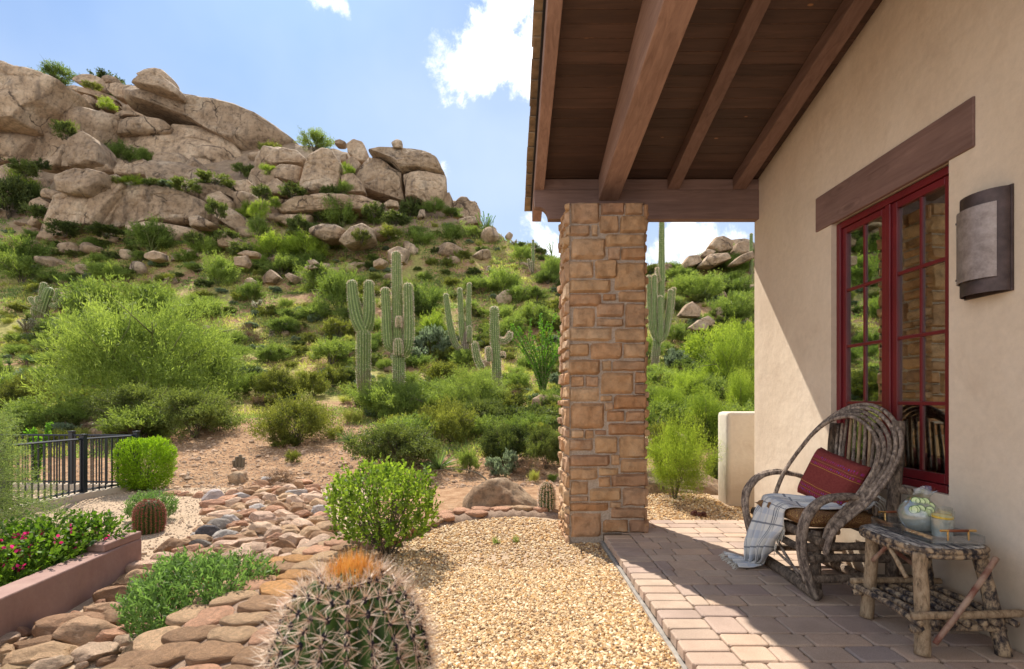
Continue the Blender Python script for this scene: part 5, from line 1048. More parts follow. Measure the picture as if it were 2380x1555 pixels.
# ------------------------------------------------------------------ loose gravel (uncountable)
def gravel():
    pts = []
    N = 90000; x = rng.uniform(-1.9, 3.0, N); y = rng.uniform(1.6, 8.2, N); c = curdist(x, y)
    keep = (c > .16)&~((x > TX-.03)&(y < 5.09))&~((x > PX0-.01)&(x < PX1+.01)&(y > PY0)&(y < PY1))&~((x > 2.55)&(y > 5.95))&(rng.uniform(size=N) < np.clip(8.5/y**1.0, 0, 1)); x, y = x[keep], y[keep]
    # denser near the camera
    N = 45000; x2 = rng.uniform(-1.7, TX-.03, N); y2 = rng.uniform(1.6, 3.9, N); k2 = curdist(x2, y2) > .16; x, y = np.concatenate([x, x2[k2]]), np.concatenate([y, y2[k2]])
    z = terr(x, y); n = len(x); V0, F0 = ICO_1; m_ = len(V0); s_ = rng.uniform(.0045, .0115, n)*(1+.25*(y > 4.5)); sc_ = np.stack([s_*rng.uniform(.8, 1.5, n), s_*rng.uniform(.8, 1.4, n), s_*rng.uniform(.6, 1.0, n)], 1)
    V = V0[None]*sc_[:, None]*(1+rng.uniform(-.22, .22, (n, m_, 1))); a = rng.uniform(0, 6.3, n); ca, sa = np.cos(a)[:, None], np.sin(a)[:, None]; b_ = rng.uniform(-.6, .6, n); cb, sb = np.cos(b_)[:, None], np.sin(b_)[:, None]
    X = V[..., 0]*ca-V[..., 1]*sa; Y = V[..., 0]*sa+V[..., 1]*ca; Z = V[..., 2]; X, Z = X*cb-Z*sb, X*sb+Z*cb
    W = np.stack([X+x[:, None], Y+y[:, None], Z+(z+s_*.35)[:, None]], -1).reshape(-1, 3)
    Fq = (F0[None]+(np.arange(n)*m_)[:, None, None]).reshape(-1, 3)
    pal = np.array([(.56, .385, .21), (.68, .50, .29), (.44, .26, .115), (.80, .66, .46), (.26, .16, .09), (.60, .355, .14)]); ci = rng.choice(6, n, p=[.27, .23, .16, .12, .13, .09]); col = pal[ci]*rng.uniform(.85, 1.1, (n, 1)); col = np.repeat(col, m_, 0)
    o = link('gravel', mesh_np('gravel', W, [Fq], col=col, smooth=False), M['gravel']); tag(o, 'golden tan crushed gravel beside the paved terrace', 'gravel', None, 'stuff')
ICO_1 = ico(1)
gravel()
def bankgrit():
    N = 9000; px = rng.uniform(330, 1300, N); y = rng.uniform(9.2, 15.5, N); x = (px-CX)/F*y; z = terr(x, y); V0, F0 = ICO_1; m_ = len(V0); s_ = rng.uniform(.008, .022, N)*(1+1.8*(rng.uniform(size=N) < .06)); V = V0[None]*s_[:, None, None]*np.array([1.2, 1, .7])*(1+rng.uniform(-.3, .3, (N, m_, 1)))
    W = (V+np.stack([x, y, z+s_*.2], -1)[:, None]).reshape(-1, 3); Fq = (F0[None]+(np.arange(N)*m_)[:, None, None]).reshape(-1, 3); col = np.repeat(np.array([(.44, .30, .20)])*rng.uniform(.45, 1.35, (N, 1)), m_, 0)
    tag(link('rubble', mesh_np('rubble', W, [Fq], col=col, smooth=False), M['gravel']), 'loose dirt crumbs and pebbles on the bare earth bank behind the dry wash', 'rubble', None, 'stuff')
bankgrit()
def dggrit():
    N = 9000; px = rng.uniform(150, 800, N); y = rng.uniform(4.5, 11, N); x = (px-CX)/F*y; k = curdist(x, y) < -.4; x, y = x[k], y[k]; z = terr(x, y); n = len(x); V0, F0 = ICO_1; m_ = len(V0); s_ = rng.uniform(.004, .012, n)*(1+1.5*(rng.uniform(size=n) < .03)); V = V0[None]*s_[:, None, None]*(1+rng.uniform(-.25, .25, (n, m_, 1)))
    W = (V+np.stack([x, y, z+s_*.3], -1)[:, None]).reshape(-1, 3); Fq = (F0[None]+(np.arange(n)*m_)[:, None, None]).reshape(-1, 3); col = np.repeat(np.array([(.56, .43, .31)])*rng.uniform(.6, 1.2, (n, 1)), m_, 0)
    tag(link('grit', mesh_np('grit', W, [Fq], col=col, smooth=False), M['gravel']), 'fine grit lying on the beige garden floor around the barrel cactus', 'grit', None, 'stuff')
dggrit()

# ================================================================== planter and fence
pt = thing('planter', 'mauve stucco planter wall with a raised corner at the lower left', 'planter', (-3.5, 4.7, -.45))
b = MB(); b.prism([(-3.30, 1.5), (-3.40, 3.35), (-3.52, 4.70), (-3.52, 4.86), (-3.70, 4.86), (-3.70, 4.5), (-3.60, 3.35), (-3.50, 1.5)], 2, -.8, -.13); b.prism([(-3.702, 4.70), (-3.702, 4.86), (-7.5, 5.0), (-7.5, 4.84)], 2, -.8, -.13)
b.prism([(-3.516, 4.40), (-3.524, 4.70), (-3.524, 4.862), (-3.704, 4.862), (-3.704, 4.43)], 2, -.13, -.06)
b.build('wall', M['planter'], pt, bevel=.012)
b = MB(); b.box(-7.5, -3.62, 1.5, 4.72, -.6, -.30); b.build('soil', M['sand'], pt)
fe = thing('metal_fence', 'black metal picket fence with square posts at the left edge', 'fence', (-7, 9.2, -.45)); cur = thing('curb_wall', 'low stucco curb carrying the black metal fence', 'curb', (-7, 9.2, -.45))
run1 = smooth_path([(-7.25, 5.6, 0), (-7.12, 7.1, 0), (-7.05, 8.35, 0), (-6.77, 9.2, 0)], 60)[:, :2]; run2 = np.array([(-6.77, 9.2), (-16, 9.6)])
cb = MB()
for run in (run1, run2):
    seg = np.linalg.norm(np.diff(run, axis=0), axis=1); S = np.concatenate([[0], np.cumsum(seg)]); at = lambda s_: np.array([np.interp(s_, S, run[:, 0]), np.interp(s_, S, run[:, 1])])
    zb = -.40; zt_ = .545; rail = MB()
    for z in (zb+.10, zt_): rail.tube([(*at(s_), z) for s_ in np.linspace(0, S[-1], 40)], .017, 4)
    rail.build('rail', M['fence'], fe)
    pk = MB(); s_ = .05
    while s_ < S[-1]:
        x, y = at(s_); pk.box(x-.008, x+.008, y-.008, y+.008, zb+.06, zt_); s_ += .10
    pk.build('pickets', M['fence'], fe)
    b = MB(); L1 = [(*at(s_), 0) for s_ in np.linspace(0, S[-1], 30)]
    n1 = []
    for i, p in enumerate(L1):
        q = L1[min(i+1, 29)]; q0 = L1[max(i-1, 0)]; t = np.array(q[:2])-np.array(q0[:2]); t /= np.linalg.norm(t); nn_ = np.array([-t[1], t[0]])*.09; n1.append((p[0]-nn_[0], p[1]-nn_[1])); n1.append((p[0]+nn_[0], p[1]+nn_[1]))
    V = [(x, y, z) for (x, y) in n1 for z in (-.7, -.34)]
    for i in range(29):
        k = i*4; cb.add([V[k+j] for j in range(8)], [(0, 4, 5, 1), (2, 3, 7, 6), (1, 5, 7, 3)], .5)
cb.build('curb', M['stucco2'], cur)
for x, y in ((-7.12, 7.16), (-7.05, 8.39), (-6.77, 9.2), (-8.0, 9.27), (-10.2, 9.35), (-12.4, 9.45)):
    b = MB(); b.box(x-.035, x+.035, y-.035, y+.035, -.42, .60); po = b.build('post', M['fence'], fe); b = MB(); b.box(x-.043, x+.043, y-.043, y+.043, .60, .625); b.v = [tuple(np.array(v)-np.array(fe.location)) for v in b.v]
    o = link('cap', mesh_np('cap', np.array(b.v), [np.array(b.f)]), M['fence']); o.parent = po

# ================================================================== plants
SHP = {'sliver': [(0, .5), (.5, 1), (1, 0)], 'blade': [(0, 1), (.35, .9), (.75, .5), (1, 0)], 'oval': [(0, .1), (.3, .9), (.65, .9), (1, .05)]}
def leafpts(Pt, D, L, Wd, shape='oval', droop=0, rr=None):
    n = len(Pt); rr = rr or rng; D = D/(np.linalg.norm(D, axis=1)[:, None]+1e-9); S = np.cross(D, rr.normal(size=(n, 3))); S /= np.linalg.norm(S, axis=1)[:, None]+1e-9
    prof = SHP[shape]; L = np.broadcast_to(L, (n,)); Wd = np.broadcast_to(Wd, (n,)); cols = []
    for t, w_ in prof:
        c = Pt+D*(L*t)[:, None]; c = c+np.array([0, 0, -1.])*(droop*L*t*t)[:, None]; h = S*(Wd*w_/2)[:, None]; cols.append(c-h); cols.append(c+h)
    V = np.stack(cols, 1).reshape(-1, 3); k = len(prof)*2; base = np.arange(n)*k; q = []
    for i in range(len(prof)-1): q.append(np.stack([base+2*i, base+2*i+1, base+2*i+3, base+2*i+2], 1))
    return V, np.concatenate(q), k
def sprays(rr, n_spray, per, R_, H, up=.5, inner=.35, Ls=.3, lump=.25, flat=0, base=0.1):
    """leaf positions along short sprays that start inside an uneven crown and run outwards"""
    K = int(min(70, max(18, n_spray//16))); th = rr.uniform(0, 2*PI, K); cz = rr.uniform(-.75, 1, K); st = np.sqrt(1-cz**2); cd = np.stack([st*np.cos(th), st*np.sin(th), cz], 1); crd = rr.uniform(.58, 1.12, K); pick = rr.integers(0, K, n_spray); ctn = rr.uniform(-.32, .28, K)
    dirv = cd[pick]+rr.normal(size=(n_spray, 3))*.15; dirv /= np.linalg.norm(dirv, axis=1)[:, None]
    lm = 1+lump*fbm(dirv*1.7+rr.uniform(0, 50), 3); rad = rr.uniform(inner, 1, n_spray)**.5*lm*crd[pick]
    o = dirv*rad[:, None]*np.array([R_, R_, H*.5])+np.array([0, 0, H*.48]); o[:, 2] = np.maximum(o[:, 2], .03*H)
    dd = dirv*np.array([1, 1, .6])*(1-up)+np.array([0, 0, 1.])*up+rr.normal(size=(n_spray, 3))*.22; dd /= np.linalg.norm(dd, axis=1)[:, None]
    ls = Ls*rr.uniform(.6, 1.3, n_spray)*R_; t = rr.uniform(0, 1, (n_spray, per)); Pt = (o-dd*ls[:, None]*.6)[:, None]+dd[:, None]*(ls[:, None]*t)[..., None]+rr.normal(size=(n_spray, per, 3))*.025*R_
    D = np.repeat(dd[:, None], per, 1)+rr.normal(size=(n_spray, per, 3))*.55; tn = np.clip(np.repeat((rr.uniform(.1, .9, n_spray)+ctn[pick])[:, None], per, 1)*.65+rr.uniform(0, .35, (n_spray, per)), 0, 1)
    return Pt.reshape(-1, 3), D.reshape(-1, 3), tn.ravel()
def stems(rr, n, R_, H, r0, spread=.75, sub=3, top=.75):
    b = MB(); R.seed(int(rr.integers(1e6)))
    for i in range(n):
        a = 2*PI*i/n+rr.uniform(-.4, .4); e = np.array([math.cos(a)*R_*spread*rr.uniform(.5, 1), math.sin(a)*R_*spread*rr.uniform(.5, 1), H*top*rr.uniform(.7, 1)])
        m_ = e*.45+np.array([0, 0, .10*H])+rr.normal(size=3)*.05*R_; q = smooth_path([(rr.normal()*.03*R_, rr.normal()*.03*R_, -.04*H), m_, e], 7); b.tube(q, [r0, r0*.6, r0*.22], 5, 0)
        for k in range(sub):
            p = q[rr.integers(2, 6)]; f_ = p+(e-p)*.5+rr.normal(size=3)*np.array([.28*R_, .28*R_, .16*H]); b.tube([p, (p+f_)/2+rr.normal(size=3)*.03*R_, f_], [r0*.4, r0*.1], 4, 0)
    return b
def shrub_proto(name, seed, R_, H, mat, nsp, per, L, Wd, shape='sliver', up=.5, Ls=.3, nst=6, r0=.03, bark_='branch', lump=.25, inner=.35, part='foliage', stem='stem', droop=0, spread=.75):
    rr = np.random.default_rng(seed); Pt, D, tn = sprays(rr, nsp, per, R_, H, up, inner, Ls, lump); V, q, k = leafpts(Pt, D, L*rr.uniform(.6, 1.3, len(Pt)), Wd*rr.uniform(.7, 1.2, len(Pt)), shape, droop, rr)
    mf = mesh_np(part, V, [q], tint=np.repeat(tn, k), smooth=False); mf.materials.append(M[mat]); b = stems(rr, nst, R_, H, r0, spread); kk = {}
    for f_ in b.f: kk.setdefault(len(f_), []).append(f_)
    ms = mesh_np(stem, np.array(b.v), list(kk.values()), tint=b.t); ms.materials.append(M[bark_]); return dict(name=name, f=mf, s=ms, R=R_, H=H, part=part, stem=stem)
def plant(pr, x, y, z, sx, sz, label, cat, group=None, rot=None):
    o = thing(pr['name'], label, cat, (x, y, z), group)
    for nm, me in ((pr['part'], pr['f']), (pr['stem'], pr['s'])):
        c = bpy.data.objects.new(nm, me); COL.objects.link(c); c.parent = o
    o.scale = (sx/pr['R'], sx/pr['R'], sz/pr['H']); o.rotation_euler = (0, 0, R.uniform(0, 6.28) if rot is None else rot); return o
PR = {}
for k in range(3): PR['pv', k] = shrub_proto('palo_verde', 300+k, 1, 1.25, 'pv', 640, 16, .10, .019, 'sliver', .50, .42, 7, .03, 'gbark', .35, .25)
for k in range(2): PR['pb', k] = shrub_proto('palo_verde', 370+k, 1, 1.2, 'pv_sunlit', 640, 16, .095, .019, 'sliver', .45, .40, 7, .03, 'gbark', .35, .25)
for k in range(2): PR['mq', k] = shrub_proto('mesquite', 310+k, 1, 1.1, 'pv_cool', 640, 15, .085, .022, 'sliver', .35, .36, 6, .03, 'branch', .35, .25)
for k in range(3): PR['cr', k] = shrub_proto('creosote_bush', 320+k, 1, 1.1, 'creo', 520, 13, .085, .036, 'oval', .45, .34, 9, .018, 'branch', .30, .3)
for k in range(3): PR['dk', k] = shrub_proto('desert_shrub', 330+k, 1, 1.05, 'dark', 640, 13, .075, .048, 'oval', .3, .25, 7, .02, 'branch', .25, .4)
for k in range(3): PR['br', k] = shrub_proto('brittlebush', 340+k, 1, .8, 'brit', 400, 12, .10, .06, 'oval', .3, .2, 6, .015, 'branch', .22, .45)
PR['gd', 0] = shrub_proto('dry_bunchgrass', 350, 1, 1.1, 'gold', 260, 12, .28, .014, 'blade', .85, .5, 4, .01, 'branch', .2, .1, part='blades')
PR['bn', 0] = shrub_proto('dry_shrub', 351, 1, .9, 'brown', 200, 10, .12, .012, 'sliver', .3, .35, 9, .015, 'branch', .25, .3)
BIGB = shrub_proto('palo_verde', 365, 1, 1.15, 'pv_sunlit', 2200, 20, .042, .009, 'sliver', .45, .28, 12, .022, 'gbark', .38, .22)
BIG = shrub_proto('palo_verde', 360, 1, 1.15, 'pv', 2700, 20, .042, .0075, 'sliver', .52, .26, 12, .022, 'gbark', .38, .22)
DK2 = shrub_proto('desert_shrub', 361, 1, 1.05, 'dark', 2400, 18, .032, .021, 'oval', .3, .20, 10, .018, 'branch', .22, .4)
CR2 = shrub_proto('creosote_bush', 362, 1, 1.0, 'creo', 1600, 16, .038, .018, 'oval', .45, .30, 14, .014, 'branch', .34, .3)
MQ2 = shrub_proto('mesquite', 363, 1, 1.1, 'pv_cool', 2100, 18, .036, .010, 'sliver', .30, .36, 9, .022, 'branch', .4, .25)
def kindpick(k): 
    n = {'pb': 2, 'pv': 3, 'mq': 2, 'cr': 3, 'dk': 3, 'br': 3, 'gd': 1, 'bn': 1}[k]; return PR[k, R.randrange(n)]
CATS = {'pb': 'shrub', 'pv': 'shrub', 'mq': 'shrub', 'cr': 'bush', 'dk': 'bush', 'br': 'bush', 'gd': 'grass', 'bn': 'bush'}
# (kind, centre px, base py, width px, height px, label)
PL = [
 ('pv', 45, 622, 130, 85, 'pale feathery shrub at the left edge below the cliff'), ('pb', 52, 445, 70, 55, 'bright shrub left of the massive front boulder'), ('dk', 20, 510, 100, 110, 'dark shrub mass at the left edge under the cliff'), ('mq', 75, 480, 60, 60, 'loose shrub between the dark mass and the broken boulder'),
 ('pv', 352, 588, 130, 80, 'wide feathery shrub centred under the long front boulder'), ('pv', 478, 598, 85, 55, 'pale shrub right of the rusty round boulder'), ('mq', 50, 660, 105, 75, 'rounded shrub left of the broken saguaro'), ('pv', 250, 655, 90, 50, 'small pale shrub on the slope above the big palo verde'), ('pv', 510, 665, 115, 75, 'yellow green shrub above the gully right of the big palo verde'),
 ('mq', 655, 645, 110, 55, 'low shrub left of the saguaro pair on the slope'), ('pb', 640, 610, 110, 80, 'left bright shrub in the row under the long pale slab'), ('pb', 715, 605, 120, 75, 'right bright shrub in the row under the long pale slab'), ('pv', 795, 530, 95, 75, 'pale round shrub on the long pale slab'), ('pv', 870, 525, 55, 55, 'smaller shrub right of the one on the long slab'),
 ('dk', 745, 520, 70, 40, 'dark shrub at the left of the shrub on the slab'), ('mq', 730, 352, 90, 48, 'dark shrub on the skyline above the triangular boulder'), ('mq', 128, 180, 105, 45, 'shrub on the skyline at the edge of the left dome'), ('dk', 250, 182, 75, 42, 'shrub on the skyline between summit blocks'), ('dk', 285, 196, 50, 28, 'small shrub right of the second skyline shrub'),
 ('pb', 412, 290, 90, 45, 'bright shrub on the flat stones of the mid cliff'), ('pv', 456, 292, 40, 22, 'tiny shrub right of the bright cliff shrub'), ('pv', 285, 378, 70, 50, 'left pale shrub growing in the cliff'), ('pv', 335, 382, 50, 40, 'right pale shrub growing in the cliff'), ('mq', 245, 240, 50, 30, 'small green shrub in the summit saddle'), ('br', 100, 260, 40, 30, 'sparse shrub hanging on the dome edge'),
 ('dk', 130, 395, 45, 25, 'dark little shrub by the slim pointed rock'), ('pb', 575, 515, 55, 45, 'bright shrub in the gully of the cliff'), ('pv', 620, 420, 40, 35, 'green tuft in the cliff gully left of the joined rocks'), ('dk', 590, 420, 60, 40, 'dark shrub under the central cliff'), ('pv', 980, 572, 70, 45, 'left pale shrub under the jagged end rock'), ('pv', 1052, 560, 75, 48, 'right pale shrub under the jagged end rock'),
 ('dk', 955, 508, 60, 50, 'dark shrub at the foot of the split face'), ('mq', 1050, 470, 55, 22, 'shrub behind the jagged end rock'), ('pv', 788, 725, 125, 110, 'rounded palo verde behind the forked saguaro'), ('mq', 750, 690, 120, 85, 'shrub behind and left of the forked saguaro'), ('pv', 985, 735, 110, 100, 'tall loose palo verde right of the tallest saguaro'), ('dk', 985, 740, 60, 35, 'dark low bush under the loose palo verde'),
 ('pb', 1008, 790, 90, 75, 'low bright shrub between the tallest saguaro and the three armed one'), ('pv', 1205, 705, 80, 48, 'rounded bright shrub on the right part of the slope'), ('pv', 1165, 680, 110, 60, 'loose shrub above the rounded bright shrub'), ('pv', 1280, 650, 60, 60, 'green shrub peeking out at the left of the pillar top'), ('mq', 1240, 760, 90, 60, 'shrub behind the green ocotillo'), ('mq', 1165, 800, 90, 55, 'shrub right of the short saguaro'),
 ('pv', 350, 740, 150, 90, 'dense shrub behind the right side of the big palo verde'), ('pv', 240, 750, 200, 115, 'dense palo verde behind the left side of the big one'), ('pv', 205, 810, 150, 100, 'loose shrub left of the big palo verde'), ('pv', 480, 740, 110, 60, 'light shrub right behind the big palo verde'), ('pv', 585, 700, 80, 50, 'bright shrub in the middle of the slope'),
 ('br', 60, 900, 110, 45, 'grey green shrub left of the big palo verde'), ('cr', 45, 965, 130, 100, 'grey bush at the left edge above the fence'), ('dk', 170, 900, 120, 60, 'olive bush under the left of the big palo verde'), ('mq', 190, 990, 130, 75, 'pale sprawling shrub above the fence'),
 ('cr', 690, 1035, 190, 125, 'sprawling olive bush left of the two big saguaros'), ('cr', 645, 925, 110, 75, 'upright olive bush on the trail left of the forked saguaro'), ('cr', 725, 925, 90, 70, 'brown green bush next to the forked saguaro'), ('cr', 775, 905, 80, 60, 'small round bush just left of the forked saguaro base'), ('mq', 770, 850, 130, 70, 'light green shrub behind the forked saguaro base'), ('cr', 790, 790, 90, 60, 'bush behind the forked saguaro trunk'),
 ('dk', 930, 1090, 240, 130, 'wide dark green bush in front of the tallest saguaro'), ('cr', 1050, 1030, 160, 110, 'olive bush right of the tallest saguaro base'), ('mq', 1110, 970, 190, 130, 'feathery acacia in front of the short saguaro'), ('dk', 1120, 1000, 140, 90, 'dense green bush under the feathery acacia'), ('br', 940, 850, 90, 55, 'grey green bush between the saguaro trunks'), ('br', 1000, 830, 120, 70, 'grey green bush right of the tallest saguaro trunk'),
 ('cr', 1030, 900, 110, 65, 'olive bush below the three armed saguaro'), ('dk', 1180, 1075, 130, 110, 'grey green bush left of the pillar'), ('dk', 1270, 1090, 120, 120, 'tall green bush against the left of the pillar'), ('mq', 1090, 1100, 70, 65, 'small bright feathery bush before the dark bushes'), ('br', 1170, 1100, 90, 55, 'silvery bush near the dry branch'), ('cr', 1150, 1075, 70, 60, 'ochre tinged bush near the dry branch'),
 ('cr', 680, 1075, 40, 35, 'small green plant on the bare bank'), ('gd', 780, 1020, 50, 38, 'yellow grass clump at the foot of the saguaros'), ('gd', 985, 975, 35, 40, 'golden fountain grass right of the tallest saguaro'), ('gd', 820, 985, 60, 40, 'pale grass patch under the forked saguaro'), ('mq', 925, 985, 30, 45, 'thin green shrub hugging the tallest saguaro base'), ('mq', 895, 985, 40, 40, 'green sprig left of the tallest saguaro base'),
 ('bn', 650, 1130, 90, 45, 'bare brown twiggy bush on the bank above the wash'), ('cr', 660, 1040, 80, 40, 'yellowish brown bush at the edge of the bank'), ('bn', 590, 800, 70, 35, 'rusty dry shrub beside the trail'), ('bn', 1230, 1110, 100, 55, 'dry grass tangle left of the pillar'), ('pv', 1283, 1118, 30, 25, 'tiny vivid green plant beside the column cactus'), ('gd', 1240, 1120, 40, 35, 'rust coloured grass clump beside the boulder'),
 ('pv', 1640, 700, 110, 70, 'left rounded shrub under the right hand rock pile'), ('pv', 1590, 690, 90, 60, 'shrub behind the right saguaro arms'), ('pv', 1705, 745, 110, 75, 'wide shrub right of the sharp dark boulder'), ('pv', 1720, 640, 60, 45, 'shrub at the wall corner below the rock pile'), ('br', 1570, 860, 70, 50, 'grey bush at the base of the right saguaro'), ('br', 1620, 760, 60, 30, 'silvery low bush below the dark boulder'),
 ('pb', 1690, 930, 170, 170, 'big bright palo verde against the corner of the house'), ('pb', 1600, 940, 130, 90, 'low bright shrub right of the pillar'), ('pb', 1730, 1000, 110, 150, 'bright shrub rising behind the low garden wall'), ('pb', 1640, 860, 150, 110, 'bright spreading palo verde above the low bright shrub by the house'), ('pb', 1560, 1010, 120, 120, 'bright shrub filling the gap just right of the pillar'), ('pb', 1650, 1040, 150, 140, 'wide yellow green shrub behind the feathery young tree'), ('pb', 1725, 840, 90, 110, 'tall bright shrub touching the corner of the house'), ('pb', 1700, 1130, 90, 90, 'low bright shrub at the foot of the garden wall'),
 ('dk', 1680, 1130, 110, 110, 'dark green bush beside the low garden wall'), ('pv', 1530, 900, 60, 50, 'shrub just right of the pillar edge'), ('cr', 1540, 1060, 90, 90, 'green shrub low behind the pillar right side'),
]
def place_px(k, cx, by, wp, hp, lab, lo=7.0, grp=None, pr=None, cat=None):
    x, y, z = ghit(cx, by, lo); s_ = wp/F*y/2*.90; return plant(pr or kindpick(k), x, y, z-.03, s_, hp/F*y*.92, lab, cat or CATS[k], grp)
for k, cx, by, wp, hp, lab in PL:
    big = wp > 100 and by > 900; pr = None
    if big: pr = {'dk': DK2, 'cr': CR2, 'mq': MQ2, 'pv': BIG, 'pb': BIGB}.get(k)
    place_px(k, cx, by, wp, hp, lab, pr=pr)
place_px('pv', 335, 965, 440, 300, 'very large bright feathery palo verde in the left half of the slope', pr=BIG, cat='tree')
place_px('pv', 470, 940, 190, 200, 'right hand spreading companion of the large palo verde', pr=BIG, cat='tree')
place_px('dk', 455, 1022, 195, 140, 'big dense dark green bush in front of the large palo verde', pr=DK2)
place_px('dk', 330, 1003, 210, 130, 'dark shaded bush between the palo verde and the fence', pr=DK2)
place_px('pv', 1570, 1160, 190, 200, 'feathery young tree with several thin trunks past the terrace', lo=6.2, pr=shrub_proto('young_tree', 364, 1, 1.15, 'pv_sunlit', 2600, 20, .036, .008, 'sliver', .45, .40, 9, .02, 'branch', .38, .3, spread=.5), cat='tree')
for i, (px, py, wp, hp, d, k) in enumerate([(95, 515, 60, 45, 52, 'dk'), (150, 545, 70, 35, 49, 'dk'), (245, 545, 80, 28, 49, 'dk'), (200, 470, 40, 30, 52, 'dk'), (310, 425, 60, 18, 52, 'pb'), (275, 430, 40, 22, 52, 'cr'), (360, 430, 50, 18, 52, 'dk'), (430, 440, 70, 28, 52, 'dk'), (385, 430, 40, 16, 52, 'br'), (500, 430, 90, 28, 55, 'dk'),
        (505, 500, 50, 40, 50, 'dk'), (525, 560, 60, 30, 48, 'dk'), (600, 505, 50, 45, 50, 'pb'), (600, 545, 60, 45, 49, 'pv'), (560, 590, 60, 30, 46, 'dk'), (610, 460, 45, 35, 52, 'dk'), (640, 480, 30, 25, 52, 'pb'), (680, 455, 60, 30, 52, 'dk'), (625, 400, 40, 22, 56, 'pb'), (795, 455, 45, 38, 53, 'mq'), (770, 455, 50, 25, 53, 'dk'), (870, 500, 55, 30, 50, 'dk'), (920, 520, 70, 32, 49, 'dk'), (1010, 490, 60, 35, 54, 'pv'), (905, 550, 60, 30, 47, 'cr'),
        (840, 560, 50, 32, 45, 'cr'), (450, 560, 40, 25, 47, 'dk'), (100, 390, 30, 22, 56, 'dk'), (155, 320, 50, 40, 60, 'dk'), (60, 405, 60, 35, 55, 'dk'), (250, 250, 40, 22, 66, 'pb'), (215, 205, 40, 18, 72, 'cr'), (700, 540, 60, 40, 49, 'dk'), (560, 400, 35, 25, 62, 'mq'), (630, 360, 60, 30, 64, 'cr'), (810, 405, 30, 30, 55, 'pb'), (345, 540, 40, 22, 49, 'mq')]):
    p = P(px, py, d); lx, ly, nm = min([(90, 300, 'the huge left dome'), (240, 440, 'the boxy overhanging boulder'), (400, 480, 'the long pale front boulder'), (440, 380, 'the central cliff face'), (730, 420, 'the triangular boulder'), (900, 420, 'the big split face'), (800, 490, 'the long pale slab'), (560, 480, 'the cliff gully')], key=lambda q: (q[0]-px)**2+(q[1]-py)**2)
    plant(kindpick(k), p[0], p[1], p[2]-.2, wp/F*d/2, hp/F*d, f"{'dark' if k == 'dk' else 'green'} shrub rooted in the rocks near {nm}", CATS[k], 'shrubs growing in the cracks of the cliff')
# unnamed scrub between them
LM = [(842, 700, 'the forked saguaro'), (925, 700, 'the tallest saguaro'), (1068, 740, 'the three armed saguaro'), (95, 690, 'the broken saguaro'), (335, 820, 'the large palo verde'), (1525, 700, 'the right hand saguaro'), (1150, 780, 'the short saguaro'), (1240, 600, 'the far ridge saguaro'), (600, 780, 'the trail'), (1690, 590, 'the right hand rock pile'), (600, 560, 'the long pale slab'), (300, 520, 'the front boulders')]
NMS = {'pv': 'bright feathery shrub', 'mq': 'soft green shrub', 'cr': 'olive bush', 'dk': 'dark green bush', 'br': 'grey green brittlebush mound', 'gd': 'yellow grass clump', 'bn': 'dry brown twiggy bush'}
NK = {}
for i in range(1650):
    if R.random() < .78: px = R.uniform(-150, 1420)
    else: px = R.uniform(1505, 1760)
    py = R.choice([R.uniform(520, 800), R.uniform(560, 980), R.uniform(800, 1040)]); 
    x, y, z = ghit(px, py, 10.5)
    if y > 62 or y < 11.5: continue
    # keep the trail and the bare bank open
    if 560 < px < 800 and 880 < py < 960 and R.random() < .8: continue
    if 380 < px < 860 and py > 955: continue
    k = R.choices(['pv', 'mq', 'cr', 'dk', 'br', 'gd', 'bn'], [7, 8, 15, 10, 38, 16, 5])[0]
    if NK.get(k, 0) > 255: continue
    NK[k] = NK.get(k, 0)+1
    sz = {'pv': R.uniform(.5, 1.1), 'mq': R.uniform(.45, 1.0), 'cr': R.uniform(.35, .75), 'dk': R.uniform(.32, .68), 'br': R.uniform(.25, .55), 'gd': R.uniform(.2, .4), 'bn': R.uniform(.3, .5)}[k]*(1.25 if y > 32 else 1)
    lx, ly, nm = min(LM, key=lambda q: (q[0]-px)**2+(q[1]-py)**2); rel = 'left of' if px < lx-25 else 'right of' if px > lx+25 else 'below' if py > ly else 'above'
    plant(kindpick(k), x, y, z-.03, sz, sz*R.uniform(.9, 1.25)*(.75 if k == 'br' else 1), f"{'small' if sz < .45 else 'medium' if sz < .8 else 'large'} {NMS[k]} on the slope {rel} {nm}", CATS[k], f"{NMS[k]}s scattered over the slope")
# ground cover: low herbs and grass nobody could count
def cover(name, N, mat, L, Wd, lab, pxr, pyr, seed, pw, per=6, rad=.10, minY=11.0):
    rr = np.random.default_rng(seed); px = rr.uniform(*pxr, N); yy = minY+(60-minY)*rr.uniform(0, 1, N)**pw; x = (px-CX)/F*yy; pq = CX+x/yy*F; ok = (~((pq > 370)&(pq < 860)&(yy < 15.0)))&(yy > 11.5)
    ok &= fbm(np.stack([x*.35, yy*.35, yy*0+seed], -1), 3) > -.05; x, yy = x[ok], yy[ok]; z = terr(x, yy); ok = z < 21; x, yy, z = x[ok], yy[ok], z[ok]; n = len(x)
    c = np.repeat(np.stack([x, yy, z], 1), per, 0)+rr.normal(size=(n*per, 3))*np.array([rad, rad, rad*.25]); sc_ = np.repeat(np.clip(yy/20, .8, 2.2), per); D = rr.normal(size=(n*per, 3))*.5+np.array([0, 0, .9])
    V, q, k = leafpts(c, D, L*sc_, Wd*sc_, 'sliver', 0, rr); o = link(name, mesh_np(name, V, [q], tint=np.repeat(rr.uniform(0, 1, n*per), k), smooth=False), M[mat]); tag(o, lab, 'ground cover', None, 'stuff')
cover('grass', 46000, 'gold', .11, .024, 'yellow green grass and dry weeds covering the open slope', (-250, 1850), None, 1, 1.3, 7, .16)
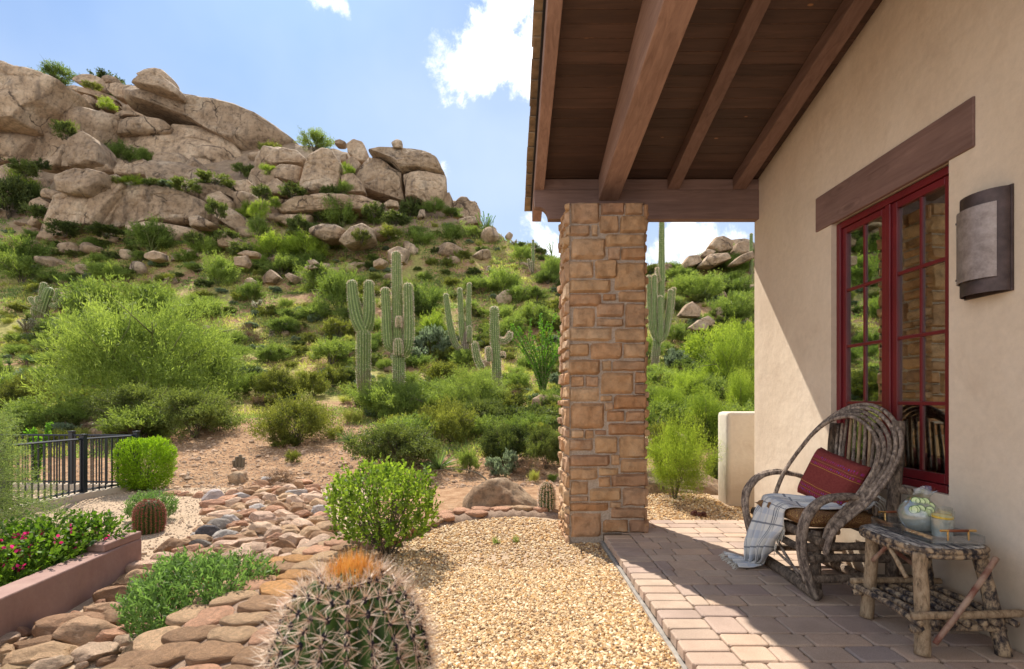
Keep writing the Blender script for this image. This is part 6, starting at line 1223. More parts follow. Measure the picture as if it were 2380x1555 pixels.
cover('herbs', 60000, 'herb', .065, .036, 'low grey green herbs between the bushes on the slope', (-250, 1850), None, 2, 1.25, 8, .15)
# ---- saguaros
def ribbed(path, rad, ribs=13, depth=.13, seg_per=4, cap=True, tint=.7):
    """ribbed column with a rounded tip"""
    path = np.array(path, float); n = len(path); T = np.gradient(path, axis=0); T /= np.linalg.norm(T, axis=1)[:, None]; ns = ribs*seg_per; V = []; tn = []; up = np.array([1., 0, 0]) if abs(T[0][2]) > .7 else np.array([0, 0, 1.]); ridge = []
    for i in range(n):
        a = np.cross(T[i], up); a /= np.linalg.norm(a); b_ = np.cross(a, T[i]); up = b_ if abs(np.dot(T[i], up)) > .2 or True else up
        up = -b_ if np.dot(b_, up) < 0 else b_
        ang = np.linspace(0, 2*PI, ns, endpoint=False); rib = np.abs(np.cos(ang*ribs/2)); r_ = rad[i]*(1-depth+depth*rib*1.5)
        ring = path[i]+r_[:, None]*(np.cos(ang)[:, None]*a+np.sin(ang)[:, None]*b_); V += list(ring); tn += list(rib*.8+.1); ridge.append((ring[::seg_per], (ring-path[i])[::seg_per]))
    q = [(i*ns+j, i*ns+(j+1) % ns, (i+1)*ns+(j+1) % ns, (i+1)*ns+j) for i in range(n-1) for j in range(ns)]; return V, q, tn, ridge, (n-1)*ns, ns
def cactus_arm(pts, r0, r1, n, seed, ribs=13):
    q = smooth_path(pts, n); t = np.linspace(0, 1, n); L_ = np.linalg.norm(np.diff(q, axis=0), axis=1).sum(); rad = np.interp(t, [0, .12, .5, 1], [r0*.82, r0, (r0+r1)/2*1.05, r1])
    end = np.clip((1-t)*L_/(r1*1.0), 0, 1); rad = rad*np.sqrt(np.clip(1-(1-end)**2, .0015, 1)); rad = rad*(1+.025*vnoise(np.stack([t*9+seed, t*0, t*0], -1)))
    # crowd rings at the tip
    return q, rad
def dense_tip(pts, r1, n=26, tip=9):
    q = smooth_path(pts, 200); s_ = np.concatenate([[0], np.cumsum(np.linalg.norm(np.diff(q, axis=0), axis=1))]); L_ = s_[-1]; a = np.linspace(0, max(L_-r1, L_*.4), n, endpoint=False); b_ = L_-min(r1, L_*.6)*(1-np.sin(np.linspace(0, PI/2, tip))); t = np.concatenate([a, b_]); return np.stack([np.interp(t, s_, q[:, k]) for k in range(3)], 1), t/L_, L_
def saguaro_part(name, parent, pts, r0, r1, mat='sag', ribs=13, seed=0, spine=True, rot=False, base=None):
    r0 *= .92; r1 *= .92; q, t, L_ = dense_tip(pts, r1); rad = np.interp(t, [0, .1, .45, 1], [r0*(base or .85), r0, max(r0, r1)*1.0 if base is None else (r0+r1)/2, r1]); end = np.clip((1-t)*L_/r1, 0, 1); rad = rad*np.sqrt(np.clip(1-(1-end)**2, .002, 1)); rad = rad*(1+.03*vnoise(np.stack([t*11+seed, t*0, t*0], -1)))
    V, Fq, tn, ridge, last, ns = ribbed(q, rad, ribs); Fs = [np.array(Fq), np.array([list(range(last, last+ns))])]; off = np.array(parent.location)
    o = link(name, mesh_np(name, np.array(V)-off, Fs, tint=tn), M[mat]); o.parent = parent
    if spine:
        Pt, D = [], []; rr = np.random.default_rng(seed+5)
        for i in range(len(ridge)-1):
            (p, d), (p2, d2) = ridge[i], ridge[i+1]; m_ = max(1, int(np.linalg.norm(p2[0]-p[0])/.09)+1)
            for s_ in range(m_): Pt.append(p+(p2-p)*(s_/m_)); D.append(d/(np.linalg.norm(d, axis=1)[:, None]+1e-6))
        Pt = np.repeat(np.concatenate(Pt), 3, 0); D = np.repeat(np.concatenate(D), 3, 0)+rr.normal(size=(len(Pt), 3))*.5
        V, q, k = leafpts(Pt-off, D, .06, .0065, 'sliver', 0, rr); so = link('spines', mesh_np('spines', V, [q], tint=np.repeat(rr.uniform(.4, 1, len(Pt)), k), smooth=False), M['spine']); so.parent = o
    return o
def saguaro(lab, bx, by, parts, ribs=13, lo=10, fix=None, zoff=0):
    """parts: (name, [(px,py,depth offset)...], r0 px, r1 px)"""
    x, y, z = ghit(bx, by, lo) if fix is None else (P(bx, by, fix)); o = thing('saguaro_cactus', lab, 'cactus', (x, y, z)); 
    for i, pt_ in enumerate(parts):
        nm, pts, r0, r1 = pt_[:4]; mt = pt_[4] if len(pt_) > 4 else 'sag'; saguaro_part(nm, o, [P(a, b_, y+dz) for a, b_, dz in pts], r0/F*y, r1/F*y, mt, ribs if nm == 'trunk' else 11, int(bx)+i)
    return o
saguaro('forked saguaro with two upright arms on one thick trunk', 845, 935, [('trunk', [(846, 942, 0), (845, 870, 0), (845, 800, 0), (845, 764, 0)], 12.5, 16), ('arm', [(848, 778, 0), (832, 745, 0), (822, 700, 0), (817, 651, 0)], 15, 10), ('arm', [(844, 778, .05), (856, 742, .05), (858, 700, .05), (857, 651, .05)], 14, 10)], 15)
saguaro('tallest saguaro with upright arms on both sides near the centre', 925, 955, [('trunk', [(926, 962, 0), (927, 880, 0), (925, 780, 0), (923, 690, 0), (921, 584, 0)], 14, 10.5), ('arm', [(915, 812, -.1), (903, 800, -.15), (899, 740, -.15), (895, 668, -.15)], 12, 9.5), ('arm', [(938, 825, -.05), (949, 800, -.1), (950, 730, -.1), (948, 658, -.1)], 12, 10), ('arm', [(926, 825, -.25), (926, 805, -.3), (924, 787, -.3)], 10, 8), ('bud', [(927, 760, -.22), (927, 735, -.26)], 6, 5.5)], 16)
saguaro('three armed saguaro with a dark woody base up the slope', 1080, 842, [('trunk', [(1080, 845, 0), (1081, 800, 0), (1084, 770, 0)], 9, 8, 'sagold'), ('arm', [(1080, 812, 0), (1062, 805, 0), (1048, 765, 0), (1036, 682, 0)], 7.5, 5.5), ('arm', [(1078, 800, 0), (1074, 770, 0), (1071, 720, 0), (1068, 669, 0)], 7, 5.5), ('arm', [(1086, 800, 0), (1089, 760, 0), (1089, 710, 0), (1091, 657, 0)], 6.5, 4.5), ('arm', [(1090, 795, -.2), (1091, 775, -.25), (1091, 757, -.25)], 6, 5)], 12)
saguaro('short thick saguaro with curling side arms above the feathery acacia', 1153, 940, [('trunk', [(1156, 945, 0), (1154, 850, 0), (1150, 780, 0), (1148, 712, 0)], 11, 9.5), ('arm', [(1150, 830, 0), (1170, 828, 0), (1184, 810, 0), (1187, 768, 0)], 7.5, 6.5) if False else ('arm', [(1160, 790, 0), (1172, 792, 0), (1181, 786, 0), (1187, 771, 0)], 6.5, 6.5), ('arm', [(1120, 855, 0), (1110, 835, 0), (1103, 800, 0), (1101, 796, 0)], 8, 7), ('arm', [(1138, 840, -.1), (1136, 820, -.1), (1134, 806, -.1)], 7, 6.5), ('arm', [(1168, 830, .0), (1168, 818, .1)], 6, 5.5)], 13)
saguaro('broken topped saguaro with many short arms at the far left', 97, 760, [('trunk', [(92, 768, 0), (97, 735, 0), (107, 700, 0), (118, 668, 0)], 10, 11.5), ('arm', [(103, 695, 0), (98, 688, 0), (101, 670, 0), (103, 656, 0)], 7, 6.5), ('arm', [(98, 706, 0), (85, 708, 0), (75, 700, 0), (70, 690, 0)], 5.5, 5), ('arm', [(100, 702, -.2), (90, 702, -.3), (87, 688, -.3)], 6, 5), ('arm', [(118, 708, 0), (130, 712, 0), (143, 700, 0), (152, 688, 0)], 6.5, 5), ('arm', [(128, 700, 0), (134, 685, 0), (133, 671, 0)], 5.5, 5), ('arm', [(87, 738, -.2), (80, 730, -.2), (80, 712, -.2)], 6, 5.5)], 12)
saguaro('slim saguaro on the distant ridge at the left of the pillar', 1238, 640, [('trunk', [(1237, 648, 0), (1239, 600, 0), (1239, 557, 0)], 3.6, 2.6), ('arm', [(1236, 632, 0), (1231, 620, 0), (1228, 602, 0)], 2.8, 2.6), ('arm', [(1235, 632, -.2), (1235, 615, -.2), (1234, 607, -.2)], 2.6, 2.4)], 10)
saguaro('tall many armed saguaro seen between the pillar and the house', 1523, 868, [('trunk', [(1520, 878, 0), (1524, 820, 0), (1533, 740, .1), (1537, 640, .1), (1538, 540, .1), (1538, 440, .1)], 9, 4.5), ('arm', [(1525, 790, 0), (1515, 760, 0), (1510, 700, 0), (1508, 640, 0)], 6, 5), ('arm', [(1528, 790, -.1), (1522, 750, -.1), (1521, 690, -.1), (1521, 638, -.1)], 6.5, 5.2), ('arm', [(1530, 795, 0), (1545, 780, 0), (1552, 740, 0), (1559, 672, 0)], 6, 5), ('arm', [(1532, 795, -.2), (1536, 770, -.25), (1534, 730, -.25), (1534, 687, -.25)], 6, 5), ('arm', [(1535, 655, 0), (1531, 648, 0), (1527, 632, -.05), (1528, 622, -.05)], 3.5, 3.5), ('arm', [(1533, 790, .1), (1548, 770, .1), (1560, 720, .1), (1566, 668, .1)], 5, 4.5)], 12)
saguaro('saguaro peeking past the corner of the house wall', 1745, 655, [('trunk', [(1747, 660, 0), (1746, 600, 0), (1746, 542, 0)], 4, 3.6)], 10)
# dark barrel cacti on the slope
for px, py, lab in ((1244, 726, 'reddish barrel cactus on the slope beside the green ocotillo'), (1136, 631, 'small dark barrel cactus high on the slope'), (632, 783, 'rusty dead cactus stump beside the trail')):
    x, y, z = ghit(px, py, 10); o = thing('barrel_cactus', lab, 'cactus', (x, y, z)); saguaro_part('body', o, [(x, y, z-.05), (x, y, z+.2), (x, y, z+.46)], .16, .14, 'sagold', 12, int(px))
# ---- foreground barrel cactus (three times: big near one, garden one, column)
def spine_cluster(Pt, D, n, L, Wd, rr, mat_split=None):
    m_ = len(Pt); A = np.repeat(Pt, n, 0); Dn = np.repeat(D, n, 0); ang = rr.normal(size=(m_*n, 3)); ang -= Dn*(ang*Dn).sum(1)[:, None]; ang /= np.linalg.norm(ang, axis=1)[:, None]; u = rr.uniform(.15, 1.0, m_*n)[:, None]; DD = Dn*(1.05-u)+ang*u*1.1; return A, DD
def cone_spines(Pt, D, L, r_, rr):
    """thin three sided needles"""
    n = len(Pt); D = D/np.linalg.norm(D, axis=1)[:, None]; S = np.cross(D, rr.normal(size=(n, 3))); S /= np.linalg.norm(S, axis=1)[:, None]; T2 = np.cross(D, S); L = np.broadcast_to(L, (n,))[:, None]; r_ = np.broadcast_to(r_, (n,))[:, None]
    V = np.stack([Pt+S*r_, Pt-.5*S*r_+.87*T2*r_, Pt-.5*S*r_-.87*T2*r_, Pt+D*L], 1).reshape(-1, 3); b_ = np.arange(n)*4; q = np.concatenate([np.stack([b_, b_+1, b_+3], 1), np.stack([b_+1, b_+2, b_+3], 1), np.stack([b_+2, b_, b_+3], 1)]); return V, q
def barrel(lab, loc, Rb, Hb, ribs, seed, sp_n, sp_L, sp_r, crown, spine_mat='spine', rows=18, name='barrel_cactus', flatk=2.6, are=.012):
    o = thing(name, lab, 'cactus', loc); rr = np.random.default_rng(seed); n = 40; t = np.linspace(0, 1, n); s_ = np.sin(t*PI/2)
    z = Hb*(1-(1-t)**1.6) if False else Hb*np.concatenate([np.linspace(0, .55, n//2), .55+.45*np.sin(np.linspace(.08, 1, n-n//2)*PI/2)]); rel = z/Hb
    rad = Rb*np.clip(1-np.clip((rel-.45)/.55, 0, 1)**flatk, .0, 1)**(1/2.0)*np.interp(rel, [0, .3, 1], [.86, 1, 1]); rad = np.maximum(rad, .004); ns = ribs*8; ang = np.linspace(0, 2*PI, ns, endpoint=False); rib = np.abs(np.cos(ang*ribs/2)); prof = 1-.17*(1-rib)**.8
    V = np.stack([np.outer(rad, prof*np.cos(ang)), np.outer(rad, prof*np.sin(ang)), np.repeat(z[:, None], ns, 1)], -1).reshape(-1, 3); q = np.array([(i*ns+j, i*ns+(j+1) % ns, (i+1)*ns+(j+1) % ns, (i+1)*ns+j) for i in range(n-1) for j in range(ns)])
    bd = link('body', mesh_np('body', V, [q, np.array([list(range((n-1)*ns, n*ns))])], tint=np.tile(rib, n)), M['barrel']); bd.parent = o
    Pt, D = [], []
    zz = Hb*(.04+.94*np.linspace(0, 1, rows)**.9)
    for zi in zz:
        ri = np.interp(zi, z, rad); r2 = np.interp(min(zi+.01*Hb, Hb), z, rad); sl = (r2-ri)/(.01*Hb+1e-6); 
        for k in range(ribs):
            a = 2*PI*k/ribs; rj = rr.normal()*.004; Pt.append((ri*math.cos(a)*1.0, ri*math.sin(a)*1.0, zi+rj)); d = np.array([math.cos(a), math.sin(a), -sl]); D.append(d/np.linalg.norm(d))
    Pt, D = np.array(Pt), np.array(D)
    A, DD = spine_cluster(Pt, D, sp_n, sp_L, sp_r, rr); V, q = cone_spines(A, DD, sp_L*rr.uniform(.45, 1.15, len(A)), sp_r, rr); so = link('spines', mesh_np('spines', V, [q], tint=np.repeat(rr.uniform(0, 1, len(A)), 4), smooth=False), M[spine_mat]); so.parent = o
    if are:
        V0, F0 = ICO_1; V = (V0[None]*are*np.array([1, 1, 1.6])+Pt[:, None]).reshape(-1, 3); q = (F0[None]+(np.arange(len(Pt))*len(V0))[:, None, None]).reshape(-1, 3); ao = link('areoles', mesh_np('areoles', V, [q]), M['areole']); ao.parent = o; ao['kind'] = 'stuff'
    if crown:
        n_ = crown; a = rr.uniform(0, 2*PI, n_); r_ = Rb*.60*np.sqrt(rr.uniform(0, 1, n_)); zc = Hb-.03*Hb*(r_/(Rb*.4))**2*3-.005; A = np.stack([r_*np.cos(a), r_*np.sin(a), zc], 1); DD = np.stack([np.cos(a)*.28*r_/Rb, np.sin(a)*.28*r_/Rb, np.ones(n_)], 1)+rr.normal(size=(n_, 3))*.16
        V, q = cone_spines(A, DD, sp_L*1.05*rr.uniform(.6, 1.25, n_), sp_r*1.15, rr); co = link('crown_spines', mesh_np('crown_spines', V, [q], tint=np.repeat(rr.uniform(0, 1, n_), 4), smooth=False), M['crown'] if spine_mat == 'spine' else M['rspine']); co.parent = o
    return o
p = P(816, 1325, 1.28); barrel('big spiny barrel cactus with an orange crown filling the bottom centre foreground', (p[0], 1.28, -.12), .205, p[2]+.12, 19, 71, 19, .060, .00135, 1700, rows=31, are=.008, flatk=3.8)
x, y, z = ghit(346, 1246, 4); barrel('round reddish barrel cactus on the beige garden floor at the left', (x-.1, y+.15, z-.02), .165, .42, 22, 72, 10, .034, .0022, 160, 'rspine', 22, are=0, flatk=3)
p = P(1271, 1228, 5.75); barrel('small grey spined column cactus between the big boulder and the pillar', (p[0], 5.75, tz(p[0], 5.75)-.03), .092, EYE-(1119-CY)/F*5.75-tz(p[0], 5.75)+.03, 15, 73, 14, .032, .0019, 160, rows=26, name='column_cactus', flatk=4, are=0)
hg = ghit(555, 1085, 8); o = thing('hedgehog_cactus', 'small clump of golden hedgehog cactus stems on the bare bank', 'cactus', hg)
for k, (dx, h_) in enumerate(((-.10, .14), (-.04, .22), (.03, .26), (.09, .20), (.0, .16))):
    saguaro_part('stem', o, [(hg[0]+dx, hg[1]+R.uniform(-.05, .05), hg[2]-.02), (hg[0]+dx*1.1, hg[1], hg[2]+h_)], .036, .034, 'sagold', 9, k, spine=False)
# ---- ocotillos
def ocotillo(lab, bx, by, hp, n, spread, mat='oco', r_=.012, lo=9, lw=.035):
    x, y, z = ghit(bx, by, lo); H = hp/F*y; o = thing('ocotillo', lab, 'shrub', (x, y, z)); rr = np.random.default_rng(int(bx)); b = MB(); Pt, D = [], []
    for i in range(n):
        a = rr.uniform(0, 2*PI); e = rr.uniform(.15, 1)*spread*H; top = np.array([math.cos(a)*e, math.sin(a)*e*.7, H*rr.uniform(.6, 1.0)]); q = smooth_path([(0, 0, -.03), top*np.array([.25, .25, .4]), top*np.array([.7, .7, .75])+rr.normal(size=3)*.03*H, top], 16); b.tube(q, [r_, r_*.8, r_*.4], 5, 0)
        for s_ in np.linspace(.12, 1, 34):
            k = s_*15; i0 = min(int(k), 14); p = q[i0]+(q[i0+1]-q[i0])*(k-i0)
            for _ in range(4): Pt.append(p+rr.normal(size=3)*.008); D.append(rr.normal(size=3)+np.array([0, 0, .6]))
    kk = {}
    for f_ in b.f: kk.setdefault(len(f_), []).append(f_)
    so = link('canes', mesh_np('canes', np.array(b.v), list(kk.values())), M['gbark']); so.parent = o
    V, q, k = leafpts(np.array(Pt), np.array(D), lw, lw*.45, 'oval', 0, rr); fo = link('leaves', mesh_np('leaves', V, [q], tint=np.repeat(rr.uniform(0, 1, len(Pt)), k), smooth=False), M[mat]); fo.parent = o; return o
ocotillo('tall vivid green ocotillo fanning up at the left side of the pillar', 1262, 925, 185, 34, .50, r_=.022, lw=.09)
ocotillo('ocotillo with dark wands on the ridge at the end of the cliff', 1130, 555, 62, 22, .45, r_=.03, lw=.08)
ocotillo('faint ocotillo on the ridge just left of the pillar', 1283, 592, 38, 9, .5, r_=.02, lw=.05)
ocotillo('leafy ocotillo standing behind the left part of the fence', 85, 1135, 145, 10, .22, lo=9.5, r_=.014, lw=.06)
# ---- rosettes: yuccas, sotol, agave
def rosette(name, lab, loc, n, L, Wd, up=.6, skirt=0, cat='yucca'):
    o = thing(name, lab, cat, loc); rr = np.random.default_rng(int(abs(loc[0])*100)+n); a = rr.uniform(0, 2*PI, n); e = rr.uniform(-.05, 1, n)*up+.12; D = np.stack([np.cos(a)*np.cos(e*1.5), np.sin(a)*np.cos(e*1.5), np.sin(e*1.5)], 1); b0 = np.tile([0, 0, skirt], (n, 1))+D*.03*L
    V, q, k = leafpts(b0, D, L*rr.uniform(.7, 1.1, n), Wd, 'blade', .18, rr); f_ = link('blades', mesh_np('blades', V, [q], tint=np.repeat(rr.uniform(0, 1, n), k), smooth=False), M['yucca']); f_.parent = o
    if skirt:
        D2 = D*np.array([.6, .6, 0])+np.array([0, 0, -.9]); V, q, k = leafpts(b0, D2, skirt*rr.uniform(.6, 1.0, n), Wd, 'blade', 0, rr); f_ = link('dead_skirt', mesh_np('dead_skirt', V, [q], tint=np.repeat(rr.uniform(0, 1, n), k), smooth=False), M['brown']); f_.parent = o
        b = MB(); b.tube([(0, 0, -.05), (0, 0, skirt)], [.06, .05], 8); kk = {}
        for f2 in b.f: kk.setdefault(len(f2), []).append(f2)
        t_ = link('trunk', mesh_np('trunk', np.array(b.v), list(kk.values())), M['branch']); t_.parent = o
    return o
for px, py, n, L, W_, up, sk, lab in ((22, 872, 90, .42, .018, .9, .55, 'leftmost shaggy yucca with a dead leaf skirt'), (62, 868, 110, .5, .018, .9, .62, 'taller shaggy yucca right of the leftmost one'), (150, 905, 130, .62, .018, .9, .45, 'big spiky yucca left of the large palo verde'), (102, 758, 60, .3, .02, .6, 0, 'small star shaped agave beside the broken saguaro'),
        (898, 898, 120, .55, .014, .6, .12, 'sotol with drooping leaves between the two big saguaros'), (1020, 1090, 90, .62, .03, .75, 0, 'spiky sotol rosette behind the clipped shrub'), (812, 1030, 70, .5, .02, .8, 0, 'narrow leaved rosette below the forked saguaro'), (1200, 1040, 60, .45, .02, .7, 0, 'spiky plant half hidden in the bushes left of the pillar')):
    x, y, z = ghit(px, py, 8); rosette('yucca', lab, (x, y, z), n, L, W_, up, sk)
rosette('agave', 'blue green agave tips in the planter at the left edge', (-3.85, 3.55, -.32), 40, .30, .035, .6, 0, 'agave')
# cholla (pale spiny) and prickly pear
for px, py, w_, lab in ((62, 775, 30, 'pale teddy bear cholla beside the yuccas'), (125, 780, 28, 'cream coloured cholla right of the first one'), (598, 722, 22, 'small white cholla on the slope by the trail'), (628, 730, 16, 'tiny white cholla right of the small one'), (1000, 672+20, 16, 'pale cholla between the tallest and the three armed saguaro'), (1195, 540, 14, 'pale cholla near the ridge'), (745+0, 640, 14, 'pale cholla above the forked saguaro')):
    x, y, z = ghit(px, py, 9); s_ = w_/F*y; o = thing('cholla_cactus', lab, 'cactus', (x, y, z)); rr = np.random.default_rng(int(px)); b = MB(); Pt = []; D = []
    for i in range(9):
        a = rr.uniform(0, 2*PI); p1 = np.array([math.cos(a)*s_*.5, math.sin(a)*s_*.5, s_*rr.uniform(.5, 1.0)]); b.tube([(0, 0, 0), p1*.5+np.array([0, 0, .1*s_]), p1], [s_*.08, s_*.09, s_*.07], 7)
        for _ in range(150): c = p1*rr.uniform(.4, 1.05); dv = rr.normal(size=3); dv /= np.linalg.norm(dv); Pt.append(c+dv*s_*.08); D.append(dv)
    kk = {}
    for f_ in b.f: kk.setdefault(len(f_), []).append(f_)
    t_ = link('joints', mesh_np('joints', np.array(b.v), list(kk.values()), tint=[.5]*len(b.v)), M['sag']); t_.parent = o
    V, q, k = leafpts(np.array(Pt), np.array(D), s_*.11, s_*.02, 'sliver', 0, rr); t_ = link('spines', mesh_np('spines', V, [q], tint=np.repeat(rr.uniform(0, 1, len(Pt)), k), smooth=False), M['cholla']); t_.parent = o
x, y, z = ghit(668, 925, 9); o = thing('prickly_pear', 'low prickly pear with round green pads behind the sprawling olive bush', 'cactus', (x, y, z)); b = MB()
for dx, dz, s_ in ((-.18, .15, .15), (.05, .14, .15), (.22, .16, .13), (-.05, .36, .13), (.14, .36, .12), (-.22, .36, .11)):
    V, Fq = ICO[2]; b = MB(); b.add(V*np.array([s_, .03, s_*1.15])+np.array([dx, R.uniform(-.08, .08), dz]), [tuple(f_) for f_ in Fq], .7); kk = mesh_np('pad', np.array(b.v), [np.array(b.f)], tint=b.t); t_ = link('pad', kk, M['sag']); t_.parent = o
# ---- garden shrubs, near and detailed
def leafy_shrub(name, lab, loc, dims, box_, mat, n_sp, per, L, Wd, seed, cat='shrub', up=.75, shape='oval', Ls=.12, tall=None, stem_r=.009, trim=None, nst=12):
    """crown of leaf bearing shoots; box_ > 0 squares the crown like clipped shrubs"""
    o = thing(name, lab, cat, loc); rr = np.random.default_rng(seed); rx, ry, h0, h1 = dims; th = rr.uniform(0, 2*PI, n_sp); cz = rr.uniform(-1, 1, n_sp); st = np.sqrt(1-cz**2); d = np.stack([st*np.cos(th), st*np.sin(th), cz], 1); e = 1+box_; d = d/((np.abs(d)**(2*e)).sum(1)**(1/(2*e)))[:, None]
    lm = 1+.10*fbm(d*2.3+seed, 3); rad = (1-rr.uniform(0, 1, n_sp)**2*.42)*lm; c = np.array([0, 0, (h0+h1)/2]); base = d*rad[:, None]*np.array([rx, ry, (h1-h0)/2])+c
    dd = d*(1-up)+np.array([0, 0, up])+rr.normal(size=(n_sp, 3))*.25; dd /= np.linalg.norm(dd, axis=1)[:, None]; ls = Ls*rr.uniform(.6, 1.4, n_sp); t = (np.arange(per)+.5)/per
    if tall: 
        for _ in range(tall): k = rr.integers(n_sp); base[k] = np.array([rx*rr.uniform(-.6, .6), ry*rr.uniform(-.6, .6), h1-.03]); ls[k] = Ls*rr.uniform(1.3, 2.2); dd[k] = (rr.normal()*.15, rr.normal()*.15, 1)
    Pt = (base[:, None]+dd[:, None]*(ls[:, None]*t)[..., None]-dd[:, None]*ls[:, None, None]*.4); side = rr.normal(size=(n_sp, per, 3)); D = dd[:, None]*.9+side*.55; Pt = Pt.reshape(-1, 3); D = D.reshape(-1, 3)
    V, q, k = leafpts(Pt, D, L*rr.uniform(.7, 1.2, len(Pt)), Wd*rr.uniform(.8, 1.2, len(Pt)), shape, .08, rr); tn = np.repeat(np.clip(np.repeat(rr.uniform(0, .6, n_sp), per)+rr.uniform(0, .4, len(Pt)), 0, 1), k)
    f_ = link('foliage', mesh_np('foliage', V, [q], tint=tn, smooth=False), M[mat]); f_.parent = o; b = MB()
    for i in range(nst):
        a = rr.uniform(0, 2*PI); e_ = np.array([math.cos(a)*rx*rr.uniform(.2, .85), math.sin(a)*ry*rr.uniform(.2, .85), h0+(h1-h0)*rr.uniform(.4, .9)]); q_ = smooth_path([(rr.normal()*.03, rr.normal()*.03, -.03), e_*np.array([.5, .5, .4])+rr.normal(size=3)*.03, e_], 8); b.tube(q_, [stem_r, stem_r*.6, stem_r*.3], 6)
        for _ in range(4): p_ = q_[rr.integers(2, 7)]; g_ = p_+rr.normal(size=3)*np.array([.3*rx, .3*ry, .15*(h1-h0)])+np.array([0, 0, .04]); b.tube([p_, g_], [stem_r*.4, stem_r*.2], 4)
    kk = {}
    for f2 in b.f: kk.setdefault(len(f2), []).append(f2)
    t_ = link('stems', mesh_np('stems', np.array(b.v), list(kk.values()), tint=b.t), M['branch']); t_.parent = o; return o
x, y = P(893, 1250, 4.2)[:2]; leafy_shrub('jojoba_shrub', 'boxy clipped jojoba shrub with round light green leaves behind the orange crowned cactus', (x, y, tz(x, y)), (.40, .36, .14, .70), .8, 'jojo', 620, 9, .036, .021, 501, tall=12, Ls=.12, nst=30)
x, y = P(478, 1380, 3.55)[:2]; leafy_shrub('low_shrub', 'low dark green shrub with narrow leaves spreading over the wash stones', (x, y, tz(x, y)), (.46, .38, .02, .50), .25, 'low', 1100, 11, .042, .011, 502, Ls=.13, tall=10)
x, y, z = ghit(350, 1146, 7); leafy_shrub('clipped_shrub', 'vivid lime green clipped shrub standing beside the end of the fence', (x*(1+.3/y)-.10, y+.3, z), (.43, .38, .05, .92), .55, 'clip', 5200, 9, .019, .012, 503, Ls=.07, up=.5, nst=18, stem_r=.012)
x, y, z = ghit(335, 1218, 5); leafy_shrub('low_shrub', 'small dark green shrub directly behind the reddish barrel cactus', (x-.05, y+.2, z), (.30, .26, .0, .36), .2, 'low', 650, 9, .028, .010, 504, Ls=.09)
for k, (px, d, w_, h_) in enumerate(((12, 4.15, .50, .44), (112, 4.42, .34, .46), (-90, 3.9, .5, .40), (222, 4.66, .21, .42))):
    x = (px-CX)/F*d; leafy_shrub('bougainvillea', ['left bushy bougainvillea with magenta bracts in the mauve planter', 'right bushy bougainvillea spilling over the planter corner', 'bougainvillea cut by the left picture edge', 'small bougainvillea sprig at the raised planter corner'][k], (x, d, -.32), (w_, min(w_, .28), .0, h_), .1, 'boug', int(700*w_), 8, .040, .026, 510+k, Ls=.16, up=.45)
    b_o = bpy.data.objects[-1] if False else None
    rr = np.random.default_rng(k); n_ = 60 if k in (0, 2) else 14; c = np.stack([rr.normal(size=n_)*w_*.45, rr.uniform(-.36, .0, n_), h_*rr.uniform(.3, .95, n_)], 1); cc = np.repeat(c, 4, 0)+rr.normal(size=(n_*4, 3))*.012; V, q, kk = leafpts(cc, rr.normal(size=(n_*4, 3))+np.array([0, -.3, .4]), .03, .024, 'oval', 0, rr)
    par = [o_ for o_ in bpy.data.objects if o_.name.startswith('bougainvillea')][-1]; par = sorted([o_ for o_ in bpy.data.objects if o_.name.startswith('bougainvillea')], key=lambda q_: q_.name)[-1]
    f_ = link('bracts', mesh_np('bracts', V, [q], tint=np.repeat(rr.uniform(0, 1, n_*4), kk), smooth=False), M['pink']); f_.parent = par; f_['kind'] = 'stuff'
# overhanging palo verde branches at the left edge, planted in the planter
def overhang():
    o = thing('palo_verde', 'wispy yellow green palo verde leaning in from the left edge over the planter', 'tree', (-6.1, 4.35, -.35)); rr = np.random.default_rng(8); b = MB(); Pt, D = [], []
    root = np.array([-6.1, 4.35, -.35])
    for i in range(150):
        py = rr.uniform(960, 1400); px = rr.uniform(10, 30+170*math.exp(-((py-1225)/110)**2)); d = rr.uniform(4.4, 5.4); e = P(px, py, d); m_ = root*.45+e*.55+np.array([0, 0, rr.uniform(.15, .5)]); q = smooth_path([root, root*.75+m_*.25+np.array([0, 0, .3]), m_, e], 26); b.tube(q, [.022, .010, .004, .0018], 5)
        for s_ in range(60):
            k = rr.uniform(9, 25); i0 = min(int(k), 24); p = q[i0]+(q[i0+1]-q[i0])*(k-i0); dv = (q[i0+1]-q[i0]); dv /= np.linalg.norm(dv); tw = dv*.7+rr.normal(size=3)*.55; tw /= np.linalg.norm(tw); ln = rr.uniform(.06, .2)
            for u in np.linspace(.1, 1, 11): Pt.append(p+tw*ln*u+rr.normal(size=3)*.004); D.append(tw+rr.normal(size=3)*.6)
    kk = {}
    for f_ in b.f: kk.setdefault(len(f_), []).append(f_)
    t_ = link('branches', mesh_np('branches', np.array(b.v)-root, list(kk.values()), tint=b.t), M['gbark']); t_.parent = o
    V, q, k = leafpts(np.array(Pt)-root, np.array(D), .026, .0042, 'sliver', 0, rr); t_ = link('foliage', mesh_np('foliage', V, [q], tint=np.repeat(rr.uniform(0, 1, len(Pt)), k), smooth=False), M['pv_near']); t_.parent = o
overhang()
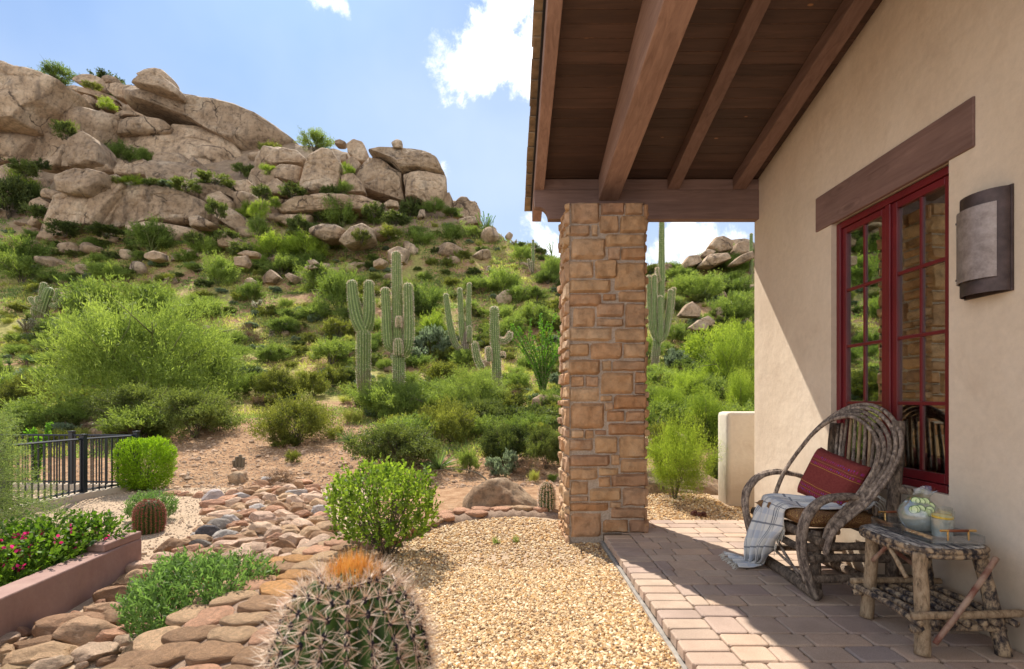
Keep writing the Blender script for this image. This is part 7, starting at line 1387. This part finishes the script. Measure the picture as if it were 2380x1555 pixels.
# dry branch, drip emitter, weeds
b = MB(); q = smooth_path([P(1000, 1095, 8.3), P(1060, 1090, 8.2), P(1110, 1100, 8.0), P(1150, 1133, 7.7)], 20); b.tube(q, [.004, .009, .014], 6)
for k in range(8): i = R.randrange(3, 18); b.tube([q[i], q[i]+np.array([R.uniform(-.15, .1), R.uniform(-.1, .1), R.uniform(-.02, .16)])], [.004, .002], 4)
tag(b.build('dry_branch', M['branch'], None, loc=tuple(q[-1])), 'long grey fallen branch lying behind the big rough boulder', 'branch')
for px, py, lab in ((1152, 1265, 'left tiny green weed growing in the gravel'), (1200, 1262, 'right tiny green weed growing in the gravel')):
    x, y, z = ghit(px, py, 2); rr = np.random.default_rng(int(px)); n_ = 34; V, q, k = leafpts(rr.normal(size=(n_, 3))*np.array([.015, .015, 0])+np.array([0, 0, .01]), rr.normal(size=(n_, 3))*.3+np.array([0, 0, 1]), rr.uniform(.03, .09, n_), .006, 'blade', .1, rr); o = link('weed', mesh_np('weed', V, [q], tint=np.repeat(rr.uniform(0, 1, n_), k), smooth=False), M['pv_near']); o.location = (x, y, z); tag(o, lab, 'weed')
x, y, z = ghit(1354, 1294, 2); b = MB(); b.tube([(x, y, z-.02), (x-.012, y, z+.06)], .004, 6); tag(b.build('drip_emitter', M['fence'], None, loc=(x, y, z)), 'thin black irrigation stake poking out of the gravel', 'stake')
def litter():
    rr = np.random.default_rng(44); n_ = 900; x = rr.uniform(-1.3, 2.4, n_); y = rr.uniform(1.7, 7.5, n_); far = rr.uniform(size=n_) < .45; x = np.where(far, rr.uniform(-5, -1.6, n_), x); y = np.where(far, rr.uniform(4.6, 10, n_), y)
    onp = (x > TX)&(y < 5.06); k = ~onp|((rr.uniform(size=n_) < .10)); k &= ~((x > PX0-.02)&(x < PX1+.02)&(y > PY0-.02)&(y < PY1+.02)); x, y, onp = x[k], y[k], onp[k]; z = np.where(onp, .004, terr(x, y)+np.where(x > -1.4, .014, .008)); m_ = len(x)
    V, q, k = leafpts(np.stack([x, y, z], 1), np.stack([rr.normal(size=m_), rr.normal(size=m_), rr.normal(size=m_)*.12], 1), rr.uniform(.012, .035, m_), rr.uniform(.004, .010, m_), 'oval', 0, rr)
    tag(link('leaf_litter', mesh_np('leaf_litter', V, [q], tint=np.repeat(rr.uniform(0, 1, m_), k), smooth=False), M['brown']), 'small dry brown leaves and twigs scattered over the gravel and garden floor', 'leaf litter', None, 'stuff')
litter()
bpy.context.view_layer.update()
